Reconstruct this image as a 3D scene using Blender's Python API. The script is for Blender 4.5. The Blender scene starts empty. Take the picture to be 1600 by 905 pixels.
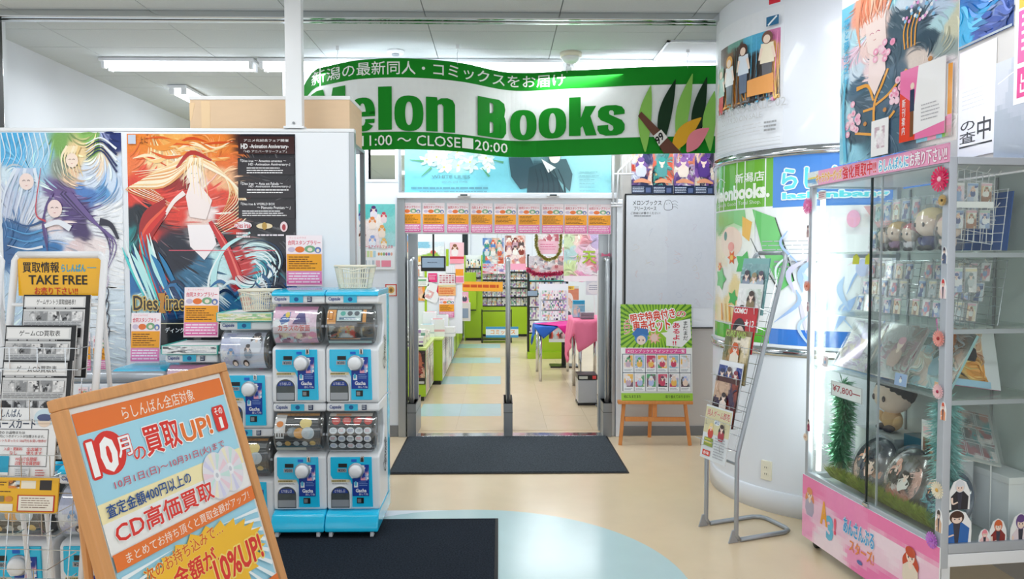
import bpy, bmesh, math, random
import numpy as np
from mathutils import Vector, Matrix
R = math.radians
SC = bpy.context.scene
COL = SC.collection

# ------------------------------------------------------------------ camera
FPX, EYE = 1155.0, 1.55
PITCH = math.atan(47.5/FPX); YAW = math.atan(20/FPX)
cd = bpy.data.cameras.new('camera'); cam = bpy.data.objects.new('camera', cd); COL.objects.link(cam)
cam.location = (0, 0, EYE); cam.rotation_euler = (math.pi/2-PITCH, 0, -YAW)
cd.sensor_width = 36; cd.lens = 36*FPX/1600; cd.clip_start = .05
SC.camera = cam
# ------------------------------------------------------------------ world, colour management
SC.view_settings.view_transform = 'Standard'; SC.view_settings.look = 'None'
SC.view_settings.gamma = 1; SC.view_settings.exposure = 0.38
w = bpy.data.worlds.new('world'); SC.world = w; w.use_nodes = True
w.node_tree.nodes['Background'].inputs[0].default_value = (.93, .97, 1, 1)
w.node_tree.nodes['Background'].inputs[1].default_value = 1.0
# ------------------------------------------------------------------ lamps (front and shop rows serve ceiling fittings; corridor ones are added, unseen)
def area(name, loc, sx, sy, power, col=(.95, .98, 1), rot=(0, 0, 0)):
    l = bpy.data.lights.new(name, 'AREA'); l.shape = 'RECTANGLE'; l.size = sx; l.size_y = sy
    l.energy = power; l.color = col
    o = bpy.data.objects.new(name, l); COL.objects.link(o); o.location = loc; o.rotation_euler = rot
    return o
for x, y in ((-1.6, 1.2), (1.0, 1.2), (-2.2, 3.6), (0.1, 3.6), (2.0, 3.4)):
    area('added_corridor_light', (x, y, 3.14), 1.3, .3, 14)  # added fill light over the unseen corridor, no fitting built for it
for x in (-2.6, -.9, .9):
    area('front_lamp', (x, 6.0, 3.02), 1.2, .15, 9)
for x, y in ((-1.5, 8.6), (.9, 8.6), (-1.5, 11.2), (.9, 11.2), (-1.2, 13.8), (1.2, 13.8)):
    area('shop_lamp', (x, y, 3.08), 1.3, .3, 24)

# ------------------------------------------------------------------ picture to place helpers
_fw = Vector((math.sin(YAW)*math.cos(PITCH), math.cos(YAW)*math.cos(PITCH), -math.sin(PITCH)))
_rt = Vector((math.cos(YAW), -math.sin(YAW), 0)); _up = _rt.cross(_fw); EYEV = Vector((0, 0, EYE))
def ray(px, py): return _fw*FPX + _rt*(px-800) - _up*(py-452.5)
def P(px, py, Y): d = ray(px, py); return EYEV + d*(Y/d.y)
def F(px, py, z=0): d = ray(px, py); return EYEV + d*((z-EYE)/d.z)
def hit(px, py, p0, n): d = ray(px, py); n = Vector(n); return EYEV + d*((Vector(p0)-EYEV).dot(n)/d.dot(n))
# ------------------------------------------------------------------ materials
def lin(h):
    if not isinstance(h, str): return tuple(h)
    h = h.lstrip('#'); c = [int(h[i:i+2], 16)/255 for i in (0, 2, 4)]
    return tuple(x/12.92 if x <= .04045 else ((x+.055)/1.055)**2.4 for x in c)
MATS = {}
def mk(name, col=None, rough=.5, metal=0, noise=0, scale=20, bump=0, bscale=60, spec=.5, emit=None, es=0, coat=0, stretch=None):
    m = bpy.data.materials.new(name); m.use_nodes = True; nt = m.node_tree; N = nt.nodes; L = nt.links
    b = N['Principled BSDF']
    b.inputs['Roughness'].default_value = rough; b.inputs['Metallic'].default_value = metal
    b.inputs['Specular IOR Level'].default_value = spec; b.inputs['Coat Weight'].default_value = coat
    tc = N.new('ShaderNodeTexCoord'); mp = N.new('ShaderNodeMapping'); L.new(tc.outputs['Object'], mp.inputs[0])
    if stretch: mp.inputs['Scale'].default_value = stretch
    if col is None:
        a = N.new('ShaderNodeAttribute'); a.attribute_name = 'Col'; src = a.outputs['Color']
    else:
        r = N.new('ShaderNodeRGB'); r.outputs[0].default_value = (*lin(col), 1); src = r.outputs[0]
    if noise:
        n = N.new('ShaderNodeTexNoise'); n.inputs['Scale'].default_value = scale; n.inputs['Detail'].default_value = 4
        L.new(mp.outputs[0], n.inputs['Vector'])
        mr = N.new('ShaderNodeMapRange'); mr.inputs[3].default_value = 1-noise; mr.inputs[4].default_value = 1+noise
        L.new(n.outputs['Fac'], mr.inputs[0])
        mx = N.new('ShaderNodeVectorMath'); mx.operation = 'SCALE'; L.new(src, mx.inputs[0]); L.new(mr.outputs[0], mx.inputs['Scale'])
        src = mx.outputs[0]
    L.new(src, b.inputs['Base Color'])
    if bump:
        n = N.new('ShaderNodeTexNoise'); n.inputs['Scale'].default_value = bscale; n.inputs['Detail'].default_value = 3
        L.new(mp.outputs[0], n.inputs['Vector'])
        bp = N.new('ShaderNodeBump'); bp.inputs['Strength'].default_value = bump; bp.inputs['Distance'].default_value = .01
        L.new(n.outputs['Fac'], bp.inputs['Height']); L.new(bp.outputs[0], b.inputs['Normal'])
    if emit: b.inputs['Emission Color'].default_value = (*lin(emit), 1); b.inputs['Emission Strength'].default_value = es
    MATS[name] = m; return m
def mkglass(name, tint=(.97, .99, .98), gloss=.06, rough=.02, white=0):
    m = bpy.data.materials.new(name); m.use_nodes = True; nt = m.node_tree; N = nt.nodes; L = nt.links
    N.remove(N['Principled BSDF']); out = N['Material Output']
    t = N.new('ShaderNodeBsdfTransparent'); t.inputs[0].default_value = (*tint, 1)
    g = N.new('ShaderNodeBsdfGlossy'); g.inputs['Roughness'].default_value = rough; g.inputs['Color'].default_value = (1, 1, 1, 1)
    f = N.new('ShaderNodeLayerWeight'); f.inputs[0].default_value = .12
    mr = N.new('ShaderNodeMapRange'); mr.inputs[3].default_value = gloss; mr.inputs[4].default_value = min(.32, gloss*3.2)
    L.new(f.outputs['Fresnel'], mr.inputs[0])
    mx = N.new('ShaderNodeMixShader'); L.new(mr.outputs[0], mx.inputs[0]); L.new(t.outputs[0], mx.inputs[1]); L.new(g.outputs[0], mx.inputs[2])
    last = mx
    if white:
        d = N.new('ShaderNodeBsdfDiffuse'); d.inputs[0].default_value = (.9, .93, .95, 1)
        m2 = N.new('ShaderNodeMixShader'); m2.inputs[0].default_value = white
        L.new(mx.outputs[0], m2.inputs[1]); L.new(d.outputs[0], m2.inputs[2]); last = m2
    L.new(last.outputs[0], out.inputs[0]); MATS[name] = m; return m
mk('print', None, .32, spec=.4); mk('gloss_print', None, .12, noise=.03, scale=6, coat=.3)
mk('cloth_print', None, .6, spec=.2, bump=.05, bscale=300)
mk('colour', None, .5, noise=.04, scale=30); mk('colour_gloss', None, .2, noise=.03, scale=30)
mk('paint', 'e6ebf3', .55, noise=.02, scale=3, bump=.04, bscale=200); mk('beige_wall', 'c9c5c1', .55, noise=.03, scale=3, bump=.05, bscale=150)
mk('column_paint', 'e4e9f2', .3, noise=.02, scale=2, coat=.2)
mk('panel_white', 'edf1f7', .3, noise=.015, scale=4)
mk('ceiling_board', 'cfd6d9', .85, noise=.06, scale=90, bump=.25, bscale=140)
mk('joint', '8b9194', .9); mk('baseboard', '7e8082', .5, noise=.08, scale=8)
mk('vinyl', 'e2cdac', .22, noise=.06, scale=5, spec=.6, bump=.02, bscale=8); mk('vinyl_blue', 'bcd9de', .2, noise=.04, scale=6, spec=.6, bump=.02, bscale=8)
mk('carpet', '29303a', .95, noise=1.1, scale=110, bump=.8, bscale=220, spec=.1); mk('carpet_grey', '474e55', .95, noise=.9, scale=90, bump=.8, bscale=220, spec=.1)
mk('rubber', '191b1e', .7, noise=.1, scale=40)
mk('aluminium', 'b4b9bd', .32, .75, noise=.04, scale=15, stretch=(1, 1, .05)); mk('chrome', 'c9cdd0', .12, 1, noise=.03, scale=4)
mk('grey_metal', '8f9396', .35, .5, noise=.05, scale=20); mk('silver_paint', 'a8aeb6', .35, .45, noise=.03, scale=20)
mk('case_frame', 'bcc3cd', .35, .4, noise=.02, scale=20)
mk('white_plastic', 'eef1f5', .28, noise=.02, scale=8); mk('cream_plastic', 'ebe6d3', .35, noise=.02, scale=8)
mk('white_wire', 'f0f2f6', .3); mk('blue_plastic', '21c3ee', .15, noise=.02, scale=6, coat=.3)
mk('black_plastic', '16181b', .3, noise=.1, scale=20); mk('black', '0d0f12', .5, noise=.1, scale=9)
mk('wood', 'd99c63', .42, noise=.16, scale=9, bump=.06, bscale=30, stretch=(8, 8, .6)); mk('easel_wood', 'd98d4a', .5, noise=.15, scale=9, bump=.06, bscale=30, stretch=(8, 8, .6))
mk('cardboard', 'e9cba9', .8, noise=.05, scale=6, bump=.05, bscale=80, stretch=(1, 1, 6)); mk('tape', 'f3d3a8', .35, noise=.03, scale=9)
mk('lime', 'a6c925', .3, noise=.04, scale=6); mk('paper', 'f2f4f6', .6, noise=.015, scale=8)
mk('lamp_tube', 'ffffff', .4, emit='f4faff', es=5); mk('case_lamp', 'ffffff', .4, emit='fbfff6', es=2.2)
mk('pink_cloth', 'f47fa2', .6, noise=.05, scale=6, spec=.2, bump=.05, bscale=200); mk('magenta_cloth', 'e8219a', .6, noise=.05, scale=6, bump=.05, bscale=200); mk('blue_cloth', '1b66c9', .6, noise=.05, scale=6, bump=.05, bscale=200)
mk('back_panel', 'bcc7c4', .4, noise=.03, scale=3); mk('dark_glass', '18282b', .1, noise=.1, scale=3)
mk('tinsel_green', '6fb088', .3, .2, noise=.5, scale=40); mk('tinsel_teal', '9fd6d6', .25, .3, noise=.5, scale=40)
mk('tinsel_lime', 'a9bb55', .25, .3, noise=.6, scale=50); mk('tinsel_gold', 'b9b45a', .3, .5, noise=.5, scale=40); mk('tinsel_pink', 'c93c6c', .3, .3, noise=.5, scale=40)
mk('fabric_skin', 'f6d9c6', .8, noise=.03, scale=30)
mkglass('glass', gloss=.035); mkglass('drum', (.93, .96, .97), .12, .05, .05); mkglass('film', (.98, .985, .99), .09, .15, .05); mkglass('holder', (.93, .96, .96), .1, .06, .06)

mk('dark_tray', '4b5355', .25, noise=.3, scale=25)
mk('teal_plastic', '45c0b4', .25, noise=.03, scale=8)
mk('gate_panel', '8d8799', .4, noise=.25, scale=9, stretch=(1, 1, .4)); mk('gate_plain', '9aa3a8', .35, noise=.15, scale=7)
mkglass('shelf_glass', (.86, .92, .90), .10, .05, .08)
mk('plush_cloth', None, .85, noise=.06, scale=60, bump=.2, bscale=300)
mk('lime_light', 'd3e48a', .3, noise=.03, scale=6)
mk('screen_glow', '7c8ea2', .2, emit='7c8ea2', es=.35)
# ------------------------------------------------------------------ mesh builder
class MB:
    def __init__(s): s.v = []; s.f = []; s.c = []
    def add(s, vs, fs, col='ffffff'):
        b = len(s.v); s.v += [tuple(v) for v in vs]; c = lin(col)
        for f in fs: s.f.append(tuple(b+i for i in f)); s.c.append(c)
        return s
    def box(s, x0, x1, y0, y1, z0, z1, col='ffffff', M=None):
        vs = [Vector((x, y, z)) for x in (x0, x1) for y in (y0, y1) for z in (z0, z1)]
        if M: vs = [M @ v for v in vs]
        return s.add(vs, [(0, 1, 3, 2), (4, 6, 7, 5), (0, 4, 5, 1), (2, 3, 7, 6), (0, 2, 6, 4), (1, 5, 7, 3)], col)
    def tube(s, pts, r, seg=8, col='ffffff', closed=False):
        pts = [Vector(p) for p in pts]; n = len(pts); rings = []; up = None
        for i, p in enumerate(pts):
            a = pts[i-1] if (i or closed) else p; b = pts[(i+1) % n] if (i < n-1 or closed) else p
            t = (b-a).normalized()
            if up is None: up = Vector((0, 0, 1)) if abs(t.z) < .9 else Vector((1, 0, 0))
            x = up.cross(t)
            if x.length < 1e-4: x = Vector((0, 1, 0)).cross(t)
            x.normalize(); y = t.cross(x).normalized(); up = y
            rings.append([p + x*r*math.cos(k*2*math.pi/seg) + y*r*math.sin(k*2*math.pi/seg) for k in range(seg)])
        vs = [v for q in rings for v in q]; fs = []
        for i in range(n if closed else n-1):
            for k in range(seg):
                j = (i+1) % n; fs.append((i*seg+k, i*seg+(k+1) % seg, j*seg+(k+1) % seg, j*seg+k))
        if not closed: fs += [tuple(range(seg))[::-1], tuple((n-1)*seg+k for k in range(seg))]
        return s.add(vs, fs, col)
    def lathe(s, prof, seg=24, col='ffffff', M=None, caps=True):
        vs = [Vector((r*math.cos(2*math.pi*k/seg), r*math.sin(2*math.pi*k/seg), z)) for r, z in prof for k in range(seg)]
        if M: vs = [M @ v for v in vs]
        n = len(prof); fs = [(i*seg+k, i*seg+(k+1) % seg, (i+1)*seg+(k+1) % seg, (i+1)*seg+k) for i in range(n-1) for k in range(seg)]
        if caps: fs += [tuple(range(seg))[::-1], tuple((n-1)*seg+k for k in range(seg))]
        return s.add(vs, fs, col)
    def prism(s, poly, y0, y1, col='ffffff', M=None):
        """poly in x,z extruded along y"""
        n = len(poly); vs = [Vector((x, y0, z)) for x, z in poly] + [Vector((x, y1, z)) for x, z in poly]
        if M: vs = [M @ v for v in vs]
        return s.add(vs, [tuple(range(n)), tuple(range(n, 2*n))[::-1]] + [(i, i+n, (i+1) % n+n, (i+1) % n) for i in range(n)], col)
    def build(s, name, mat, parent=None, loc=None, rotz=0, smooth=False, bevel=0, seg=2, rot=None):
        me = bpy.data.meshes.new(name); me.from_pydata(s.v, [], s.f)
        m = MATS[mat]; me.materials.append(m)
        if mat in ('colour', 'colour_gloss', 'print', 'gloss_print', 'cloth_print', 'plush_cloth'): setcol(me, s.c)
        o = bpy.data.objects.new(name, me); COL.objects.link(o)
        if smooth:
            for p in me.polygons: p.use_smooth = True
        bm = bmesh.new(); bm.from_mesh(me); bmesh.ops.recalc_face_normals(bm, faces=bm.faces); bm.to_mesh(me); bm.free()
        if bevel:
            b = o.modifiers.new('bevel', 'BEVEL'); b.width = bevel; b.segments = seg; b.limit_method = 'ANGLE'; b.angle_limit = R(40)
            if smooth is not None:
                for p in me.polygons: p.use_smooth = True
                wn = o.modifiers.new('wn', 'WEIGHTED_NORMAL')
        if parent: o.parent = parent
        if loc is not None: o.location = loc
        if rot is not None: o.rotation_euler = rot
        elif rotz: o.rotation_euler = (0, 0, rotz)
        return o
def setcol(me, cols):
    ln = np.empty(len(me.polygons), dtype=np.int32); me.polygons.foreach_get('loop_total', ln)
    a = me.color_attributes.new('Col', 'FLOAT_COLOR', 'CORNER')
    c = np.ones((len(cols), 4), dtype=np.float32); c[:, :3] = np.array(cols, dtype=np.float32)
    a.data.foreach_set('color', np.repeat(c, ln, axis=0).ravel())
def tag(o, label, cat, group=None, kind=None):
    if label: o['label'] = label
    if cat: o['category'] = cat
    if group: o['group'] = group
    if kind: o['kind'] = kind
    return o
def thing(name, label, cat, loc=(0, 0, 0), rotz=0, group=None, rot=None):
    o = bpy.data.objects.new(name, None); COL.objects.link(o); o.location = loc
    o.rotation_euler = rot if rot is not None else (0, 0, rotz); o.empty_display_size = .1
    return tag(o, label, cat, group)
def struct(name, mb, mat, **k): return tag(mb.build(name, mat, **k), None, None, kind='structure')
KIDS = {}
def dup(o, loc=None, rotz=None, label=None, group=None, parent=None):
    c = o.copy(); COL.objects.link(c)
    if parent is not None: c.parent = parent
    if loc is not None: c.location = loc
    if rotz is not None: c.rotation_euler = (c.rotation_euler.x, c.rotation_euler.y, rotz)
    if label: c['label'] = label
    if group: c['group'] = group
    for k in list(o.children): dup(k, parent=c)
    return c
# ------------------------------------------------------------------ lettering and print
_T = {}
def glyphs(s, bold=0):
    k = (s, bold)
    if k in _T: return _T[k]
    cu = bpy.data.curves.new('t', 'FONT'); cu.body = s; cu.size = 1; cu.resolution_u = 2; cu.offset = bold; cu.dimensions = '2D'; cu.fill_mode = 'BOTH'
    o = bpy.data.objects.new('t', cu); COL.objects.link(o)
    dg = bpy.context.evaluated_depsgraph_get(); me = o.evaluated_get(dg).to_mesh()
    v = np.array([x.co[:2] for x in me.vertices]) if len(me.vertices) else np.zeros((1, 2))
    f = [tuple(p.vertices) for p in me.polygons]
    bpy.data.objects.remove(o); bpy.data.curves.remove(cu)
    lo, hi = v.min(0), v.max(0); v = (v-lo)/np.maximum(hi-lo, 1e-6); _T[k] = (v, f, float((hi-lo)[0]/max((hi-lo)[1], 1e-6))); return _T[k]
ORD = ['first', 'second', 'third', 'fourth', 'fifth', 'sixth', 'seventh', 'eighth', 'ninth', 'tenth', 'eleventh', 'twelfth', 'thirteenth', 'fourteenth', 'fifteenth', 'sixteenth', 'seventeenth', 'eighteenth', 'nineteenth', 'twentieth']
class Print:
    """flat printing in sheet coordinates; rect = the sheet's corners in whatever units the layout is given in"""
    def __init__(s, w, h, rect=(0, 0, 1, 1), eps=.00018):
        s.w, s.h, s.r, s.eps = w, h, rect, eps; s.v = []; s.f = []; s.c = []; s.layer = 1; s.hard = 12
    fig = None
    def _m(s, x, y):
        if s.fig: x = s.fig[0]+(x-s.fig[0])*s.fig[1]
        x0, y0, x1, y1 = s.r; return ((x-x0)/(x1-x0)-.5)*s.w, (1-(y-y0)/(y1-y0))*s.h
    def _add(s, pts, faces, cols, layer=None):
        if layer is None: layer = s.layer; s.layer += 1
        b = len(s.v)
        for x, y in pts: a, c = s._m(x, y); s.v.append((a, -layer*s.eps, c))
        for i, f in enumerate(faces): s.f.append(tuple(b+j for j in f)); s.c.append(cols[i] if isinstance(cols, list) else cols)
        return s
    def rect(s, x0, y0, x1, y1, col, layer=None): return s._add([(x0, y0), (x1, y0), (x1, y1), (x0, y1)], [(0, 3, 2, 1)], lin(col), layer)
    def poly(s, pts, col, layer=None): return s._add(pts, [tuple(range(len(pts)))], lin(col), layer)
    def ell(s, cx, cy, rx, ry, col, n=20, rot=0, layer=None):
        c, q = math.cos(rot), math.sin(rot)
        return s.poly([(cx+rx*math.cos(t)*c-ry*math.sin(t)*q, cy+rx*math.cos(t)*q+ry*math.sin(t)*c) for t in [2*math.pi*i/n for i in range(n)]], col, layer)
    def burst(s, cx, cy, r0, r1, n, col, asp=1, layer=None):
        return s.poly([(cx+(r0 if i % 2 else r1)*math.cos(math.pi*i/n), cy+asp*(r0 if i % 2 else r1)*math.sin(math.pi*i/n)) for i in range(2*n)], col, layer)
    def frame(s, x0, y0, x1, y1, t, col):
        l = s.layer; s.layer += 1; tx = t
        for a in ((x0, y0, x1, y0+t), (x0, y1-t, x1, y1), (x0, y0+t, x0+tx, y1-t), (x1-tx, y0+t, x1, y1-t)): s.rect(*a, col, layer=l)
        return s
    def text(s, t, x0, y0, x1, y1, col, bold=0, rot=0, layer=None, out=None, ow=.05):
        if layer is None: layer = s.layer; s.layer += 2
        asc = all(ord(ch) < 256 for ch in t)
        v, f, _a = glyphs(t, min(bold, .05) if asc else 0)
        nl = t.count('\n')+1; hg = abs(y1-y0)/nl; k = (s.w/(s.r[2]-s.r[0]))/(s.h/(s.r[3]-s.r[1])); k = abs(k)   # keep the shifts round in metres
        base = [(x0+u*(x1-x0), y1-v_*(y1-y0)) for u, v_ in v]
        if rot:
            mx, my = (x0+x1)/2, (y0+y1)/2; c, q = math.cos(rot), math.sin(rot)
            base = [(mx+(x-mx)*c-(y-my)*q, my+(x-mx)*q+(y-my)*c) for x, y in base]
        def put(r_, n, cc, ly):
            for i in range(n):
                a = 2*math.pi*i/n+.4; dx, dy = r_*hg/k*math.cos(a), r_*hg*math.sin(a)
                s._add([(x+dx, y+dy) for x, y in base], f, lin(cc), ly+i*(.045 if n > 6 else .11))
        if out: put(ow, 10, out, layer); layer += 1
        if asc or not bold: s._add(base, f, lin(col), layer)
        else: put(bold*.55, 4, col, layer)
        return s
    def stroke(s, pts, w0, w1, col, n=5, layer=None, wm=None):
        P_ = [np.array(p, float) for p in pts]; P_ = [2*P_[0]-P_[1]] + P_ + [2*P_[-1]-P_[-2]]; c = []
        for i in range(1, len(P_)-2):
            a, b, d, e = P_[i-1:i+3]
            for k in range(n):
                t = k/n; c.append(.5*((2*b)+(-a+d)*t+(2*a-5*b+4*d-e)*t*t+(-a+3*b-3*d+e)*t**3))
        c.append(P_[-2]); m = len(c); vs = []
        for i, p in enumerate(c):
            t = c[min(i+1, m-1)]-c[max(i-1, 0)]; L_ = math.hypot(*t) or 1; nn = np.array((-t[1], t[0]))/L_
            u = i/(m-1); ww = (w0+(w1-w0)*u)/2
            if wm is not None: ww += (wm-(w0+w1)/2)/2*math.sin(math.pi*u)
            vs += [tuple(p+nn*ww), tuple(p-nn*ww)]
        return s._add(vs, [(2*i, 2*i+1, 2*i+3, 2*i+2) for i in range(m-1)], lin(col), layer)
    def lines(s, x0, y0, x1, y1, n, col, fill=.5, seed=0, layer=None, gap=.25, dash=6):
        rg = random.Random(seed); l = layer or s.layer; s.layer += 1; h = (y1-y0)/n
        for i in range(n):
            x = x0; end = x0+(x1-x0)*rg.uniform(1-gap, 1)
            while x < end:
                d = (x1-x0)/dash*rg.uniform(.4, 1.4); s.rect(x, y0+i*h, min(x+d, end), y0+(i+fill)*h, col, layer=l); x += d+(x1-x0)/dash*.12
        return s
    def art(s, rect, blobs, nx, ny, seed=0, warp=.06, jit=.05, soft=0):
        x0, y0, x1, y1 = rect; rg = np.random.RandomState(seed)
        gx, gy = np.meshgrid((np.arange(nx)+.5)/nx, (np.arange(ny)+.5)/ny); W = x1-x0; Hh = y1-y0
        X = x0+gx*W; Y = y0+gy*Hh; S = max(W, Hh); wx = np.zeros_like(X); wy = np.zeros_like(X)
        for o in range(5):
            fr = 2**o*1.3/S*2*math.pi; a = rg.uniform(0, 6.3, 4); am = warp*S/1.6**o
            wx += am*np.sin(fr*(X*math.cos(a[0])+Y*math.sin(a[0]))+a[1]); wy += am*np.sin(fr*(X*math.cos(a[2])+Y*math.sin(a[2]))+a[3])
        num = np.zeros(X.shape+(3,)); den = np.zeros(X.shape)
        for (bx, by, br, bc) in blobs:
            d = np.hypot(X+wx-bx, Y+wy-by)/br; wgt = 1/(d+.02*S)**s.hard; num += wgt[..., None]*np.array(lin(bc)); den += wgt
        col = num/den[..., None]; s.last = (x0, y0, W, Hh, nx, ny, col.copy())
        col *= (1+rg.uniform(-jit, jit, X.shape))[..., None]; col = np.clip(col, 0, 1)
        vx, vy = np.meshgrid(np.arange(nx+1)/nx, np.arange(ny+1)/ny)
        pts = list(zip((x0+vx*W).ravel(), (y0+vy*Hh).ravel()))
        fs = [(j*(nx+1)+i, (j+1)*(nx+1)+i, (j+1)*(nx+1)+i+1, j*(nx+1)+i+1) for j in range(ny) for i in range(nx)]
        return s._add(pts, fs, [tuple(c) for c in col.reshape(-1, 3)])
    def flow(s, n, ln, wd, seed=0, rect=None, amp=.35, curl=1.6, ang=0.0, light=.35):
        """brush strokes following a smooth direction field, each a shade of what the art has at its start"""
        x0, y0, W, Hh, nx, ny, col = s.last; rg = random.Random(seed); S = max(W, Hh); a = [rg.uniform(0, 6.3) for _ in range(6)]
        X0, Y0, X1, Y1 = rect or (x0, y0, x0+W, y0+Hh)
        def th(x, y): return ang+curl*(math.sin(7*(x-x0)/S+a[0]+2*math.sin(4*(y-y0)/S+a[1]))+math.cos(6*(y-y0)/S+a[2]+1.5*math.sin(5*(x-x0)/S+a[3])))
        base_l = s.layer; s.layer += 60
        for i_ in range(n):
            x, y = rg.uniform(X0, X1), rg.uniform(Y0, Y1); c = col[min(ny-1, int((y-y0)/Hh*ny)), min(nx-1, int((x-x0)/W*nx))]
            g = rg.uniform(-1, 1); c = tuple(float(q*(1+amp*g)+max(0, g)*light*.3) for q in c); c = tuple(min(1, q) for q in c)
            L_ = ln*rg.uniform(.5, 1.3); pts = [(x, y)]
            for k in range(4):
                t = th(x, y); x += L_/4*math.cos(t); y += L_/4*math.sin(t); pts.append((min(max(x, X0), X1), min(max(y, Y0), Y1)))
            s.stroke(pts, wd*.2, wd*.1, c, 3, wm=wd*rg.uniform(.5, 1.3), layer=base_l+i_ % 60)
        return s
    def face(s, x, y, k, c='5a4048'):
        l = s.layer; s.layer += 1
        for q in (-1, 1): s.stroke([(x+q*.55*k, y), (x+q*.32*k, y-.12*k), (x+q*.12*k, y+.02*k)], .08*k, .05*k, c, layer=l)
        s.stroke([(x-.14*k, y+.62*k), (x, y+.68*k), (x+.14*k, y+.62*k)], .05*k, .05*k, 'c0606a', layer=l)
        return s
    def busy(s, rect, pal, n, nx, ny, seed=0, r=(.6, 1.4), warp=.05):
        rg = random.Random(seed); x0, y0, x1, y1 = rect
        return s.art(rect, [(rg.uniform(x0, x1), rg.uniform(y0, y1), rg.uniform(*r), rg.choice(pal)) for _ in range(n)], nx, ny, seed, warp, .08)
    def figure(s, cx, cy, k, hair, cloth, skin='f7ddcf', legs=None, face=True, lean=0):
        """a plain cartoon person: hair, head, shoulders; k = head height"""
        asp = abs((s.h/(s.r[3]-s.r[1]))/(s.w/(s.r[2]-s.r[0]))); s.fig = (cx, asp)
        s.stroke([(cx-.1*k, cy), (cx-.6*k, cy+.5*k), (cx-.5*k, cy+1.3*k)], .7*k, .15*k, hair)
        s.stroke([(cx+.1*k, cy), (cx+.6*k, cy+.5*k), (cx+.45*k, cy+1.2*k)], .7*k, .15*k, hair)
        if legs: s.poly([(cx-.4*k, cy+2*k), (cx+.4*k, cy+2*k), (cx+.3*k, cy+4*k), (cx+.05*k, cy+4*k), (cx, cy+2.6*k), (cx-.05*k, cy+4*k), (cx-.3*k, cy+4*k)], legs)
        s.poly([(cx-.22*k, cy+.45*k), (cx+.22*k, cy+.45*k), (cx+.75*k, cy+.85*k), (cx+.8*k, cy+1.6*k), (cx+.5*k, cy+2.2*k), (cx-.5*k, cy+2.2*k), (cx-.8*k, cy+1.6*k), (cx-.75*k, cy+.85*k)], cloth)
        s.poly([(cx-.15*k, cy+.3*k), (cx+.15*k, cy+.3*k), (cx+.2*k, cy+.75*k), (cx, cy+.95*k), (cx-.2*k, cy+.75*k)], skin)
        s.ell(cx, cy, .42*k, .5*k, skin)
        s.ell(cx, cy-.28*k, .5*k, .36*k, hair)
        if face:
            l = s.layer; s.layer += 1
            for q in (-1, 1): s.ell(cx+q*.18*k, cy+.12*k, .06*k, .09*k, '3a3040', 8, layer=l)
            s.rect(cx-.07*k, cy+.33*k, cx+.07*k, cy+.36*k, 'c05a5a', layer=l)
        s.fig = None
        return s
    def build(s, name, mat='print', parent=None, mapf=None, cuts=None):
        lim = .009 if not mapf else .03; mxl = max(abs(v[1]) for v in s.v)
        if mxl > lim: s.v = [(v[0], v[1]*lim/mxl, v[2]) for v in s.v]
        me = bpy.data.meshes.new(name); me.from_pydata(s.v, [], s.f); setcol(me, s.c); me.materials.append(MATS[mat])
        if cuts:
            bm = bmesh.new(); bm.from_mesh(me)
            for x in np.linspace(-s.w/2, s.w/2, cuts+1)[1:-1]:
                bmesh.ops.bisect_plane(bm, geom=bm.verts[:]+bm.edges[:]+bm.faces[:], plane_co=(x, 0, 0), plane_no=(1, 0, 0), dist=1e-6)
            bm.to_mesh(me); bm.free()
        if mapf:
            for v in me.vertices: v.co = mapf(v.co.x/s.w+.5, v.co.z/s.h, -v.co.y)
        o = bpy.data.objects.new(name, me); COL.objects.link(o)
        if parent: o.parent = parent
        return o
def poster(name, label, cat, w, h, loc, draw, rotz=0, lean=0, group=None, rect=(0, 0, 1, 1), base='f4f6f8', mat='print', thick=.0015, rot=None):
    """loc = middle of the sheet's bottom edge; draw(print) lays out the printing"""
    mb = MB().box(-w/2, w/2, 0, thick, 0, h, base)
    o = mb.build(name, 'colour', loc=loc, rot=rot if rot is not None else (lean, 0, rotz)); tag(o, label, cat, group)
    p = Print(w, h, rect); p.layer = 2; draw(p)
    if p.f: p.build('print', mat, o)
    return o
def pxposter(name, label, cat, x0, y0, x1, y1, Y, draw, norm=False, **k):
    """an upright sheet facing the corridor in the plane y = Y, seen at this place in the photo"""
    a = P(x0, y0, Y); b = P(x1, y1, Y)
    return poster(name, label, cat, b.x-a.x, a.z-b.z, ((a.x+b.x)/2, Y, b.z), draw, rect=(0, 0, 1, 1) if norm else (x0, y0, x1, y1), **k)
# ================================================================== the building
CH = 3.2
f = MB().box(-7, 4.5, -3, 17, -.12, 0); floor = struct('floor', f, 'vinyl')
# pale blue round inlay with a strip running to the machines
pts = [(-.185+1.10*math.cos(R(a)), 3.44+1.075*math.sin(R(a))) for a in range(-180, 181, 4)]
fl = MB(); n = len(pts)-1
fl.add([(x, y, .0015) for x, y in pts[:-1]], [tuple(range(n))]); fl.build('round_inlay', 'vinyl_blue', floor)
MB().add([(-2.2, 4.36, .001), (-.55, 4.40, .001), (-.3, 4.51, .001), (-2.2, 4.51, .001)], [(0, 1, 2, 3)]).build('border_inlay', 'paint', floor)
tile = {}
rt = random.Random(3)
for j in range(14):
    for i in range(6):
        x0 = .02-.415*2+.415*(i-1)+0; y0 = 6.62+j*.62
        blue = (j % 3 == 1) and i in (1, 2)
        if j in (1,) and i in (1, 2): blue = True
        k = 'vinyl_blue' if blue else 'vinyl'
        if k not in tile:
            o = MB().box(.001, .414, .001, .619, -.01, .003).build('tile', k, floor, loc=(x0, y0, 0)); tile[k] = o
        else: o = dup(tile[k], loc=(x0, y0, 0), parent=floor)
        o.location.z = rt.uniform(-.0006, .0006)
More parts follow.
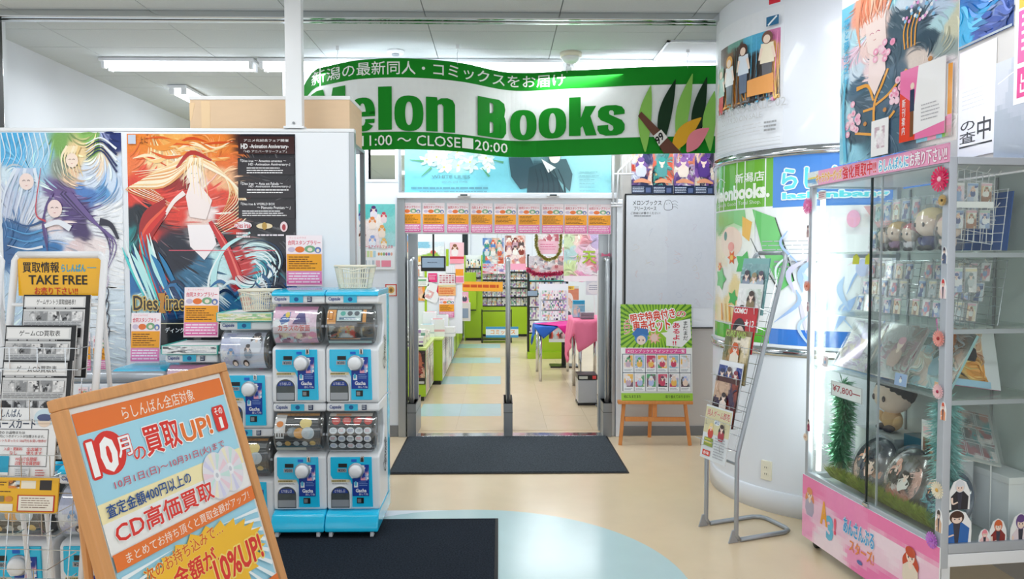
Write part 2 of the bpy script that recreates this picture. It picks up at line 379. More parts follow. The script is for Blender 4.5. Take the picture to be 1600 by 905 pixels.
# ceiling: boards with open joints hung under a slab
ceil = struct('ceiling', MB().box(-7, 4.5, -3, 17, CH+.012, CH+.15), 'joint')
proto = None
ys = [2.25+.455*i for i in range(13)] + [8.165+.91*i for i in range(9)]
for yi, y in enumerate(ys):
    d = .455 if yi < 13 else .91
    for i in range(9):
        x = -5.05+.91*i + (.0)
        key = d
        if proto is None: proto = {}
        if key not in proto: proto[key] = o = MB().box(.003, .907, .003, d-.003, CH, CH+.011).build('panel', 'ceiling_board', ceil, loc=(x, y, 0))
        else: o = dup(proto[key], loc=(x, y, 0), parent=ceil)
        o.location.z = rt.uniform(0, .0012)
struct('wall_back', MB().box(-7, 4.5, 15.5, 15.7, 0, CH), 'paint')
struct('wall_left', MB().box(-3.9, -3.7, 5.18, 15.5, 0, CH), 'paint')
struct('wall_corridor_left', MB().box(-7, -3.36, 5.02, 5.16, 0, CH), 'paint')
struct('wall_right', MB().box(2.5, 2.7, 2.2, 4.6, 0, CH), 'beige_wall')
struct('wall_interior_right', MB().box(2.6, 2.8, 6.5, 15.5, 0, CH), 'paint')
# shopfront wall: piece beside the door with an open light above, and the beige bay with the whiteboard
WY = 6.42
a = P(553, 300, WY).x; b = P(576, 300, WY).x; c = P(622, 300, WY).x; zo = P(600, 285, WY).z
m = MB().box(a-.6, b, WY, WY+.12, 0, CH).box(b, c, WY, WY+.12, 0, zo)
struct('wall_front', m, 'paint')
d0 = P(972, 300, WY).x
struct('wall_bay', MB().box(d0, 2.6, WY, WY+.12, 0, CH), 'beige_wall')
struct('baseboard_bay', MB().box(d0+.002, 1.9, WY-.012, WY, 0, .085), 'baseboard', bevel=.003)
struct('baseboard_front', MB().box(P(608, 600, WY).x, c-.002, WY-.012, WY, 0, .1), 'baseboard', bevel=.003)
# corridor shutter track across the ceiling and down the wall
struct('trim_1', MB().box(-3.36, 2.0, 5.0, 5.045, CH-.05, CH+.004).box(-3.36, 2.0, 5.075, 5.12, CH-.05, CH+.004).box(-3.36, 2, 5.04, 5.08, CH-.015, CH+.004), 'chrome', bevel=.006)
struct('trim_2', MB().box(-3.358, -3.335, 4.99, 5.02, 0, CH-.05).box(-3.358, -3.335, 5.06, 5.09, 0, CH-.05), 'chrome', bevel=.004)
struct('trim_3', MB().box(-3.36, -3.332, 5.0, 5.08, .0, CH-.05), 'black')
# ---- door opening: aluminium posts, header with white board, transom glass
jl0, jl1 = P(622, 500, WY).x, P(634, 500, WY).x; jr0, jr1 = P(955, 500, WY).x, P(961, 500, WY).x
hz1 = P(780, 311, WY).z; hz0 = P(780, 366, WY).z
door = struct('door_1', MB().box(jl0, jl1, WY-.03, WY+.14, 0, hz1), 'aluminium', bevel=.004)
MB().box(jr0, jr1, WY-.03, WY+.14, 0, hz1).build('door_jamb', 'aluminium', door, bevel=.004)
MB().box(jr1+.003, d0, WY-.05, WY+.14, 0, P(960, 312, WY).z).build('door_casing', 'panel_white', door, bevel=.006)
MB().box(jl0, jr1, WY-.05, WY+.14, hz1, hz1+.05).build('door_header', 'panel_white', door, bevel=.006)
MB().box(jl1+.002, jr0-.002, WY+.002, WY+.008, hz0, hz1-.002).build('header_board', 'panel_white', door)
MB().box(jl1, jr0, WY-.02, WY+.10, 0, .006).build('threshold', 'chrome', door, bevel=.002)
# sliding glass leaves parked inside the opening, each in its slim frame
for s_, x0 in ((0, jl1+.005), (1, jr0-.09)):
    MB().box(x0, x0+.085, WY+.15, WY+.18, .01, hz0+.1).build('sliding_leaf', 'aluminium', door, bevel=.003)
for px in (725, 864):
    q = P(px, 309, WY-.05)
    sb = thing('header_box', 'small white box on the door header, '+('nearer the whiteboard' if px > 800 else 'nearer the capsule machines'), 'sensor', (q.x, WY-.05, hz1+.012))
    MB().box(-.055, .055, -.04, -.001, 0, .03).build('body', 'white_plastic', sb, bevel=.006); MB().box(-.03, .03, -.043, -.04, .008, .02).build('lens', 'dark_glass', sb)  # plain white box with a dark front strip, one per pale spot
tz = CH
win = struct('window_1', MB().box(c, c+.02, WY+.06, WY+.08, hz1+.05, tz).box(jr1-.02, jr1, WY+.06, WY+.08, hz1+.05, tz).box(c+.02, jr1-.02, WY+.06, WY+.08, hz1+.05, hz1+.075).box(P(713, 280, WY).x, P(715, 280, WY).x+.004, WY+.055, WY+.06, hz1+.05, tz), 'aluminium')
MB().box(c+.02, jr1-.02, WY+.067, WY+.071, hz1+.075, tz-.002).build('glass', 'glass', win)
struct('window_2', MB().box(b-.03, b, WY-.004, WY+.124, zo, CH).box(b, c, WY-.004, WY+.124, zo, zo+.025).box(c-.025, c, WY, WY+.12, zo+.025, CH), 'panel_white', bevel=.003)
# back wall windows of the shop, dark outside
for px0, px1 in ((651, 667), (686, 702), (717, 731)):
    q0 = P(px0, 330, 15.4); q1 = P(px1, 402, 15.4)
    w_ = struct('window_back', MB().box(q0.x-.05, q1.x+.05, 15.43, 15.5, q1.z-.05, q0.z+.05), 'paint')
    MB().box(q0.x, q1.x, 15.41, 15.43, q1.z, q0.z).build('pane', 'dark_glass', w_)
# ---- round column with its skirting, steel bands
CX, CY, CR = 2.24, 4.95, .765
def ring(r, z0, z1, seg=96): return MB().lathe([(r, z0), (r, z1)], seg, caps=False)
colm = struct('column', MB().lathe([(CR, 0), (CR, CH)], 96, caps=False), 'column_paint', loc=(CX, CY, 0), smooth=True)
MB().lathe([(CR-.005, 0), (CR+.012, 0), (CR+.012, .13), (CR+.006, .138), (CR-.005, .138)], 96, caps=False).build('skirting', 'column_paint', colm, smooth=True)
ZB1, ZB0 = 2.165, 1.0
for z in (ZB1, ZB0-.035):
    MB().lathe([(CR-.002, z), (CR+.012, z), (CR+.014, z+.02), (CR+.012, z+.05), (CR-.002, z+.05)], 96, caps=False).build('steel_band', 'chrome', colm, smooth=True)
def colhit(px, py, r=CR):
    d = ray(px, py); d2 = Vector((d.x, d.y)); o = Vector((-CX, -CY)); A = d2.dot(d2); B = 2*o.dot(d2); Cc = o.dot(o)-r*r
    D = B*B-4*A*Cc
    t = (-B-math.sqrt(max(D, 0)))/(2*A); p = EYEV+d*t
    return math.atan2(p.y-CY, p.x-CX), p.z
TH0 = colhit(1119, 400)[0]
TH0 = TH0 if TH0 < 0 else TH0-2*math.pi
def arcu(px, py):
    th, z = colhit(px, py); th = th if th < 0 else th-2*math.pi
    return (th-TH0)*CR, z     # arc length from the visible edge, height
def colmap(th0, w_, z0, h_, base=.002):
    def f_(u, v, off):
        th = th0+(u*w_)/CR; r = CR+base+off; return Vector((CX+r*math.cos(th), CY+r*math.sin(th), z0+v*h_))
    return f_
def curved(name, label, cat, u0, u1, z0, z1, draw, mat='print', base=.002, col='f4f6f8', cuts=24, bmat='colour'):
    w_ = u1-u0; h_ = z1-z0; th0 = TH0+u0/CR; mp = colmap(th0, w_, z0, h_, base); n = 30; mb = MB()
    for sgn in (0, 1): pass
    vs = [mp(i/n, k, o) for o in (-.0015, 0) for k in (0, 1) for i in range(n+1)]; N_ = n+1
    fs = [(i, i+1, N_+i+1, N_+i) for i in range(n)] + [(2*N_+i, 3*N_+i, 3*N_+i+1, 2*N_+i+1) for i in range(n)]
    fs += [(i, 2*N_+i, 2*N_+i+1, i+1) for i in range(n)] + [(N_+i, N_+i+1, 3*N_+i+1, 3*N_+i) for i in range(n)] + [(0, N_, 3*N_, 2*N_), (n, 2*N_+n, 3*N_+n, N_+n)]
    mb.add(vs, fs, col); o = mb.build(name, bmat, smooth=False)
    if cat: tag(o, label, cat)
    p = Print(w_, h_, (u0, z1, u1, z0)); p.eps = .0003; draw(p); p.build('print', mat, o, mapf=mp, cuts=cuts)
    return o
# ---- power point and small fittings
th, z = colhit(1198, 735)
q = thing('wall_socket', 'cream double power socket low on the round column', 'socket', (CX+(CR+.001)*math.cos(th), CY+(CR+.001)*math.sin(th), z), rotz=th+math.pi/2)
MB().box(-.036, .036, -.009, .012, -.06, .06).build('cover_plate', 'cream_plastic', q, bevel=.004)
for dz in (.02, -.02):
    MB().box(-.016, .016, -.011, -.0095, dz-.012, dz+.012).build('outlet_face', 'cream_plastic', q)
    for dx in (-.006, .006): MB().box(dx-.001, dx+.001, -.0125, -.0112, dz-.005, dz+.005).build('slot', 'black', q)
# ---- mats
def mat_obj(label, x0, x1, y0, y1, m_):
    o = thing('floor_mat', label, 'mat', ((x0+x1)/2, (y0+y1)/2, .004)); hx, hy = (x1-x0)/2, (y1-y0)/2
    MB().box(-hx, hx, -hy, hy, 0, .004).build('rubber_backing', 'rubber', o, bevel=.002)
    MB().box(-hx+.018, hx-.018, -hy+.018, hy-.018, .0042, .009).build('pile', m_, o)
mat_obj('charcoal carpet doormat lying across the shop entrance', -.80, .94, 5.27, 6.385, 'carpet_grey')
mat_obj('near-black carpet mat beside the capsule machines, partly over the blue floor circle', -1.35, -.007, 2.3, 4.343, 'carpet')
# ---- ceiling lights: a row of twin tubes in front of the shop, one turned the other way behind
def light_fitting(label, loc, rotz=0):
    o = thing('ceiling_light', label, 'light', loc, rotz)
    MB().box(-.63, .63, -.09, .09, -.03, -.002).build('housing', 'white_plastic', o, bevel=.004)
    for s in (-1, 1):
        MB().tube([(-.585, s*.055, -.062), (.585, s*.055, -.062)], .016, 12).build('tube', 'lamp_tube', o, smooth=True)
        for e in (-1, 1): MB().box(e*.60-.014, e*.60+.014, s*.055-.022, s*.055+.022, -.085, -.028).build('lamp_holder', 'white_plastic', o, bevel=.003)
    return o
LX = [P(282, 110, 6.25).x+1.29*i for i in range(5)]
for i, x in enumerate(LX):
    light_fitting(['twin-tube ceiling light at the wall end of the row', 'twin-tube ceiling light above the cardboard box, second in the row', 'twin-tube ceiling light above the first half of the green banner', 'twin-tube ceiling light above the second half of the green banner', 'twin-tube ceiling light beside the round column'][i], (x, 6.25, CH))
light_fitting('twin-tube ceiling light turned lengthwise, further back than the row', (P(348, 135, 8.3).x, 7.75, CH), R(90))
for i, (x, y) in enumerate(((-1.5, 8.6), (.9, 8.6), (-1.5, 11.2), (.9, 11.2))):
    pass
# smoke detector, dome, hatch
q = F(618, 80, CH); o = thing('smoke_detector', 'flat white smoke detector on the ceiling above the banner', 'detector', (q.x, q.y, CH))
MB().lathe([(.05, -.022), (.068, -.016), (.072, 0), (0.001, 0)], 28).build('base', 'white_plastic', o, smooth=True); MB().lathe([(.001, -.042), (.02, -.042), (.03, -.034), (.03, -.02)], 20).build('sensor_cap', 'silver_paint', o, smooth=True)
q = F(892, 83, CH); o = thing('ceiling_alarm', 'round cream-rimmed dome fixture hanging from the ceiling near the hatch', 'detector', (q.x, q.y, CH))
MB().lathe([(.085, -.035), (.088, 0), (.001, 0)], 32).build('base', 'cream_plastic', o, smooth=True)
MB().lathe([(.001, -.085), (.03, -.082), (.06, -.065), (.075, -.045), (.077, -.034)], 32).build('dome', 'white_plastic', o, smooth=True)
q = [F(1042, 64, CH), F(1120, 64, CH), F(1023, 95, CH)]
o = thing('ceiling_hatch', 'square white access hatch in the ceiling beside the column', 'hatch', (q[0].x, q[2].y, CH))
W = .62; D = q[0].y-q[2].y
MB().box(0, W, 0, .02, -.012, -.001).box(0, W, D-.02, D, -.012, -.001).box(0, .02, .02, D-.02, -.012, -.001).box(W-.02, W, .02, D-.02, -.012, -.001).build('hatch_frame', 'aluminium', o)
MB().box(.024, W-.024, .024, D-.024, -.009, -.001).build('hatch_lid', 'paint', o)
# ================================================================== banner
BYS = [(470, 6.22), (500, 5.98), (560, 5.74), (640, 5.68), (720, 5.80), (800, 6.10), (890, 6.02), (1000, 5.90), (1125, 5.84)]
def byy(px):
    i = 0
    while i < len(BYS)-2 and px > BYS[i+1][0]: i += 1
    g = lambda k: BYS[max(0, min(len(BYS)-1, k))][1]
    a, b, c, d = g(i-1), g(i), g(i+1), g(i+2); t = (px-BYS[i][0])/(BYS[i+1][0]-BYS[i][0])
    return .5*((2*b)+(-a+c)*t+(2*a-5*b+4*c-d)*t*t+(-a+3*b-3*c+d)*t**3)
BX0, BX1, BZ0, BZ1 = 474, 1122, 2.385, 3.07
def bmap(u, v, off):
    px = BX0+(BX1-BX0)*u; Y = byy(px)
    top = BZ1 - (.13*max(0, (500-px)/26)**2 if px < 500 else 0)
    return Vector((P(px, 405, Y).x, Y-off*1.2, BZ0+(top-BZ0)*v))
n = 90; mb = MB(); vs = []
for i in range(n+1):
    for v in (0, 1): q = bmap(i/n, v, 0); vs.append(q)
mb.add(vs, [(2*i, 2*i+1, 2*i+3, 2*i+2) for i in range(n)], 'f2f6f6')
ban = tag(mb.build('banner', 'colour'), 'long green and white shop banner waving below the ceiling lights', 'banner')
p = Print(648, 100, (BX0, 0, BX1, 100)); p.eps = .0015
G = '0d8a1e'
p.rect(BX0, 0, BX1, 21, G); p.rect(BX0, 80.5, BX1, 100, G)
p.text('新潟の最新同人・コミックスをお届け', 490, 3, 882, 17.5, 'f4f8f4', .018)
def heavy(ch, x0, y0, x1, y1):
    """heavy condensed display letters, as on the banner"""
    X = lambda u: x0+u*(x1-x0); Y = lambda v: y0+v*(y1-y0); l = p.layer; p.layer += 1
    pl = lambda pts: p.poly([(X(u), Y(v)) for u, v in pts], G, layer=l)
    def sup(cx, cy, rx, ry, n=28, e=2.6): return [(cx+rx*math.copysign(abs(math.cos(t))**(2/e), math.cos(t)), cy+ry*math.copysign(abs(math.sin(t))**(2/e), math.sin(t))) for t in [2*math.pi*k/n for k in range(n)]]
    def ring_(skip=lambda a: False, inn=(.5, .5, .13, .33)):
        o, q = sup(.5, .5, .5, .5), sup(*inn, e=2.2); n = len(o)
        for k in range(n):
            if not skip(k): pl([o[k], o[(k+1) % n], q[(k+1) % n], q[k]])
    if ch == 'l': pl([(0, 0), (1, 0), (1, 1), (0, 1)])
    elif ch == 'o': ring_()
    elif ch == 'e': ring_(lambda k: k in (0, 1, 2)); pl([(.30, .42), (.995, .42), (1, .56), (.30, .56)]); pl([(.60, .64), (.985, .64), (.97, .76), (.62, .76)])
    elif ch == 'n': pl([(0, 0), (.38, 0), (.40, .10), (.40, 1), (0, 1)]); pl([(.39, .10), (.52, .02), (.74, 0), (.92, .05), (1, .18), (1, 1), (.60, 1), (.60, .26), (.54, .19), (.44, .20), (.39, .26)])
    elif ch == 'B':
        pl([(0, 0), (.42, 0), (.42, 1), (0, 1)])
        for a, b, m_ in ((0, .49, .09), (.49, 1, .1)): pl([(.42, a), (.75, a), (.93, a+m_), (.97, (a+b)/2), (.93, b-.04), (.86, b), (.42, b), (.42, b-.10), (.52, b-.12), (.55, b-.18), (.55, a+.17), (.52, a+.12), (.42, a+.11)])
        pl([(.7, .44), (.95, .44), (1, .6), (1, .86), (.9, .97), (.75, 1), (.7, .9)])
    elif ch == 'k': pl([(0, 0), (.42, 0), (.42, 1), (0, 1)]); pl([(.42, .55), (.58, .24), (.98, .24), (.72, .56), (.42, .80)]); pl([(.50, .55), (.76, .48), (1, 1), (.60, 1), (.46, .68)])
    elif ch == 's':
        pl([(1, .30), (.60, .33), (.60, .22), (.55, .17), (.46, .17), (.42, .22), (.44, .30), (.62, .38), (.9, .50), (1, .64), (1, .82), (.9, .94), (.7, 1), (.3, 1), (.08, .93), (0, .80), (0, .66), (.40, .64), (.40, .78), (.46, .84), (.54, .84), (.59, .78), (.57, .69), (.42, .60), (.12, .48), (.02, .36), (.02, .18), (.12, .06), (.32, 0), (.68, 0), (.9, .06), (1, .18)])
    elif ch == 'M': pl([(0, 0), (.36, 0), (.5, .55), (.64, 0), (1, 0), (1, 1), (.74, 1), (.74, .35), (.58, 1), (.42, 1), (.26, .35), (.26, 1), (0, 1)])
for ch, a, b, c_, d_ in (('M', 489, 26, 542, 79), ('e', 549, 42, 588, 79.5), ('l', 593, 31, 614, 78.5), ('o', 618, 41, 663, 80), ('n', 667, 41.5, 712, 79.5), ('B', 747, 34, 791, 79), ('o', 797, 44, 838, 80), ('o', 841, 43, 884, 79), ('k', 888, 32, 931, 77), ('s', 932, 43, 974, 78)): heavy(ch, a, b, c_, d_)
p.text('OPEN 11:00 ～ CLOSE■20:00', 497, 84, 793, 96, 'f4f8f4', .02)
# the shop's drawn mascot is left out: a plain patch of melon-green leaves stands in its place beside the brown bottle
for a, b, c_ in (((1006, 98), (1014, 22), '8cc45a'), ((1030, 96), (1052, 16), '14341c'), ((1058, 98), (1078, 10), '8cc45a'), ((1084, 98), (1100, 14), '14341c'), ((1106, 98), (1112, 30), '8cc45a'), ((1046, 99), (1092, 60), 'e6ab2c'), ((1070, 99), (1104, 72), 'f08a96')):
    p.stroke([a, ((a[0]+b[0])/2-5, (a[1]+b[1])/2), b], 2, 1, c_, n=8, wm=20)
p.poly([(994, 57), (999, 52), (1030, 75), (1062, 100), (1034, 100), (1018, 80)], '6b4436'); p.poly([(1018, 80), (1030, 73), (1040, 82), (1027, 92)], 'e8e6e0'); p.text('99', 1021, 78, 1034, 88, '222222', .03, rot=-.7)
p.build('print', 'cloth_print', ban, mapf=bmap, cuts=80)
for px, k in ((531, 0), (716, 1), (885, 2), (1071, 3)):
    Y = byy(px); X = P(px, 405, Y).x
    h = thing('banner_hook', ['clear hook and string holding the banner near its wall end', 'clear hook and string above the first letters of the banner', 'clear hook and string holding the banner under the dome fixture', 'clear hook and string holding the banner below the hatch'][k], 'hook', (X, Y-.012, CH))
    MB().box(-.012, .012, -.008, .008, -.03, 0).build('clip', 'white_plastic', h, bevel=.002)
    MB().tube([(0, 0, -.028), (.003, 0, -.05), (-.004, 0, -.065), (0, 0, -.15)], .0015, 5).build('string', 'silver_paint', h)
# ================================================================== partition on the wall side, pole, cardboard box
PY = 4.56
pz = P(300, 206, PY).z; px1 = P(553, 300, PY).x
o = thing('display_partition', 'tall white display partition behind the capsule machines', 'partition', (px1, PY, 0))
MB().box(-2.3, 0, 0, .045, 0, pz).build('board', 'panel_white', o, bevel=.003)
MB().box(-2.31, .006, -.004, .05, pz, pz+.022).build('top_rail', 'white_plastic', o, bevel=.004)
MB().box(-.028, .006, -.005, .05, .0, pz).build('end_post', 'aluminium', o, bevel=.004)
xp = P(460, 200, PY).x
o = thing('pole', 'square white steel pole rising from the partition to the ceiling', 'pole', (xp, PY-.012, pz+.0225))
MB().box(-.05, .05, 0, .06, 0, CH-pz-.024).build('pole_tube', 'white_plastic', o, bevel=.004)
MB().box(-.062, .062, -.004, .066, 0, .012).build('base_flange', 'white_plastic', o); MB().tube([(0, .0, .03), (0, -.006, .03)], .008, 10).build('bolt', 'grey_metal', o)
q0, q1 = P(296, 205, 4.72), P(547, 205, 4.72)
bx = thing('cardboard_box', 'large long cardboard box with a white edge lying above the white partition', 'box', ((q0.x+q1.x)/2, 4.72, pz-.03), rotz=R(-1.0)); hw = (q1.x-q0.x)/2
hh = .27
MB().box(-hw, hw, 0, .38, 0, hh).build('carton', 'cardboard', bx, bevel=.004)
MB().box(-hw-.005, hw+.005, -.006, .39, hh-.012, hh+.012).build('white_lid_edge', 'paper', bx, bevel=.003)
for s in (-.43, .16): MB().box(s, s+.055, -.0015, -.0003, 0, hh-.02).build('packing_tape', 'tape', bx)
MB().prism([(-hw, hh-.03), (-hw+.035, hh-.03), (-hw+.01, hh-.14), (-hw, hh-.14)], -.0015, -.0003).build('tape_corner', 'tape', bx)
rk = thing('storage_rack', 'plain steel rack hidden behind the white partition carrying the cardboard box', 'rack', ((q0.x+q1.x)/2, 4.70, 0))
for zz in (.3, 1.2, pz-.055): MB().box(-hw-.05, hw+.02, 0, .42, zz, zz+.022).build('shelf', 'grey_metal', rk)
for sx in (-hw-.05, hw-.01):
    for sy in (0, .39): MB().box(sx, sx+.03, sy, sy+.03, 0, pz-.05).build('upright', 'grey_metal', rk)
# ================================================================== posters on the partition
def draw_sky_poster(p):
    rg = random.Random(5)
    p.art((0, 207, 197, 580), [(15, 225, 3, '56b7ea'), (50, 235, 2.4, '9fd4f2'), (5, 260, 2, 'd9ecf8'), (85, 225, 1.6, '7fae62'), (100, 250, 1.6, '8e9a8c'), (150, 222, 2, '8cc06a'), (172, 218, 1.2, '9aa3d0'), (190, 225, 1.4, '2e3c78'),
        (40, 280, 1.8, 'c9e0f4'), (20, 300, 1.7, 'cfd9ee'), (50, 330, 1.8, 'dde3f0'), (30, 355, 1.8, '2f6ca5'), (40, 385, 2, '3d83bd'), (12, 390, 1.6, '2a5f99'), (120, 235, 1.5, 'f4d8a6'), (112, 265, 1.2, 'f2cfae'), (140, 270, 1.4, 'd8e4f5'),
        (165, 260, 1.5, 'f3dcc2'), (180, 290, 2, 'cfe0f5'), (160, 300, 1.5, '5f9ed6'), (125, 300, 1.4, '4d7fc4'), (92, 300, 1.7, '6d5590'), (100, 330, 1.8, '55407e'), (78, 350, 1.1, 'f0d9d8'), (85, 370, 1.4, 'dfe5f3'), (75, 385, 1.2, '2e77b8'), (120, 350, 1.4, '443267'),
        (150, 340, 1.3, 'eef2fa'), (180, 350, 2, 'f2f6fc'), (150, 385, 1.4, 'f4e6e6'), (110, 390, 1.2, 'e9d3d5'), (185, 395, 1.6, 'f6f8fc'), (175, 420, 2.4, 'f3f6fb'), (120, 430, 2.2, 'e9f0f8'), (60, 430, 2.6, 'bcd7ee'), (175, 480, 3.2, 'dbe9f4'), (120, 500, 3, 'e6eef6'), (180, 545, 3, 'd5e3ee')], 98, 186, 4, .022, .05); p.flow(700, 26, 2.6, 3)
    for k in range(9): x = 10+k*9; p.stroke([(x-8, 208), (x-2, 240), (x-12, 262)], 2.2, .4, 'e6f3fb')
    for a in range(7): p.stroke([(95+3*a, 300), (120+6*a, 325+4*a), (150+6*a, 345+6*a), (186-3*a, 372+9*a)], 7-.5*a, .6, rg.choice(['4a3670', '352758', '6a5592']))
    for a in range(5): p.stroke([(84-2*a, 300+4*a), (70-a, 330+5*a), (74, 372+6*a)], 4, .6, rg.choice(['59447f', '7a68a4']))
    for a in range(7): p.stroke([(55-5*a, 262), (60-9*a, 300), (40-7*a, 345)], 6, .8, rg.choice(['dfeaf8', 'b9cde8', 'cfdaf0']))
    for a in range(6): p.stroke([(110+4*a, 228), (100+5*a, 246), (104+6*a, 275)], 5, .8, rg.choice(['f7e3b8', 'f0cf90', 'fbeccb']))
    p.ell(42, 283, 12, 13, 'f4dfd8'); p.ell(87, 325, 12, 14, 'f5ddd8'); p.ell(117, 250, 10, 11, 'f7e2d2')
    for a in range(5): p.stroke([(140, 225+6*a), (165, 215+5*a), (190, 232+9*a)], 1, 3.5, rg.choice(['233060', 'eef3fb', 'e9d6c8']))
    for a in range(6): p.stroke([(8, 340+14*a), (40, 352+12*a), (66, 345+13*a)], 1, 4, rg.choice(['1f4f86', 'e9eff8', '4f9bd2']))
    p.stroke([(70, 352), (92, 346), (112, 356)], 6, 10, 'e9eef8'); p.stroke([(66, 262), (56, 330), (72, 345)], 1, 3, 'c73b50')
    for a in range(6): p.stroke([(150, 400+22*a), (172, 412+20*a), (160, 450+20*a)], .8, 2.6, rg.choice(['c9bcd0', '2a2d3c', 'e87f9a', '8fd3dc']))
    p.stroke([(160, 345), (178, 350), (190, 372)], 12, 4, '24263a'); p.face(42, 282, 11); p.face(87, 324, 11); p.face(117, 249, 9)
pxposter('large_poster', 'huge pale blue poster with swirling silver, blonde and violet hair shapes on the partition', 'poster', 0, 207, 197, 580, PY-.004, draw_sky_poster, mat='gloss_print')
def draw_red_poster(p):
    rg = random.Random(9)
    p.art((198, 209, 465, 520), [(230, 225, 2.4, 'ee8a3c'), (280, 222, 2, 'f6b25f'), (330, 225, 2, 'f08a3a'), (350, 245, 1.2, 'e9732c'), (215, 260, 1.5, 'ef7a40'), (250, 255, 1.5, 'f9d7a0'), (230, 285, 1.4, 'e44a2d'), (215, 310, 1.4, 'dd3c28'),
        (270, 290, 1.2, 'a32420'), (260, 320, 1.7, 'e33b2a'), (240, 340, 1.3, '14141f'), (215, 340, 1.4, '12202c'), (207, 370, 1, '1b8c8f'), (300, 250, 1.6, 'fbe8c9'), (345, 275, 1.4, 'f2b98a'), (308, 280, .9, 'f7e3da'), (330, 305, 1.2, 'e9503a'), (352, 300, 1.3, 'e2452f'),
        (320, 330, 1, 'f4e4e2'), (350, 345, 1.2, 'd83626'), (300, 345, .8, 'f0d0c6'), (240, 390, 1.8, '151b33'), (270, 400, 1.8, '10162c'), (230, 440, 1.3, '38c3c8'), (205, 440, 1.6, '1d6fae'), (215, 480, 1.6, 'bfe9ee'), (250, 470, 1.5, '1b3f74'), (245, 375, 1, 'c92c22'),
        (310, 380, 1.1, 'f5ecf0'), (345, 370, 1.3, '191420'), (340, 410, 1.2, 'c8eef0'), (380, 400, 1.1, 'c62a2c'), (300, 430, 1.6, '2f6f94'), (330, 450, 1.5, 'dceff3'), (380, 440, 1, 'b01f24'), (400, 385, 1.1, 'cfeef2'), (415, 410, 1.2, '3aa6b8'), (430, 440, 1.3, '14243e'),
        (400, 455, 1, 'e7edf4'), (450, 400, 1.8, '0e1a30'), (455, 470, 2, '1b67b8'), (360, 480, 1.6, '2a6fa0'), (290, 480, 1.6, '174a80'), (420, 230, 3, '191620'), (420, 300, 3.4, '17141c'), (440, 340, 2.6, '12101a'), (215, 510, 2, '20242e'), (300, 510, 2, '1d2230'), (400, 510, 2, '1a3358')], 132, 155, 7, .02, .06); p.flow(800, 26, 2.8, 4, rect=(200, 211, 462, 502))
    for a in range(26):
        y = 214+rg.uniform(0, 46); x = 202+rg.uniform(0, 120); p.stroke([(x, y), (x+24, y+rg.uniform(-10, 10)), (x+50, y+rg.uniform(-14, 14))], .6, .6, rg.choice(['f9cf8c', 'fde8c2', 'e2622c', 'f29a45', 'd9501f']), wm=rg.uniform(2, 6))
    for a in range(16):
        p.stroke([(303, 244+a*.6), (285-2*a, 246+3*a), (255-4*a, 262+2.2*a), (205+5*a, 268+4*a)], 4.5, .5, rg.choice(['fdf0d4', 'f6cf97', 'fbe0b4', 'e8a76a']))
        p.stroke([(312, 244+a*.6), (335+2*a, 255+2*a), (352+2.5*a, 275+4*a), (366-3*a, 300+5*a)], 4.5, .5, rg.choice(['fdf0d4', 'f6cf97', 'fbe0b4', 'e8a76a']))
    p.stroke([(276, 262), (300, 238), (332, 250)], 3, 3, 'b8362f', wm=7)
    p.ell(304, 272, 11, 15, 'f9ece6'); p.poly([(298, 284), (310, 284), (332, 312), (322, 342), (296, 338), (290, 306)], 'f7e9e6')
    p.face(304, 271, 9, '2f6a4a')
    for a in range(8): p.stroke([(296+3*a, 246), (290+4*a, 262), (286+6*a, 290+4*a)], 3.5, .5, rg.choice(['fdf0d4', 'f7d9a8']))
    p.stroke([(288, 300), (270, 315), (252, 342), (240, 350)], 8, 3, 'f8e8e4'); p.poly([(292, 350), (330, 350), (338, 380), (318, 405), (296, 384)], 'fbf3f5')
    for a in range(7): p.stroke([(258, 310+4*a), (225, 335+8*a), (222, 380+8*a), (262, 440+8*a)], 3, 2, rg.choice(['d92a24', 'f05a3c', 'a81b1c']), wm=8)
    p.stroke([(328, 345), (352, 385), (378, 450), (392, 492)], 6, 15, 'c9252a', wm=16); p.stroke([(334, 350), (358, 392), (380, 452)], 1.5, 4, 'f4776c')
    for a in range(12):
        c0 = (405-a*2, 405+a*3); rr = 38-2*a; pts = [(c0[0]+rr*math.cos(t), c0[1]+rr*.8*math.sin(t)) for t in np.linspace(-2.6+.2*a, 2.2+.1*a, 9)]
        p.stroke(pts, .5, .5, rg.choice(['e6fbfb', '7fdde0', 'c4f0f4', 'f6feff', '1d3a56']), wm=2.6)
    p.stroke([(332, 470), (334, 420), (352, 385), (392, 362)], 12, 3, 'bfeef0'); p.stroke([(322, 480), (326, 430), (345, 392)], 5, 1, 'f4ffff')
    for a in range(14): x = 200+rg.uniform(0, 60); p.stroke([(x-14, 380+rg.uniform(-20, 20)), (x, 420), (x+26, 480+rg.uniform(-10, 20))], .6, .6, rg.choice(['48d2d2', 'bff3f2', '1a7fb6', '0f4f86', 'eafcfc']), wm=rg.uniform(3, 9))
    for a in range(10): x = 395+rg.uniform(0, 45); y = 400+rg.uniform(0, 60); p.stroke([(x, y), (x+12, y+14), (x+10, y+34)], 4, .5, rg.choice(['12233c', '7db9d6', 'e9f3f8', '2c5e88']))
    for a in range(10): x = 240+rg.uniform(0, 180); y = 450+rg.uniform(0, 40); p.stroke([(x, y), (x+20, y-12), (x+40, y+4)], .5, .5, rg.choice(['dff2f6', '2c6fa6', '0f2c50', '5fc3d2']), wm=5)
    p.rect(262, 389.5, 432, 390.6, 'f05a70')
    p.rect(375, 213, 464, 240, '3a1c1c'); p.rect(374, 246, 464, 272, '1c141c'); p.rect(374, 282, 464, 308, '1c141c'); p.rect(374, 312, 464, 340, '1c141c')
    wt = 'f0eef0'
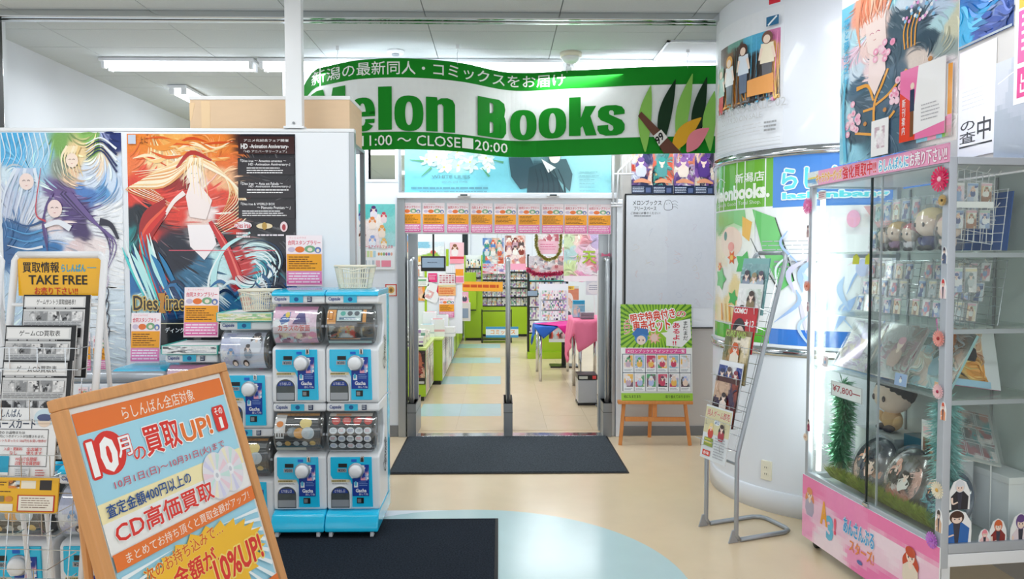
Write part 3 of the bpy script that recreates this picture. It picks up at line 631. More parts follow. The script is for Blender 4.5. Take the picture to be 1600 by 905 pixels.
    p.text('アニメ化記念フェア開催', 384, 217, 455, 221, wt, .02); p.text('HD', 379, 224, 390, 232, wt, .03); p.text('-Animation Anniversary-', 393, 225, 455, 233, wt, .02); p.text('「HD アニバーサリーフェア」', 384, 234, 452, 238, wt)
    p.text('『Dies irae ～ Amantes amentes ～', 378, 248, 451, 252.5, wt, .02); p.text('HD -Animation Anniversary-』', 391, 254, 457, 259, wt, .02); p.lines(388, 261, 455, 272, 3, wt, .4, 1, dash=12)
    p.text('『Dies irae ～ Acta est Fabula ～', 378, 283, 445, 288, wt, .02); p.text('HD -Animation Anniversary-』', 391, 288.5, 457, 293, wt, .02); p.lines(388, 295, 455, 303, 2, wt, .4, 2, dash=12)
    p.text('『Dies irae & WORLD BOX', 378, 315, 432, 319.5, wt, .02); p.text('～ Memento Premium ～ 』', 404, 321, 457, 326, wt, .02); p.lines(380, 328, 455, 338, 3, wt, .45, 3, dash=12)
    p.ell(381, 351, 14, 6, 'f3e9ee'); p.text('Dies irae', 369, 347, 393, 355, 'c9303c', .02); p.ell(415, 352, 13, 4.5, 'ecd9b0'); p.ell(415, 352, 4, 6, 'b9923c'); p.ell(446, 353, 6, 8, 'f0d8dc'); p.ell(446, 354, 3, 5, 'b0303c'); p.lines(370, 362, 393, 372, 2, 'f0d8dc', .6, 4); p.lines(404, 365, 456, 369, 1, 'e9dfe6', .6, 4)
    p.rect(201, 211, 213, 225, 'c9d4e6'); p.text('上に', 219, 214, 232, 224, '2a2020')
    p.text('Dies', 204, 461, 243, 484, '2c2110', .02, out='e3bd62', ow=.06); p.text('irae', 256, 461, 286, 484, '2c2110', .02, out='e3bd62', ow=.06)
    p.poly([(243, 457), (255, 457), (252, 480), (256, 488), (244, 489), (247, 470)], 'c98a2a')
    p.rect(198, 505, 465, 520, '15161a'); p.text('ディング', 254, 511, 285, 519, 'f4f4f4', .04); p.rect(198, 504, 465, 505.2, 'e9e2c0')
pxposter('large_poster', 'huge fiery red and navy poster with flowing blonde hair and white lettering on the partition', 'poster', 198, 209, 465, 545, PY-.004, lambda p: (draw_red_poster(p), p.rect(198, 520, 465, 545, '15161a')), mat='gloss_print')
# ---- the pink and orange stamp-rally leaflet, many copies
def draw_leaflet(p):
    p.rect(0, 0, 1, 1, 'f9dfe6'); p.rect(.0, .0, 1, .36, 'fdeef2')
    p.text('ラ・ン・ど・ん × ゲーマーズ', .1, .03, .55, .07, 'e0335a'); p.text('合同スタンプラリー', .05, .1, .95, .19, 'e01f4f', .03, out='ffffff', ow=.04)
    p.ell(.15, .28, .1, .05, 'd4c3d8'); p.ell(.38, .28, .13, .06, 'ee7a3c'); p.ell(.66, .27, .15, .07, '7fae86'); p.ell(.88, .29, .09, .06, '6a7fb8'); p.ell(.66, .28, .07, .04, 'f3e2cf'); p.ell(.88, .3, .045, .035, 'f3e2cf')
    p.rect(.02, .37, .98, .7, 'f7a52c'); p.lines(.07, .42, .9, .68, 6, '6b3f14', .4, 3, gap=.4); p.rect(.02, .71, .98, .97, 'e983b6'); p.lines(.06, .74, .96, .9, 3, 'fbeaf3', .45, 5, gap=.1); p.rect(.02, .9, .98, .95, 'cf4f93'); p.lines(.06, .91, .96, .945, 1, 'fbeaf3', .6, 5, gap=.1)
LF = {}
def leaflet(label, x0, y0, x1, y1, Y, lean=0, group=None, rotz=0):
    a = P(x0, y0, Y); b = P(x1, y1, Y); w_, h_ = b.x-a.x, (a.z-b.z)/math.cos(lean)
    k = (round(w_, 2), round(h_, 2)); loc = ((a.x+b.x)/2, Y, b.z)
    if k in LF: o = dup(LF[k], loc=loc, label=label); o.rotation_euler = (lean, 0, rotz)
    else: o = LF[k] = poster('leaflet', label, 'leaflet', k[0], k[1], loc, draw_leaflet, lean=lean, rotz=rotz)
    if group: o['group'] = group
    return o
xs = [623, 660, 698, 735, 772, 809, 846, 882, 919]
for i, x in enumerate(xs):
    leaflet('pink and orange leaflet over the entrance, '+['first from the capsule machine side', 'second from the capsule machine side', 'third from the capsule machine side', 'fourth from the capsule machine side', 'middle of the strip', 'fourth from the whiteboard side', 'third from the whiteboard side', 'second from the whiteboard side', 'first from the whiteboard side'][i], x, 317+.3*i, x+35, 364+.3*i, WY-.01, group='leaflets in the strip over the entrance')
leaflet('pink and orange leaflet taped high between the red poster and the two basket-side machines', 447, 369, 504, 447, PY-.014, group='leaflets on the partition')
# ================================================================== capsule machines
UW, UH, UD = .297, .6, .38
def cm_print_insert(p, kind):
    if kind == 'pink':
        p.rect(0, 0, 1, 1, 'f7e8f0'); p.rect(0, 0, 1, .14, 'f2a3cb'); p.busy((0, .15, 1, .55), ['f9eef5', 'f5d5e6', 'ffffff', 'f3c6dc'], 14, 20, 12, 3); p.poly([(.15, .4), (.25, .25), (.4, .2), (.38, .42), (.2, .5)], '3f6fb8'); p.ell(.33, .27, .05, .07, 'f2d23c'); p.poly([(.45, .48), (.6, .2), (.72, .22), (.78, .5)], '4a3f86')
        p.text('カラスの仮面', .12, .5, .85, .64, 'e2333c', .04, out='ffffff'); p.busy((0, .68, 1, 1), ['f7c7d8', 'f4e9c9', 'e9a8c0', 'cfe3e9', 'ffffff', '9c5070'], 30, 24, 10, 5); p.ell(.9, .72, .08, .07, 'f29ac0')
    elif kind == 'black':
        p.rect(0, 0, 1, 1, '1d2022'); p.rect(0, 0, 1, .1, 'dfe6e8'); p.text('ミニチュアコレクション', .2, .02, .8, .09, '222222'); p.rect(.22, .14, .78, .42, 'cfe0e0'); p.ell(.36, .24, .06, .06, '3fae9f'); p.ell(.52, .24, .06, .06, '4a5560'); p.ell(.68, .24, .06, .06, '4a5560'); p.lines(.28, .34, .74, .4, 1, '5680a0', .8, 3, dash=7)
        p.rect(0, .14, .2, .48, 'f0a33c'); p.frame(.03, .2, .14, .4, .02, 'b8641a'); p.rect(.82, .14, .9, .45, 'e9a040'); p.rect(.92, .12, 1, .5, '2a2526'); p.busy((.05, .52, 1, .8), ['1d2022', 'd5dadc', '4f5a60', 'b89a60', '8a9698', 'c94a3c'], 30, 26, 10, 8); p.rect(.05, .82, .75, .85, 'e9a060'); p.rect(0, .9, 1, 1, 'b8d4d2')
    elif kind == 'ball':
        p.rect(0, 0, 1, 1, '26292c'); p.rect(0, 0, 1, .08, 'f0b060'); p.text('しょうかん', .3, .01, .8, .08, 'b05a10'); p.rect(0, .05, .25, .5, 'ece6e2'); p.ell(.12, .3, .08, .07, 'f08a20'); p.rect(.02, .42, .22, .62, 'f3f3f3'); p.rect(.05, .5, .08, .58, '222222'); p.rect(.11, .5, .13, .58, '222222'); p.rect(.16, .5, .2, .58, '222222')
        for x, y, r_, c_ in ((.42, .48, .12, '7d8d94'), (.58, .5, .13, 'e9a63a'), (.72, .28, .14, 'f2d98a'), (.78, .5, .15, 'cfd6da'), (.1, .75, .07, 'd6dadc'), (.3, .74, .07, 'd8b060'), (.5, .74, .07, 'b9bfc2'), (.7, .74, .07, 'd6dadc'), (.88, .73, .07, 'e2c06a')): p.ell(x, y, r_, r_*.9, c_)
        p.rect(0, .86, .7, 1, 'd9d5c4')
    elif kind == 'red':
        p.rect(0, 0, 1, 1, '1c1e20'); p.rect(0, 0, 1, .1, 'f2e6da'); p.rect(.15, .02, .5, .09, 'f0a870')
        for k in range(4): p.ell(.17+.25*k, .22, .1, .1, 'cf3a34'); p.lines(.1+.25*k, .17, .26+.25*k, .27, 3, 'f3d8d0', .3, k, dash=3)
        for j in range(3):
            for k in range(5): p.ell(.12+.2*k, .45+.17*j, .09, .075, 'dfe4e8'); p.lines(.06+.2*k, .42+.17*j, .18+.2*k, .48+.17*j, 2, ['6a7076', 'cf3a44', '3f5fb0'][(k+j) % 3], .4, k+9*j, dash=3)
        p.rect(0, .93, 1, 1, 'c9ccd0')
    else:
        p.rect(0, 0, 1, 1, 'dfe1f0'); p.busy((0, .06, .45, .95), ['e4e4f4', 'cfd0ea', 'f2f2f8', 'b9bce0'], 16, 14, 20, 8)
        p.text('デフォルメ マスコット', .3, .03, .8, .09, '5a5a70'); p.figure(.24, .5, .1, '6aa0d8', 'd8dcea'); p.figure(.64, .42, .11, '4a3a3c', '9aa0b0'); p.figure(.82, .16, .17, '463c44', 'e9eaf2'); p.ell(.33, .78, .07, .09, '3c3644'); p.ell(.33, .8, .045, .06, 'f2ded2'); p.ell(.58, .78, .07, .09, '3c3030'); p.ell(.58, .8, .045, .06, 'f2ded2')
def capsule_machine(name, label, kind, x, y, z, rotz=0, lid=True, cap=None, group='capsule machines'):
    o = thing(name, label, 'capsule machine', (x, y, z), rotz, group); h = UW/2
    b = MB().box(-h, h, 0, UD, 0, .31); b2 = MB().box(-h, h, 0, UD, .555, UH); b3 = MB().box(-h, h, .19, UD, .3, .57)
    # side profile seen from beside: lower cabinet, waist behind the drum, header
    prof = [(0, .0), (UD, .0), (UD, UH), (.004, UH), (.0, UH-.045), (.03, UH-.05), (.17, UH-.06), (.2, .43), (.15, .33), (.02, .315), (-.004, .30), (-.004, .03)]
    M = Matrix(((0, 1, 0, 0), (1, 0, 0, 0), (0, 0, 1, 0), (0, 0, 0, 1)))
    MB().prism(prof, -h+.002, h-.002, M=M).build('body', 'white_plastic', o, bevel=.012, seg=3)
    MB().box(h-.004, h+.0008, .30, UD-.004, .004, UH-.004).build('side_stripe', 'blue_plastic', o, bevel=.002)
    if lid:
        MB().prism([(-.006, UH-.004), (UD, UH-.004), (UD, UH+.03), (.05, UH+.03), (-.002, UH+.014)], -h+.002, h-.002, M=M).build('lid', 'blue_plastic', o, bevel=.006)
    # drum: clear cylinder lying across, ends dark
    MX = Matrix.Translation((0, .085, .432)) @ Matrix.Rotation(R(90), 4, 'Y'); r = .118
    MB().lathe([(r, -h+.012), (r+.006, -h+.02), (r, -h+.03), (r, h-.03), (r+.006, h-.02), (r, h-.012)], 40, M=MX).build('drum', 'drum', o, smooth=True)
    MB().lathe([(.03, h-.05), (r-.012, h-.045), (r-.012, h-.04), (.0, h-.04)], 32, M=MX).build('drum_end', 'black_plastic', o, smooth=True)
    MB().box(h-.016, h-.004, -.022, -.012, .425, .437).build('drum_latch', 'silver_paint', o); MB().box(-h+.004, -h+.016, -.026, -.012, .425, .437).build('drum_latch', 'silver_paint', o)
    ang = lambda v: math.pi*(1.34-v*.72)   # card wraps the inside of the drum front
    cmap = lambda u, v, off: Vector(((u-.5)*(UW*.80)-.014, .085+(r-.008+off)*math.cos(ang(v)), .432+(r-.008+off)*math.sin(ang(v))))
    cmb = MB(); k = 12; vs = [cmap(u, i/k, 0) for i in range(k+1) for u in (0, 1)]; cmb.add(vs, [(2*i, 2*i+1, 2*i+3, 2*i+2) for i in range(k)], 'f2f2f4')
    card = cmb.build('insert_card', 'colour', o)
    p = Print(1, 1); p.eps = .0003; cm_print_insert(p, kind)
    # the print follows the card's curve: cut it across first
    me_p = p; _bend(p, 14); p.build('card_print', 'print', card, mapf=cmap)
    cap = cap or ['e86aa8', 'f0c23c', '58b4e0', 'e9e9ee', 'e2603c']
    rg = random.Random(int(abs(x)*100+z*10))
    for i in range(7): MB().lathe([(.0005, -.021), (.012, -.018), (.02, -.007), (.021, .002), (.018, .012), (.0005, .021)], 12, cap[rg.randrange(len(cap))] if kind != 'mono' or i else 'd03a9c', M=Matrix.Translation((h-.09-.02*(i % 4)+(.045 if i > 4 else 0), .075+.03*(i % 3), .345+.03*(i//2)))).build('capsule', 'colour_gloss', o, smooth=True)
    X = lambda u: (u-.5)*UW; Z = lambda v: v*UH
    # blue front panel, stepping round the tray
    MB().prism([(X(.08), Z(.50)), (X(.85), Z(.50)), (X(.87), Z(.03)), (X(.48), Z(.03)), (X(.48), Z(.24)), (X(.44), Z(.29)), (X(.12), Z(.295)), (X(.08), Z(.33))], -.012, -.003).build('front_panel', 'blue_plastic', o, bevel=.003)
    MB().box(X(.23), X(.39), -.0145, -.0118, Z(.405), Z(.44)).build('display', 'black_plastic', o)
    pc = MB().box(X(.21), X(.38), -.014, -.0118, Z(.36), Z(.395)).build('price_plate', 'silver_paint', o)
    q = Print(UW*.15, UH*.028); q.text('¥200', .05, .05, .95, .95, '2a3a4a', .02); t_ = q.build('price_print', 'print', pc); t_.location = (X(.295), -.0142, Z(.364))
    MB().box(X(.47), X(.57), -.0135, -.0118, Z(.455), Z(.48)).build('coin_label', 'blue_cloth', o); MB().box(X(.64), X(.71), -.017, -.0118, Z(.455), Z(.51)).build('coin_slot', 'chrome', o, bevel=.002); MB().box(X(.665), X(.685), -.0178, -.0165, Z(.463), Z(.50)).build('slot', 'black', o)
    s_ = MB().box(X(.49), X(.80), -.0142, -.0118, Z(.135), Z(.43)).build('sticker', 'print', o); setcol_all(s_, '1b3f9c')
    q = Print(UW*.31, UH*.295); q.layer = 1; q.burst(.35, .8, .0, .0, 3, 'ffffff') if 0 else None
    q.busy((.5, .02, .98, .5), ['1b3f9c', 'e9a3b8', 'f2f2f6', '1b3f9c', '8fb3e0'], 16, 12, 14, 2); q.rect(.1, .56, .34, .72, 'e6eef6'); q.ell(.2, .6, .08, .08, '58b9dc'); q.lines(.42, .54, .95, .7, 3, '7fa0d8', .4, 3); q.text('Gacha', .2, .76, .85, .88, 'f4f6fa', .03); q.text('出してね', .4, .9, .95, .97, 'f4f6fa', .02)
    q.build('sticker_print', 'print', s_).location = (X(.645), -.0145, Z(.135))
    KM = Matrix.Translation((X(.56), -.012, Z(.375))) @ Matrix.Rotation(R(90), 4, 'X')
    MB().lathe([(.043, -.0), (.043, .006), (.036, .008), (.001, .008)], 28, M=KM).build('knob_plate', 'silver_paint', o, smooth=True)
    kn = MB().lathe([(.035, .008), (.036, .022), (.032, .030), (.018, .034), (.001, .035)], 28, M=KM).build('knob', 'white_plastic', o, smooth=True)
    MB().prism([(X(.56)-.036, Z(.375)-.012), (X(.56)-.02, Z(.375)-.038), (X(.56)+.006, Z(.375)-.034), (X(.56)-.01, Z(.375)+.02)], -.04, -.018).build('knob_grip', 'white_plastic', kn, bevel=.004)
    MB().box(X(.57), X(.70), -.0145, -.0118, Z(.065), Z(.12)).build('coin_return', 'black_plastic', o, bevel=.002); MB().box(X(.585), X(.65), -.016, -.0144, Z(.075), Z(.11)).build('return_flap', 'grey_metal', o)
    cx, zr = X(.26), Z(.15); rr = .05
    arch = [(cx+rr*1.02*math.cos(t), zr+rr*math.sin(t)*.9) for t in np.linspace(0, math.pi, 12)] + [(cx-rr*1.02, Z(.025)), (cx+rr*1.02, Z(.025))]
    arch2 = [(cx+(rr+.007)*1.02*math.cos(t), zr+(rr+.007)*math.sin(t)*.9) for t in np.linspace(0, math.pi, 12)] + [(cx-(rr+.007)*1.02, Z(.015)), (cx+(rr+.007)*1.02, Z(.015))]
    ty = MB().prism(arch2, -.010, -.004).build('tray_surround', 'white_plastic', o, bevel=.002)
    MB().prism(arch, -.0125, -.010).build('tray_door', 'dark_tray', ty)
    MB().box(cx-rr*.95, cx+rr*.95, -.0145, -.0122, Z(.035), Z(.10)).build('tray_lip', 'silver_paint', ty)
    q = Print(.088, .026); q.poly([(0, 1), (.06, .45), (.2, 0), (.8, 0), (.94, .45), (1, 1)], '1f3f92'); q.text('とり出し口', .15, .2, .8, .85, 'eef2f8', .02); q.build('tray_print', 'print', ty).location = (cx, -.0128, zr+.008)
    q = Print(UW*.34, UH*.05); q.rect(0, 0, 1, .45, 'e9dcb0'); q.lines(.02, .1, .98, .4, 1, '8a7a40', .8, 4, dash=9); q.lines(.05, .6, .95, .95, 2, '8a8f94', .4, 5, dash=9); q.build('notice_print', 'print', o).location = (X(.26), -.0055, Z(.235))
    hd = Print(UW*.96, UH*.07); hd.rect(.34, .06, .6, .94, '3cbbe0'); hd.ell(.47, .5, .045, .28, '1b5f9c', 14); hd.text('Capsule', .05, .2, .28, .8, '1f3f8c', .02)
    if kind != 'black' and kind != 'mono': hd.rect(.68, .15, .77, .85, '2a3a5a'); hd.lines(.69, .2, .76, .8, 3, 'dfe6ee', .4, 3, dash=3)
    hd.build('header_print', 'print', o).location = (0, -.003, UH*.928)
    sl = Print(.12, .2); sl.text('Capsule', 0, 0, 1, 1, '20262e', .0, rot=-1.2); so = sl.build('side_print', 'print', o); so.rotation_euler = (0, 0, R(90)); so.location = (h+.0006, .20, .16)
    return o
def _bend(p, n):
    """cut the print into n strips across so that it can follow a curve"""
    me = bpy.data.meshes.new('t'); me.from_pydata(p.v, [], p.f); setcol(me, p.c)
    bm = bmesh.new(); bm.from_mesh(me)
    for i in range(1, n): bmesh.ops.bisect_plane(bm, geom=bm.verts[:]+bm.edges[:]+bm.faces[:], plane_co=(0, 0, p.h*i/n), plane_no=(0, 0, 1), dist=1e-6)
    cl = bm.loops.layers.float_color['Col']; bm.verts.ensure_lookup_table(); bm.verts.index_update()
    p.v = [tuple(v.co) for v in bm.verts]; p.f = [tuple(v.index for v in f_.verts) for f_ in bm.faces]; p.c = [tuple(f_.loops[0][cl])[:3] for f_ in bm.faces]
    bm.free(); bpy.data.meshes.remove(me)
def setcol_all(o, col):
    a = o.data.color_attributes['Col']; c = np.ones((len(a.data), 4), dtype=np.float32); c[:, :3] = lin(col); a.data.foreach_set('color', c.ravel())
def caster_base(label, x, y):
    o = thing('caster_base', label, 'machine base', (x, y, 0)); h = UW/2
    M = Matrix(((0, 1, 0, 0), (1, 0, 0, 0), (0, 0, 1, 0), (0, 0, 0, 1)))
    MB().prism([(-.075, .045), (UD+.02, .045), (UD+.02, .148), (0, .148), (-.045, .135), (-.072, .085)], -h+.0015, h-.0015, M=M).build('skirt', 'blue_plastic', o, bevel=.01, seg=3)
    for sx in (-h+.03, h-.04):
        for sy in (-.03, UD-.03):
            c = MB().tube([(sx-.009, sy, .024), (sx+.009, sy, .024)], .0235, 16).build('caster', 'white_plastic', o, smooth=True)
            MB().box(sx-.014, sx+.014, sy-.012, sy+.012, .03, .048).build('fork', 'chrome', c)
GY = 4.10
XA, XB, XC, XD, XE = [P(px, 500, GY).x for px in (550, 466, 381, 294, 208)]
caster_base('blue wheeled base under the machines nearest the shop entrance', XA, GY)
caster_base('blue wheeled base under the second pair of machines from the entrance', XB, GY)
capsule_machine('capsule_machine', 'lower capsule machine nearest the entrance, red and white card in its drum', 'red', XA, GY, .148, lid=False)
capsule_machine('capsule_machine', 'lower capsule machine with grey and yellow balls on its black card', 'ball', XB, GY, .148, lid=False)
capsule_machine('capsule_machine', 'upper capsule machine nearest the entrance, black card with orange edges in its drum', 'black', XA, GY, .750)
capsule_machine('capsule_machine', 'upper capsule machine with pink and white card showing red lettering', 'pink', XB, GY, .750)
capsule_machine('capsule_machine', 'bottom capsule machine of the third stack, half hidden behind the wooden board', 'ball', XC, GY+.03, 0, lid=False)
capsule_machine('capsule_machine', 'lilac-carded capsule machine on the third stack with a basket and leaflet tray above', 'mono', XC, GY+.03, .602, lid=False)
for x, zt, lab, kd in ((XD, 1.02, 'capsule machine carrying a sketched leaflet tray, standing behind the board top edge', 'pink'), (XE, .905, 'capsule machine with a plain blue lid, half behind a propped leaflet', 'red')):
    st = thing('machine_stand', 'low white stand under the '+lab[:46].split(',')[0], 'stand', (x, GY+.03, 0)); MB().box(-UW/2, UW/2, 0, UD, 0, zt-UH-.003).build('cabinet', 'white_plastic', st, bevel=.006); MB().box(-UW/2+.03, UW/2-.03, -.004, 0, .03, zt-UH-.04).build('front_board', 'panel_white', st)
    capsule_machine('capsule_machine', lab, kd, x, GY+.03, zt-UH, lid=(zt < 1))
capsule_machine('capsule_machine', 'low capsule machine seen through the lower wires of the leaflet rack', 'mono', -1.66, 3.02, .075, lid=True)
capsule_machine('capsule_machine', 'low capsule machine behind the leaflet rack, cut by the photo edge', 'ball', -1.98, 3.02, .075, lid=True)
for k, x in enumerate((-1.66, -1.98)):
    st = thing('machine_plinth', ['low white plinth under the machine behind the rack wires', 'low white plinth under the machine at the photo edge'][k], 'plinth', (x, 3.02, 0)); MB().box(-UW/2, UW/2, 0, UD, 0, .073).build('plinth_block', 'white_plastic', st, bevel=.005)
# leaflet trays lying on two stacks
def tray(label, x, z, px0, px1, pal, seed, tilt=0):
    o = thing('leaflet_tray', label, 'tray', (x, GY+.01, z), tilt)
    MB().box(-.155, .155, 0, .33, 0, .004).box(-.155, .155, 0, .004, .004, .05).box(-.155, -.151, .004, .33, .004, .05).box(.151, .155, .004, .33, .004, .05).build('tray_body', 'teal_plastic', o, bevel=.001)
    MB().box(-.149, .149, .006, .32, .004, .044).build('paper_pile', 'paper', o)
    q = Print(.30, .044); q.rect(0, 0, 1, 1, 'eef3ee'); q.busy((0.01, .08, .99, .92), pal, 50, 60, 9, seed, warp=.02); q.build('front_print', 'print', o).location = (0, -.0004, .003)
tray('teal tray with a green and cream patterned strip on the third stack', XC, 1.204, 0, 0, ['f2f0d8', 'cfe08a', 'f4f4ee', 'e9e3b0', '9ccf9a'], 3)
tray('teal tray with a black and white sketched strip on the fourth stack', XD, 1.022, 0, 0, ['f4f4f4', 'ffffff', 'e4e6e8', '4a4f54', 'c9d0d4'], 5)
# propped stamp leaflets
leaflet('pink and orange leaflet propped highest on the stacked machines, in front of the red poster', 285, 450, 341, 527, GY+.2, lean=R(-6), group='leaflets propped on the machines')
leaflet('pink and orange leaflet propped on the plain blue machine lid', 201, 489, 250, 567, GY+.2, lean=R(-6), group='leaflets propped on the machines')
leaflet('pink and orange leaflet seen between the white rack post and the pale poster, further one', 145, 525, 170, 578, PY-.012, group='leaflets behind the rack')
leaflet('pink and orange leaflet just behind the wires of the leaflet rack, partly hidden', 120, 520, 143, 580, PY-.012, group='leaflets behind the rack')
# low white counter rail
q0 = P(110, 583, 3.86); q1 = P(266, 583, 3.86)
o = thing('counter', 'low white counter with a rounded grey top edge below the propped leaflets', 'counter', (q0.x, 3.86, 0))
MB().box(-.6, q1.x-q0.x-.06, .02, .2, 0, q0.z-.06).build('counter_body', 'panel_white', o)
MB().tube([(-.6, .05, q0.z-.032), (q1.x-q0.x-.05, .05, q0.z-.032)], .032, 20).build('edge_rail', 'silver_paint', o, smooth=True)
for i in range(3):
    leaflet('pink leaflet stuck on the front of the low white counter, '+['nearest the rack post', 'middle of three', 'nearest the wooden board'][i], 122+18*i, 606, 138+18*i, 632, 3.865, group='leaflets on the counter front')
# baskets
def basket(label, px0, px1, py0, py1, Y, zb=None, rotz=0, group='white plastic baskets'):
    a = P(px0, py0, Y); b = P(px1, py1, Y); wt = (b.x-a.x)/2; h_ = a.z-b.z; wb = wt*.78; d = .09
    o = thing('basket', label, 'basket', ((a.x+b.x)/2, Y, zb or b.z), rotz, group); m = MB()
    m.box(-wb, wb, .012, 2*d*.85, 0, .004)
    n = 14
    for i in range(n+1):
        t = -1+2*i/n; m.tube([(wb*t, .01, .002), (wt*t, 0, h_)], .0022, 5); m.tube([(wb*t, 2*d*.85, .002), (wt*t, 2*d, h_)], .0022, 5)
    for i in range(9):
        t = i/8; 
        for s in (-1, 1): m.tube([(s*wb, .01+(2*d*.85-.01)*t, .002), (s*wt, 2*d*t, h_)], .0022, 5)
    for v in (.2, .45, .7):
        ww = wb+(wt-wb)*v; m.tube([(-ww, .01*(1-v), h_*v), (ww, .01*(1-v), h_*v), (ww, 2*d*(.85+.15*v), h_*v), (-ww, 2*d*(.85+.15*v), h_*v)], .002, 5, closed=True)
    m.build('lattice', 'cream_plastic', o)
    MB().tube([(-wt, 0, h_), (wt, 0, h_), (wt, 2*d, h_), (-wt, 2*d, h_)], .0075, 8, closed=True).build('rim', 'cream_plastic', o, smooth=True)
    MB().tube([(-wt*.8, -.006, h_-.008), (0, -.012, h_-.026), (wt*.8, -.006, h_-.008)], .004, 6).build('handle', 'cream_plastic', o, smooth=True)
basket('white slatted basket standing on the machine nearest the entrance', 523, 579, 417, 452, GY+.12, 1.3815)
basket('white lattice basket standing on the patterned leaflet tray', 373, 426, 461, 493, GY+.1, 1.2555)
# ================================================================== wooden A-board with the purchase poster
TL = P(103, 640, 2.1); ang, ln = 1.31, .3017
AW, AH = .698, .99
ab = thing('signboard', 'wood-framed standing board with orange and blue price poster leaning beside the leaflet rack', 'signboard')
wv = Vector((math.cos(ang), math.sin(ang), 0)); nv = Vector((wv.y, -wv.x, 0)); dv = nv*math.sin(ln)-Vector((0, 0, math.cos(ln))); ov = wv.cross(dv); ov = ov if ov.dot(nv) > 0 else -ov
mid = TL+wv*AW/2+dv*AH
Mb = Matrix.Identity(4)
for i in range(3): Mb[i][0] = wv[i]; Mb[i][1] = -ov[i]; Mb[i][2] = -dv[i]; Mb[i][3] = mid[i]
bt = -(mid.z-.012)/math.cos(ln)      # local z of the feet
ab.matrix_world = Mb
fw = .035
fr = MB().box(-AW/2-fw, AW/2+fw, -.012, .022, AH, AH+fw).box(-AW/2-fw, AW/2+fw, -.012, .022, -.028, 0)
for nm, a_ in (('rail', (-AW/2-fw, AW/2+fw, -.012, .024, AH, AH+fw)), ('rail', (-AW/2, AW/2, -.012, .024, -fw, 0)), ('stile', (-AW/2-fw, -AW/2, -.012, .024, bt, AH)), ('stile', (AW/2, AW/2+fw, -.012, .024, bt, AH))):
    MB().box(*a_).build(nm, 'wood', ab, bevel=.004)
MB().box(-AW/2, AW/2, .004, .014, 0, AH).build('backing_board', 'cardboard', ab)
for s in (-1, 1): MB().tube([(s*(AW/2-.04), .03, AH-.03), (s*(AW/2-.04), .03+.22, AH-.03-(AH-.03-bt)*.94)], .012, 8).build('rear_leg', 'wood', ab)
sh = MB().box(-AW/2+.002, AW/2-.002, .0008, .0035, .002, AH-.002, 'f4f4f2').build('poster_sheet', 'colour', ab)
p = Print(AW, AH, (0, 0, AW, AH)); p.layer = 6; p.eps = .0002
p.rect(.012, .02, AW-.012, .97, 'a9ddf0'); OR = 'ee7b36'; RD = 'e2382f'
p.rect(.012, .018, AW-.012, .082, OR); p.text('らしんばん全店対象', .19, .031, .525, .074, 'fdf1e6', .0)
p.rect(.012, .288, AW-.012, .44, 'fbeebb'); p.poly([(.012, .345), (AW-.012, .345), (AW-.012, .44), (.012, .44)], 'f5f5f3')
p.ell(.105, .155, .062, .066, RD, 32); p.text('10', .03, .105, .133, .213, 'ffffff', .045, out=RD, ow=.075); p.text('月', .135, .12, .19, .18, 'ffffff', .03, out=RD, ow=.06)
p.text('の', .19, .165, .24, .205, RD, .04, out='ffffff'); p.text('買取', .245, .115, .405, .205, RD, .045, out='ffffff', ow=.06); p.text('UP!', .415, .135, .57, .205, OR, .03, out='ffffff', ow=.06)
p.poly([(.590, .125), (.597, .115), (.650, .115), (.657, .125), (.657, .197), (.650, .207), (.597, .207), (.590, .197)], RD); p.text('その', .602, .122, .646, .148, 'ffffff', .03); p.text('1', .615, .158, .632, .198, 'ffffff', .03)
p.text('10月1日(日)～10月31日(火)まで', .088, .238, .607, .268, 'd8485a', .0)
for cx, cy in ((.60, .345), (.522, .348)):
    p.ell(cx, cy, .07, .082, 'e9e6ee', 36); l = p.layer
    for k in range(10): t = k*.63; p.poly([(cx, cy), (cx+.068*math.cos(t), cy+.08*math.sin(t)), (cx+.068*math.cos(t+.3), cy+.08*math.sin(t+.3))], ['cfe9e4', 'f2d5e0', 'd8d6f0', 'f4ecd0'][k % 4], layer=l)
    p.layer += 1; p.ell(cx, cy, .018, .021, 'f4f4f8', 20); p.ell(cx, cy, .008, .009, 'c9ccd6', 12)
p.text('査定金額400円以上の', .034, .296, .395, .335, '1f4f96', .03); p.text('CD高価買取', .042, .352, .48, .415, RD, .045, out='ffffff', ow=.05)
p.rect(.012, .435, AW-.012, .485, OR); p.text('まとめてお持ち頂くと買取金額がアップ！', .055, .445, .655, .476, 'fdf1e6', .0)
for k in range(60):
    t = math.pi*(k+.5)/60; c, s_ = math.cos(t), math.sin(t); L_ = min((AW/2-.02)/max(abs(c), 1e-3), .46/max(s_, 1e-3)); x_, y_ = AW/2, .5
    if k % 2: p.poly([(x_+.1*c, y_+.1*s_), (x_+L_*math.cos(t-.02), y_+L_*math.sin(t-.02)), (x_+L_*math.cos(t+.02), y_+L_*math.sin(t+.02))], 'f2fafd', layer=p.layer)
p.layer += 1
p.burst(.36, .62, .27, .32, 26, 'fbc234', asp=.42)
p.text('次のお持ち込みで…', .1, .505, .47, .548, 'e0641e', .03, rot=-.06, out='fbe07a', ow=.05)
p.text('金額が、', .205, .56, .43, .625, RD, .05, out='fbe07a', ow=.06); p.text('10%UP!', .38, .60, .645, .69, RD, .03, out='fbe07a', ow=.06); p.text('さらに', .06, .60, .2, .66, RD, .05, out='fbe07a', ow=.06)
p.rect(.012, .77, AW-.012, .80, OR); p.lines(.06, .83, .6, .94, 4, '5a5a60', .4, 3)
p.build('sheet_print', 'print', sh)
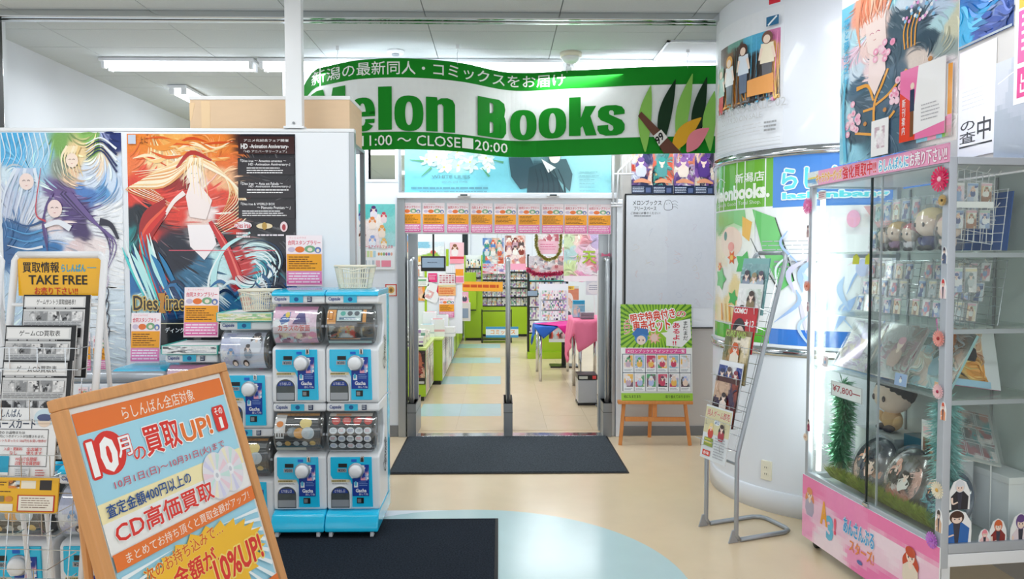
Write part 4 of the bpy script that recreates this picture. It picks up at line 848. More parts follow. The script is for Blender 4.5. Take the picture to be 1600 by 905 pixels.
# ================================================================== white leaflet rack
RY = 2.55; xl, xr = P(20, 400, 2.55).x, P(166, 400, 2.55).x; ztop = 1.565; lean = .20
def rack(label, x0, x1, y0):
    o = thing('leaflet_rack', label, 'rack', ((x0+x1)/2, y0, 0), R(-4)); h = (x1-x0)/2; sl = .24   # run forward at the floor
    yy = lambda z: -sl*(1-z/ztop)
    for s in (-1, 1): MB().tube([(s*h, yy(0), 0), (s*h, 0, ztop-.02), (s*(h-.015), 0, ztop)], .0115, 12).build('side_tube', 'white_wire', o, smooth=True)
    MB().tube([(-h+.012, 0, ztop), (h-.012, 0, ztop)], .0115, 12).build('top_tube', 'white_wire', o, smooth=True)
    MB().tube([(-h, yy(1.39), 1.395), (h, yy(1.39), 1.395)], .006, 8).build('cross_tube', 'white_wire', o)
    for s in (-1, 1): MB().tube([(s*(h-.02), .01, ztop-.1), (s*(h-.02), .16, .01)], .008, 8).build('rear_leg', 'white_wire', o)
    bd = MB().box(-h+.012, h-.012, -.004, 0, 1.425, ztop-.012, 'f3b61c').build('header_board', 'colour_gloss', o)
    q = Print(2*h-.024, ztop-.012-1.425); q.text('買取情報', .06, .10, .50, .38, '1c1a18', .03); q.text('らしんばん', .53, .16, .82, .36, '28a8d0', .05); q.rect(.84, .24, .95, .26, '28a8d0'); q.text('TAKE FREE', .13, .45, .84, .70, '1c1a18', .015); q.text('お売り下さい!!', .2, .77, .72, .97, 'cf2a1e', .02)
    q.build('header_print', 'print', bd).location = (0, -.0045, 1.425)
    g = MB()
    for k in range(11): z = .42+.09*k; g.tube([(-h+.01, yy(z)+.004, z), (h-.01, yy(z)+.004, z)], .0016, 5)
    for k in range(4): x = -h+.05+k*(2*h-.1)/3; g.tube([(x, yy(.38)+.004, .38), (x, yy(1.4)+.004, 1.4)], .0016, 5)
    g.build('wire_grid', 'chrome', o)
    # stepped wire pockets
    for i, z in enumerate((1.19, 1.03, .86, .69, .53)):
        y = yy(z)-.035-.018*i; m = MB()
        for dz in (.0, .07): m.tube([(-h+.02, yy(z)+.002, z+dz), (-h+.02, y-.03, z+dz), (h-.02, y-.03, z+dz), (h-.02, yy(z)+.002, z+dz)], .0016, 5)
        for k in (-.6, 0, .6): m.tube([(h*k, y+.02, z), (h*k, y-.03, z), (h*k, y-.03, z+.07)], .0016, 5)
        m.build('wire_pocket', 'chrome', o)
    m = MB()
    for z in (.50, .42, .34): m.tube([(-h, yy(z)-.17, z), (h, yy(z)-.17, z), (h, yy(z)-.01, z), (-h, yy(z)-.01, z)], .0045, 6, closed=True)
    for k in range(11): x = -h+k*(2*h)/10; m.tube([(x, yy(.5)-.17, .5), (x, yy(.34)-.17, .34), (x, yy(.34), .34)], .0018, 5)
    m.build('wire_basket', 'white_wire', o)
    return o
rack('white tube leaflet rack with yellow header board reading TAKE FREE', xl, xr, RY)
rack('second white leaflet rack with yellow header, mostly outside the photo', xl-.36, xl-.045, RY+.02)
def draw_pricelist(title, rows):
    def d(p):
        p.rect(0, 0, 1, 1, '1a1b1e'); p.rect(.015, .02, .93, .98, 'd9dadb'); p.rect(.03, .035, .9, .14, 'eeeeee'); p.text(title, .2, .055, .78, .12, '1a1a1c', .01); p.rect(.0, .155, .95, .175, '1a1b1e'); p.lines(.05, .158, .9, .172, 1, 'c9cacc', .8, 3)
        for j in range(rows):
            for i in range(5):
                x0, y0 = .03+.178*i, .2+.2*j; p.rect(x0, y0, x0+.165, y0+.12, 'b0b2b4'); p.busy((x0+.005, y0+.005, x0+.16, y0+.115), ['1a1a1c', '2c2c30', 'e9e9ea', '8d8f92', 'c9cacc'], 9, 9, 9, i+7*j, (.6, 1.2), .12)
            p.lines(.04, .335+.2*j, .9, .385+.2*j, 3, '6a6c70', .35, j, dash=10, gap=.05)
    return d
RI = [0]
def rsheet(label, px0, py0, px1, py1, Y, draw, base='e6e7e8', name='price_list', cat='leaflet', thick=.012, bk='1a1b1e'):
    Y = RY-.05
    for _ in range(4): z = P(px0, py1, Y).z; Y = RY-.24*(1-z/ztop)-.017-.018*RI[0]
    RI[0] += 1; thick = .005; a = P(px0, py0, Y); b = P(px1, py1, Y)
    o = poster(name, label, cat, b.x-a.x, (a.z-b.z)*1.02, ((a.x+b.x)/2, Y, b.z), draw, rotz=R(-4), lean=R(-8), thick=thick, base=base)
    return o
s = [('black-framed monochrome price list in the top pocket of the rack', 22, 463, 136, 590, 2.27, draw_pricelist('ゲームサントラ買取価格表！', 3)), ('monochrome price list headed CD in the second pocket of the rack', -8, 512, 113, 650, 2.19, draw_pricelist('ゲームCD買取表', 3)), ('monochrome price list in the third pocket, rows of small pictures', -14, 568, 106, 720, 2.11, draw_pricelist('ゲームCD買取表', 4))]
for lab, x0, y0, x1, y1, Y, d in s: rsheet(lab, x0, y0, x1, y1, Y, d)
def draw_card(p):
    p.rect(0, 0, 1, 1, 'f2f4f6'); p.text('らしんばん', .0, .02, .42, .13, '3f4f6a', .03); p.text('バースカード', .0, .15, .66, .28, '35435c', .04); p.ell(.8, .13, .17, .12, 'cfe6f2'); p.ell(.8, .18, .11, .08, 'f2dcc8'); p.ell(.8, .13, .12, .05, '4f5a86')
    p.frame(-.05, .29, .88, .8, .008, '222222'); p.text('買取の お品物または', .02, .32, .5, .36, '222222', .01); p.text('商品代につきポイントが加算されます。', .0, .37, .82, .41, '222222', .01); p.text('ポイントたまったら 500円分お買い物券が', .0, .43, .86, .47, 'c02c2c', .01)
    p.rect(-.05, .52, .88, .526, '222222'); p.text('入会・更新料', .18, .54, .48, .585, 'd2302c', .02); p.text('なし', .28, .59, .4, .64, 'd2302c', .02); p.text('全店舗で\n使えます', .55, .54, .8, .64, 'd2302c', .02); p.rect(.0, .66, .28, .92, '1fa3c9'); p.rect(.0, .88, .28, .92, 'f2f4f6'); p.text('WEBで仮登録\n店舗で会員登録', .38, .67, .78, .78, 'd2302c', .02); p.rect(.38, .82, .62, .96, 'dfe2e6'); p.lines(.4, .84, .6, .94, 4, '9a9ea4', .4, 2); p.lines(.72, .84, .88, .94, 3, 'c05a5a', .4, 3)
def draw_yellow(p):
    p.rect(0, 0, 1, 1, 'f0b71e'); p.rect(.44, .08, .66, .3, 'f4ecd8'); p.rect(.72, .06, .9, .34, '2a2320'); p.busy((.25, .08, .42, .3), ['f4ecd8', 'e28a3c', '6a4a30', 'c9d8e0'], 8, 8, 6, 2); p.lines(.02, .12, .22, .26, 2, '5a3a10', .4, 2); p.lines(.02, .38, .36, .42, 1, '5a3a10', .7, 3); p.frame(.4, .48, .96, .95, .02, 'c92a20'); p.rect(.42, .51, .94, .92, 'f6f0e2'); p.lines(.46, .56, .9, .88, 5, '8a7060', .35, 4); p.rect(.0, .74, .34, .94, 'f6f0e2'); p.ell(.27, .6, .06, .08, 'd98a3c'); p.rect(.1, .52, .2, .68, '8a7a50')
rsheet('white membership leaflet with a blue card picture in the fourth pocket', -20, 642, 85, 752, 2.03, draw_card, name='membership_leaflet')
rsheet('yellow leaflet with boxed notices in the lowest pocket of the rack', -20, 750, 91, 802, 1.99, draw_yellow, name='yellow_leaflet', base='f0b71e')
# ================================================================== anti-theft gates
def gate(label, px, art=False):
    top = 1.55
    q = F(px, 683); o = thing('security_gate', label, 'security gate', (q.x, 6.40, 0)); D = .34
    m = MB().tube([(0, 0, .1), (0, 0, top-.02), (0, .02, top), (0, D-.02, top), (0, D, top-.02), (0, D, .1)], .02, 12)
    m.build('loop_frame', 'aluminium', o, smooth=True)
    MB().box(-.004, .004, .02, D-.02, .14, top-.03, '8f8a9c').build('panel', 'gate_panel' if art else 'gate_plain', o)
    MB().box(-.038, .038, -.035, D+.035, 0, .30).build('base_housing', 'grey_metal', o, bevel=.006)
    for z in (.30, .22): MB().box(-.040, .040, -.037, D+.037, z-.004, z).build('base_trim', 'black_plastic', o)
    return o
gate('tall grey anti-theft gate at the jamb nearest the capsule machines', 644, True)
gate('tall grey anti-theft gate seen edge-on in the middle of the entrance', 794)
gate('tall grey anti-theft gate at the jamb nearest the whiteboard', 949)
# ================================================================== transom poster
def draw_lily(p):
    p.art((632, 220, 955, 308), [(640, 240, 2, '8fd6dc'), (700, 235, 2, 'a9dcd8'), (700, 300, 3, '7fd2de'), (780, 290, 2, '79c9d6'), (820, 240, 1, '6f9ea6'), (850, 270, 1, '2f4f58'), (870, 250, 1, '5b7f86'), (920, 260, 3, '9cd8de'), (945, 300, 3, '8fd3da'), (655, 300, 3, '7ccfe0')], 90, 26, 3, .02, .02)
    rg = random.Random(2)
    for i in range(34):
        x = rg.uniform(664, 766); y = rg.uniform(226, 262); a = rg.uniform(0, 6.3)
        for k in range(5):
            t = a+k*1.256; p.stroke([(x, y), (x+7*math.cos(t-.2), y+6*math.sin(t-.2)), (x+13*math.cos(t), y+11*math.sin(t))], 2, .5, rg.choice(['e3efea', 'cfe4e0', 'f0f5f0', 'bcd8d6']), wm=6)
        p.ell(x, y, 1.8, 1.6, 'cfd070', 8)
    for a, b in (((640, 250), (662, 252)), ((658, 276), (674, 262)), ((752, 262), (764, 276)), ((770, 250), (786, 254))): p.stroke([a, b], 1, 3.5, '5ba37c')
    p.poly([(794, 246), (828, 246), (836, 264), (828, 292), (812, 296), (798, 276)], '35545e'); p.poly([(822, 308), (826, 262), (846, 254), (872, 282), (884, 308)], '2c4850'); p.poly([(856, 250), (884, 248), (894, 272), (890, 300), (868, 276)], '4a686e')
    p.ell(866, 244, 9, 11, 'e8ddd4'); p.poly([(845, 248), (858, 256), (868, 262), (856, 270)], 'e6e8e4')
    for k in range(6): p.stroke([(836+7*k, 264), (840+8*k, 285), (838+9*k, 306)], 1, 3, '243c44')
    p.text('WHITE LILIES', 674, 274, 734, 279, '6a98a0', .01); p.text('SPECIAL LIVE STAGE', 690, 283, 730, 286, '7ba8b0'); p.lines(642, 293, 790, 296, 1, '5c93a2', .8, 3, dash=16); p.lines(655, 299, 785, 301, 1, '6a9fae', .8, 4, dash=18); p.lines(905, 268, 936, 304, 6, '7fb3b8', .2, 5, dash=5)
pxposter('transom_poster', 'wide pale turquoise poster with white lilies in the glass above the entrance', 'poster', 632, 222, 955, 308, WY+.05, draw_lily, mat='gloss_print')
# narrow poster beside the door and the little tag below it
def draw_tall(p):
    p.rect(558, 317, 619, 423, 'e9eef0'); p.art((560, 319, 618, 385), [(570, 330, 1.5, '5bc0bd'), (600, 325, 2, '6fc7c5'), (614, 350, 2, '8fd3d0'), (575, 360, 2, 'f2e6e4'), (590, 345, 2, 'f7ede8'), (580, 378, 2, 'f2e3e6'), (612, 380, 1.6, 'a9d8da')], 30, 34, 3, .03)
    for x, y, k, h_, c_ in ((584, 326, 7, '5a3a78', 'e9e2ee'), (565, 333, 6, '46408c', '9fb4d8'), (600, 335, 6, 'd0455a', 'f2dde0'), (582, 343, 7, 'e58a4a', 'f6e6dc'), (566, 350, 6, '7fa0ac', 'dfe6ea'), (597, 356, 7, 'e9a95c', 'f2e0d0'), (566, 364, 7, '7a4a34', 'efe0d8'), (582, 372, 7, '8fa8dc', 'e6eaf4'), (600, 376, 6, 'f0c070', 'f6eadc')): p.figure(x, y, k, h_, c_)
    p.text('スクールアイドルフェスタ', 562, 383, 614, 388, 'd8365c', .02); p.rect(561, 390, 617, 421, 'f0f2f4')
    for i in range(5): p.rect(563+5*i, 392, 567+5*i, 402, ['c9b4dc', 'f2c2cf', 'cfe3a8', 'f2dca0', 'b9dcea'][i]); p.rect(563+6*i, 407, 567+6*i, 415, ['dfe6ea', 'b9c4ce'][i % 2])
    for i in range(6): p.ell(592+4*i, 397, 1.7, 2.6, ['e2925c', 'd9c26a', '7aa87a', 'c06a8a', '8a9ad0', 'e9b0a0'][i]); 
    p.rect(587, 407, 594, 417, 'e9b0b8'); p.rect(596, 407, 611, 417, 'ef8fa4')
pxposter('calendar_poster', 'narrow poster with nine small drawn heads on the white wall beside the entrance', 'poster', 558, 317, 619, 423, WY-.003, draw_tall)
def draw_tag(p): p.rect(0, 0, 1, 1, 'f4ece0'); p.frame(0, 0, 1, 1, .09, 'd0402c'); p.ell(.5, .48, .3, .28, 'e0b060'); p.ell(.5, .5, .14, .16, '8a6a3a'); p.text('防犯カメラ', .1, .86, .9, .96, 'ffffff')
pxposter('wall_tag', 'small red-edged tag with a yellow emblem on the wall over the nearest machine', 'sign', 602, 444, 620, 463, WY-.003, draw_tag, norm=True)
# ================================================================== bay: calendars, whiteboard, easel
def draw_cal(seed, pal):
    def d(p):
        rg = random.Random(seed); p.busy((0, 0, 1, .8), pal, 26, 22, 30, seed, (.7, 1.3), .05); p.flow(60, .5, .07, seed)
        p.figure(.45, .2, .17, pal[0], pal[2], face=False); p.stroke([(.1, .7), (.5, .66), (.95, .72)], .04, .04, 'e9a07a', wm=.1)
        p.rect(0, .78, 1, 1, '1c2c4c'); p.lines(.05, .82, .6, .97, 4, 'c9d3e4', .5, 2, dash=6, gap=.02); p.rect(.68, .84, .92, .96, '5a6a94')
    return d
cals = [(987, 1019, 240, ['7a5a9c', 'f2e6ea', 'd0d4ec', 'c9452f', 'f4c9b0', '3a3c6a']), (1020, 1051, 240, ['3fa39c', 'f0d48a', '5aa0a0', '2a2c3c', 'f2dccc', 'e06a50']), (1053, 1085, 240, ['9a6ab0', 'f4eef0', 'f2e2d4', 'e88a6a', 'c9b4e0', '6a4a90']), (1086, 1115, 239, ['6a3a9c', 'e9d8c4', '5a3a8c', '2c2440', 'f0c8b0', '8a5ab0'])]
for i, (x0, x1, y0, pal) in enumerate(cals):
    pxposter('calendar', ['red, white and violet calendar at the entrance end above the whiteboard', 'teal-dressed figure calendar, second from the entrance above the whiteboard', 'pale lilac calendar, third from the entrance above the whiteboard', 'deep purple calendar above the whiteboard beside the round column'][i], 'calendar', x0, y0, x1, 303.5+i*.5, WY-.012, draw_cal(20+i, pal), norm=True, group='calendars above the whiteboard')
q0 = P(978, 305, WY); q1 = P(1116, 511, WY)
wb = thing('whiteboard', 'large whiteboard covered with faintly doodled paper in a black frame', 'whiteboard', ((q0.x+q1.x)/2, WY-.004, q1.z)); ww, wh = q1.x-q0.x, q0.z-q1.z
MB().box(-ww/2, ww/2, -.012, 0, 0, wh).build('board', 'panel_white', wb)
for a_ in ((-ww/2-.012, ww/2+.002, -.018, 0, wh, wh+.012), (-ww/2-.012, ww/2+.002, -.018, 0, -.012, 0), (-ww/2-.014, -ww/2, -.018, 0, 0, wh)): MB().box(*a_).build('frame', 'black_plastic', wb, bevel=.002)
MB().box(-ww/2+.01, ww/2-.19, -.0145, -.0125, wh*.41, wh-.01, 'dfe3ea').build('paper_sheet', 'colour', wb); MB().box(-ww/2+.01, ww/2-.19, -.0135, -.0125, .01, wh*.42, 'dde1e9').build('paper_sheet', 'colour', wb); MB().box(-ww/2+.36, ww/2-.005, -.0155, -.0147, wh*.15, wh-.012, 'dce0e8').build('paper_sheet', 'colour', wb)
p = Print(ww, wh, (978, 305, 1116, 511)); p.layer = 1; p.eps = .0003; K = '1e2126'
p.text('メロンブックス', 988, 313, 1032, 321, K, .02); p.text('フリースペース', 990, 323, 1024, 329, K, .02); p.text('ご自由にお書きください!', 985, 331, 1030, 335, K, .0); p.lines(990, 337, 1016, 339, 1, '55585e', .5, 2)
p.stroke([(1038, 314), (1036, 322), (1038, 328), (1048, 327), (1048, 318), (1044, 313), (1038, 314)], .6, .6, K); p.ell(1040, 319, .5, .8, K, 6); p.ell(1044, 318, .5, .8, K, 6)
for dy in (315, 320, 324): p.stroke([(1048, dy), (1053, dy-1), (1057, dy+2)], .4, .4, K)
rg = random.Random(4)
for i in range(26):
    x, y = rg.uniform(985, 1108), rg.uniform(345, 500); c_ = rg.choice(['cfc8d4', 'd6d0d8', 'e0c4c0', 'c4ccd8', 'd8cfc4']); p.stroke([(x, y), (x+rg.uniform(2, 7), y+rg.uniform(-5, 5)), (x+rg.uniform(0, 10), y+rg.uniform(2, 9)), (x+rg.uniform(-2, 3), y+rg.uniform(3, 8))], .4, .4, c_)
p.ell(1046, 494, 2.2, 2.6, 'e9a98a'); p.ell(1048, 489, 1.2, 2, 'edb89c')
p.build('drawing_print', 'print', wb).location = (0, -.0145, 0)
# easel
ez = thing('easel', 'low three-legged wooden display easel against the beige bay wall', 'easel', (P(1022, 690, 6.12).x, 6.10, 0), R(-2))
def leg(a, b, r=.016): return MB().tube([a, b], r, 8)
leg((-.29, -.02, 0), (-.19, .10, .98)).build('leg', 'easel_wood', ez); leg((.29, -.02, 0), (.19, .10, .98)).build('leg', 'easel_wood', ez); leg((.0, .26, 0), (.0, .11, .96)).build('rear_leg', 'easel_wood', ez)
MB().box(-.25, .25, -.006, .016, .195, .232).build('crossbar', 'easel_wood', ez, bevel=.003); MB().box(-.31, .31, -.035, .03, .345, .372).build('ledge', 'easel_wood', ez, bevel=.003); MB().box(-.018, .018, .0, .02, .2, .37).build('centre_strut', 'easel_wood', ez)
def draw_green(p):
    x0, y0, x1, y1 = 973, 476, 1081, 631; p.rect(x0, y0, x1, y1, 'f4f6f2'); p.rect(x0, y0, x1, 546, '9ccc3c')
    l = p.layer
    for k in range(48):
        t = 2*math.pi*k/48; c, s_ = math.cos(t), math.sin(t); L0 = 30; L1 = min(54/max(abs(c), .01), 35/max(abs(s_), .01)); L0 = min(L0, L1*.75)
        p.poly([(1027+L0*c, 511+L0*.7*s_), (1027+L1*math.cos(t-.03), 511+L1*math.sin(t-.03)), (1027+L1*math.cos(t+.03), 511+L1*math.sin(t+.03))], '4d8a24', layer=l)
    p.layer += 1
    p.text('とらのあな', 978, 481, 996, 487, '3a2a22', .0, rot=-.1); p.text('メロンブックス', 978, 489, 1014, 494, '3a2a22', .0, rot=-.12)
    R_ = 'e2431f'
    p.text('限定特典付き', 988, 487, 1056, 503, R_, .05, rot=-.16, out='ffffff', ow=.12); p.text('の', 1058, 487, 1072, 496, R_, .04, out='ffffff', ow=.12); p.text('専売セット', 992, 501, 1048, 520, R_, .05, rot=-.1, out='ffffff', ow=.12); p.text('メ\nロ\nン', 978, 500, 987, 524, R_, .04, out='ffffff', ow=.08)
    p.poly([(1054, 504), (1079, 499), (1080, 530), (1066, 545), (1042, 543), (1042, 530), (1034, 522), (1043, 521)], 'f6f6f4'); p.text('ま\nだ\nま\nだ', 1068, 503, 1075, 534, '1c1c1c', .03); p.text('あ\nる\nよ\n!!', 1052, 506, 1063, 542, 'dd2a4c', .06)
    p.ell(1004, 530, 10, 11, '4f8ed0'); p.ell(1004, 534, 7, 7.5, 'f6dfd2'); p.poly([(990, 524), (998, 514), (1014, 516), (1016, 528), (1006, 524), (996, 530)], '3f7ac0'); p.ell(1001, 534, 1, 1.6, '7a2a3a', 8); p.ell(1007, 534, 1, 1.6, '7a2a3a', 8); p.burst(1024, 530, 6, 11, 9, 'f4b8a0'); p.ell(1024, 530, 5, 6, 'f2d2c8')
    p.rect(980, 547.5, 1072, 555.5, 'e85aa0'); p.text('メロンブックスラインナップ一覧', 982, 549, 1070, 554.2, 'ffffff', .02)
    p.rect(975, 556, 1079, 616, '23304a'); rg = random.Random(8); cc = ['c9b0c4', 'e9e9ee', '2a2a30', '5fa878', '9fc4d8', 'f0d8c8', 'f2c060', 'd04a6a', 'b8c4ec', '7a5a6a', 'f6f2f4']
    for j in range(2):
        for i in range(6):
            a, b = 976+17.2*i, 557+30*j; p.rect(a, b, a+16.4, b+29, 'f2f4f6'); p.busy((a+1.5, b+1.5, a+15, b+22), [rg.choice(cc) for _ in range(4)]+['f4ecec'], 8, 7, 10, i+9*j, warp=.08); p.figure(a+8, b+8, 5.5, rg.choice(cc), rg.choice(cc), face=False); p.lines(a+2, b+24, a+14, b+28, 2, '8a90a0', .4, i)
    p.rect(x0, 619, x1, y1, '9ccc3c'); p.text('他にもまだまだ', 977, 622, 1003, 627, '1e2a14', .02); p.text('取り揃えております!!', 1040, 622, 1076, 627, '1e2a14', .02)
a = P(972, 476, 6.08); b = P(1082, 630, 6.08)
poster('display_board', 'bright green and white board of twelve small pictures standing on the wooden easel', 'board', b.x-a.x, a.z-.374, ((a.x+b.x)/2, 6.085, .3735), draw_green, rect=(973, 476, 1081, 631), lean=R(-6), rotz=R(-2), thick=.006)
# white tube bracket between transom and calendars
o = thing('wire_bracket', 'white wire bracket fixed over the entrance corner beside the calendars', 'bracket', (0, WY-.06, 0)); g = lambda x, y, Y=WY-.06: P(x, y, Y)-Vector((0, WY-.06, 0))
for pts in ([(958, 244), (958, 320)], [(988, 246), (966, 268), (964, 318)], [(958, 272), (990, 272)], [(955, 318), (972, 318)], [(955, 322), (972, 322)]): MB().tube([g(*q) for q in pts], .008, 8).build('tube', 'white_wire', o, smooth=True)
for x in (972, 978, 984): MB().tube([g(x, 244), g(x+1, 272)], .003, 6).build('rod', 'white_wire', o)
# ================================================================== round column: poster, tag, wrap sign
u0 = arcu(1122, 150)[0]; u1 = arcu(1224, 150)[0]
def draw_sparkle(p):
    U = lambda x: arcu(x, 120)[0]; a, b = U(1127), U(1219); T, B = 2.93, 2.53
    X = lambda t: a+(b-a)*t; Y = lambda t: T+(B-T)*t
    p.art((X(0), Y(0), X(1), Y(1)), [(X(.1), Y(.1), 1, '6a5a50'), (X(.35), Y(.05), 1, '7ab0a4'), (X(.6), Y(.03), 1, '64c0e0'), (X(.75), Y(.1), 1, '58b4dc'), (X(.95), Y(.05), 1, 'd880b0'), (X(.05), Y(.5), 1, '6aa8a0'), (X(.1), Y(.9), 1, 'f0a050'), (X(.25), Y(.3), 1, '8a6040'), (X(.4), Y(.2), 1, '5a4a44'), (X(.45), Y(.8), 1, 'f4a03c'), (X(.7), Y(.8), 1, '5a5a60'), (X(.95), Y(.7), 1, '6a6a70'), (X(.75), Y(.45), 1, '4a4440'), (X(.9), Y(.4), 1, 'f0c070')], 60, 50, 3, .03); p.flow(160, .12, .012, 6)
    k = .058; A = -1
    def fig(x, y, hair, cloth, legs):
        x, y = X(x), Y(y); l = p
        l.poly([(x-.7*k, y-.55*k), (x+.7*k, y-.55*k), (x+.8*k, y-2.6*k), (x-.8*k, y-2.6*k)], cloth); l.poly([(x-.6*k, y-2.6*k), (x+.6*k, y-2.6*k), (x+.5*k, y-4.6*k), (x-.5*k, y-4.6*k)], legs); l.ell(x, y, .62*k, .66*k, hair); l.ell(x-.05*k, y-.15*k, .4*k, .44*k, 'f4dccb'); l.stroke([(x-.6*k, y-1*k), (x-.9*k, y-2.2*k)], .02, .012, 'f4dccb'); l.stroke([(x+.6*k, y-1*k), (x+.9*k, y-2.2*k)], .02, .012, 'f4dccb')
    fig(.1, .42, '8fae8a', 'b8d8d0', 'e04a50'); fig(.3, .3, 'f0b050', 'e9ecee', '4a5a6a'); fig(.55, .2, '5a3c34', 'dfe8f4', '6a7890'); fig(.87, .12, '7a5448', 'f4e8d0', '6a6a70')
    p.poly([(X(.62), Y(.7)), (X(.95), Y(.66)), (X(.95), Y(.95)), (X(.62), Y(.95))], 'f0a860')
    p.poly([(X(.86), 3.0), (X(1), 3.0), (X(1), 2.945), (X(.86), 2.945)], '2c6a94'); p.stroke([(X(.88), 2.95), (X(.98), 2.995)], .01, .01, 'e9f0f4')
    p.text('MASTER SPARKLE 02', a, B-.02, b+.05, B-.07, 'c2c4c8', .0); p.text('2017.9.20 ON SALE', a+.1, B-.085, b-.1, B-.12, 'c9cbce', .0)
    p.lines(a, B-.15, b, B-.22, 3, 'd4d6da', .2, 4, dash=5); p.lines(X(.85), B-.15, X(1), B-.22, 3, '9a9ca0', .5, 6)
    for k_ in range(4): p.rect(a, B-.25-.02*k_, b+.02, B-.252-.02*k_, 'c4c6ca')
curved('column_poster', 'white poster with four drawn figures high on the round column', 'poster', u0, u1, 2.24, 3.06, draw_sparkle, col='e9edf4')
uu = arcu(1210, 8)[0]
curved('round_tag', 'small red and white square sticker at the top of the round column', 'sticker', uu-.035, uu+.04, 3.08, 3.17, lambda p: (p.rect(uu-.035, 3.17, uu+.04, 3.08, 'd8283c'), p.ell(uu, 3.13, .026, .026, 'f6f2f2'), p.ell(uu, 3.13, .018, .018, 'd8283c'), p.stroke([(uu-.012, 3.118), (uu+.012, 3.142)], .006, .006, 'f6f2f2')), cuts=4)
# ---- wrap sign
us = arcu(1208, 300)[0]; UE = 2.35
def draw_wrap(p):
    p.rect(0, 2.163, us, 1.87, '6fb83a'); p.rect(us, 2.163, UE, 1.86, '4f8fe0'); p.rect(0, 1.13, us*.98, 1.035, '5cb83c'); p.rect(us*.98, 1.13, UE, 1.035, '3f80d8')
    p.text('新潟店', us-.30, 2.09, us-.06, 2.03, 'f4faf0', .04)
    p.text('Melonbooks.', us-.60, 2.02, us-.02, 1.925, 'f4faf0', .05); p.text('Comic & Goods Total Shop.', us-.55, 1.915, us-.08, 1.885, 'e6f2dc', .0)
    p.stroke([(us-.62, 1.92), (us-.6, 2.03), (us-.5, 2.08), (us-.42, 2.05)], .006, .006, 'e6f2dc')
    p.text('らしんばん', us+.06, 2.09, us+.66, 1.965, '6ae2ee', .07, out='f2fbff', ow=.09); p.text('lashinbang', us+.06, 1.945, us+.64, 1.895, '6ae2ee', .04, out='f2fbff', ow=.14)
    # plain drawing: pale green hair shapes, leaf, open book, flowers
    p.art((0.02, 1.86, us-.12, 1.14), [(.1, 1.8, 1, '8fd08a'), (.28, 1.8, 1, 'c6ecc0'), (.5, 1.84, 1, 'e9f6e6'), (.1, 1.6, 1, 'f4e6cc'), (.35, 1.62, 1, 'f2f6f0'), (.15, 1.4, 1, 'f4f4f0'), (.3, 1.3, 1, 'f6e2a8'), (.5, 1.4, 1, 'f4f6f4'), (.55, 1.6, 1, 'f4f6f6'), (.1, 1.2, 1, 'f8e6c0'), (.45, 1.2, 1, 'f4f6f4')], 50, 50, 5, .03, .02)
    p.poly([(.46, 1.86), (.62, 1.80), (.74, 1.42), (.66, 1.36), (.54, 1.6)], '74cc78'); p.stroke([(.62, 1.80), (.69, 1.6), (.74, 1.42)], .006, .008, '333a34'); p.stroke([(.45, 1.68), (.56, 1.5), (.64, 1.38)], .004, .01, '333a34')
    p.ell(.26, 1.66, .12, .10, 'f8e2d2'); p.ell(.2, 1.7, .02, .03, '6a9a90'); p.ell(.27, 1.63, .035, .03, 'f4a8a0'); p.poly([(.12, 1.86), (.4, 1.86), (.42, 1.74), (.3, 1.78), (.18, 1.76), (.08, 1.7)], '8fd28c'); p.poly([(.38, 1.82), (.46, 1.78), (.44, 1.66), (.38, 1.7)], 'f2c060')
    for x, y, r_ in ((.28, 1.56, .05), (.12, 1.5, .035)): p.burst(x, y, r_*.5, r_, 6, 'e8703c'); p.ell(x, y, r_*.35, r_*.35, 'f4c860')
    p.burst(.4, 1.52, .05, .085, 5, '5cc06a'); p.burst(.3, 1.3, .03, .06, 5, '5cc06a'); p.burst(.14, 1.42, .05, .08, 5, '6ac878')
    p.poly([(.4, 1.48), (.5, 1.44), (.5, 1.3), (.42, 1.26), (.36, 1.36)], 'f6d8b4'); p.stroke([(.4, 1.48), (.51, 1.44), (.5, 1.3), (.41, 1.25)], .006, .006, '3a3430')
    for k in range(5): p.stroke([(.16+.05*k, 1.26), (.17+.05*k, 1.15)], .012, .02, ['f4a83c', 'f8d890'][k % 2])
    p.lines(us-.06, 1.66, us+.3, 1.56, 4, 'b9bcc4', .2, 3, dash=5); p.lines(us+.02, 1.54, us+.3, 1.48, 2, '9a9ca4', .4, 5, dash=7)
    rg = random.Random(11)
    for k in range(34):
        x = us+rg.uniform(.1, 1.3); y = rg.uniform(1.2, 1.8); c_ = rg.choice(['c8ecf2', 'd8d4f2', 'bcd4f4', 'e6f4f8', 'a8c4f0', 'f2dce8']); p.stroke([(x, y), (x+rg.uniform(-.1, .1), y-.08), (x+rg.uniform(-.16, .1), y-.2)], .004, .003, c_, wm=rg.uniform(.008, .05))
    for x, y, c_ in ((us+.45, 1.78, 'f2b4d4'), (us+.5, 1.5, 'c8d0f2'), (us+.8, 1.6, 'f4ccdc')): p.ell(x, y, .035, .05, c_)
    p.poly([(us+.5, 1.85), (us+.9, 1.86), (us+.86, 1.7), (us+.62, 1.66)], 'e9b8bc')
curved('column_sign', 'shop sign wrapped round the column, green and blue header over a pale drawing', 'sign', 0, UE, 1.02, 2.163, draw_wrap, mat='gloss_print', cuts=40, col='f4f7fa', bmat='colour_gloss')
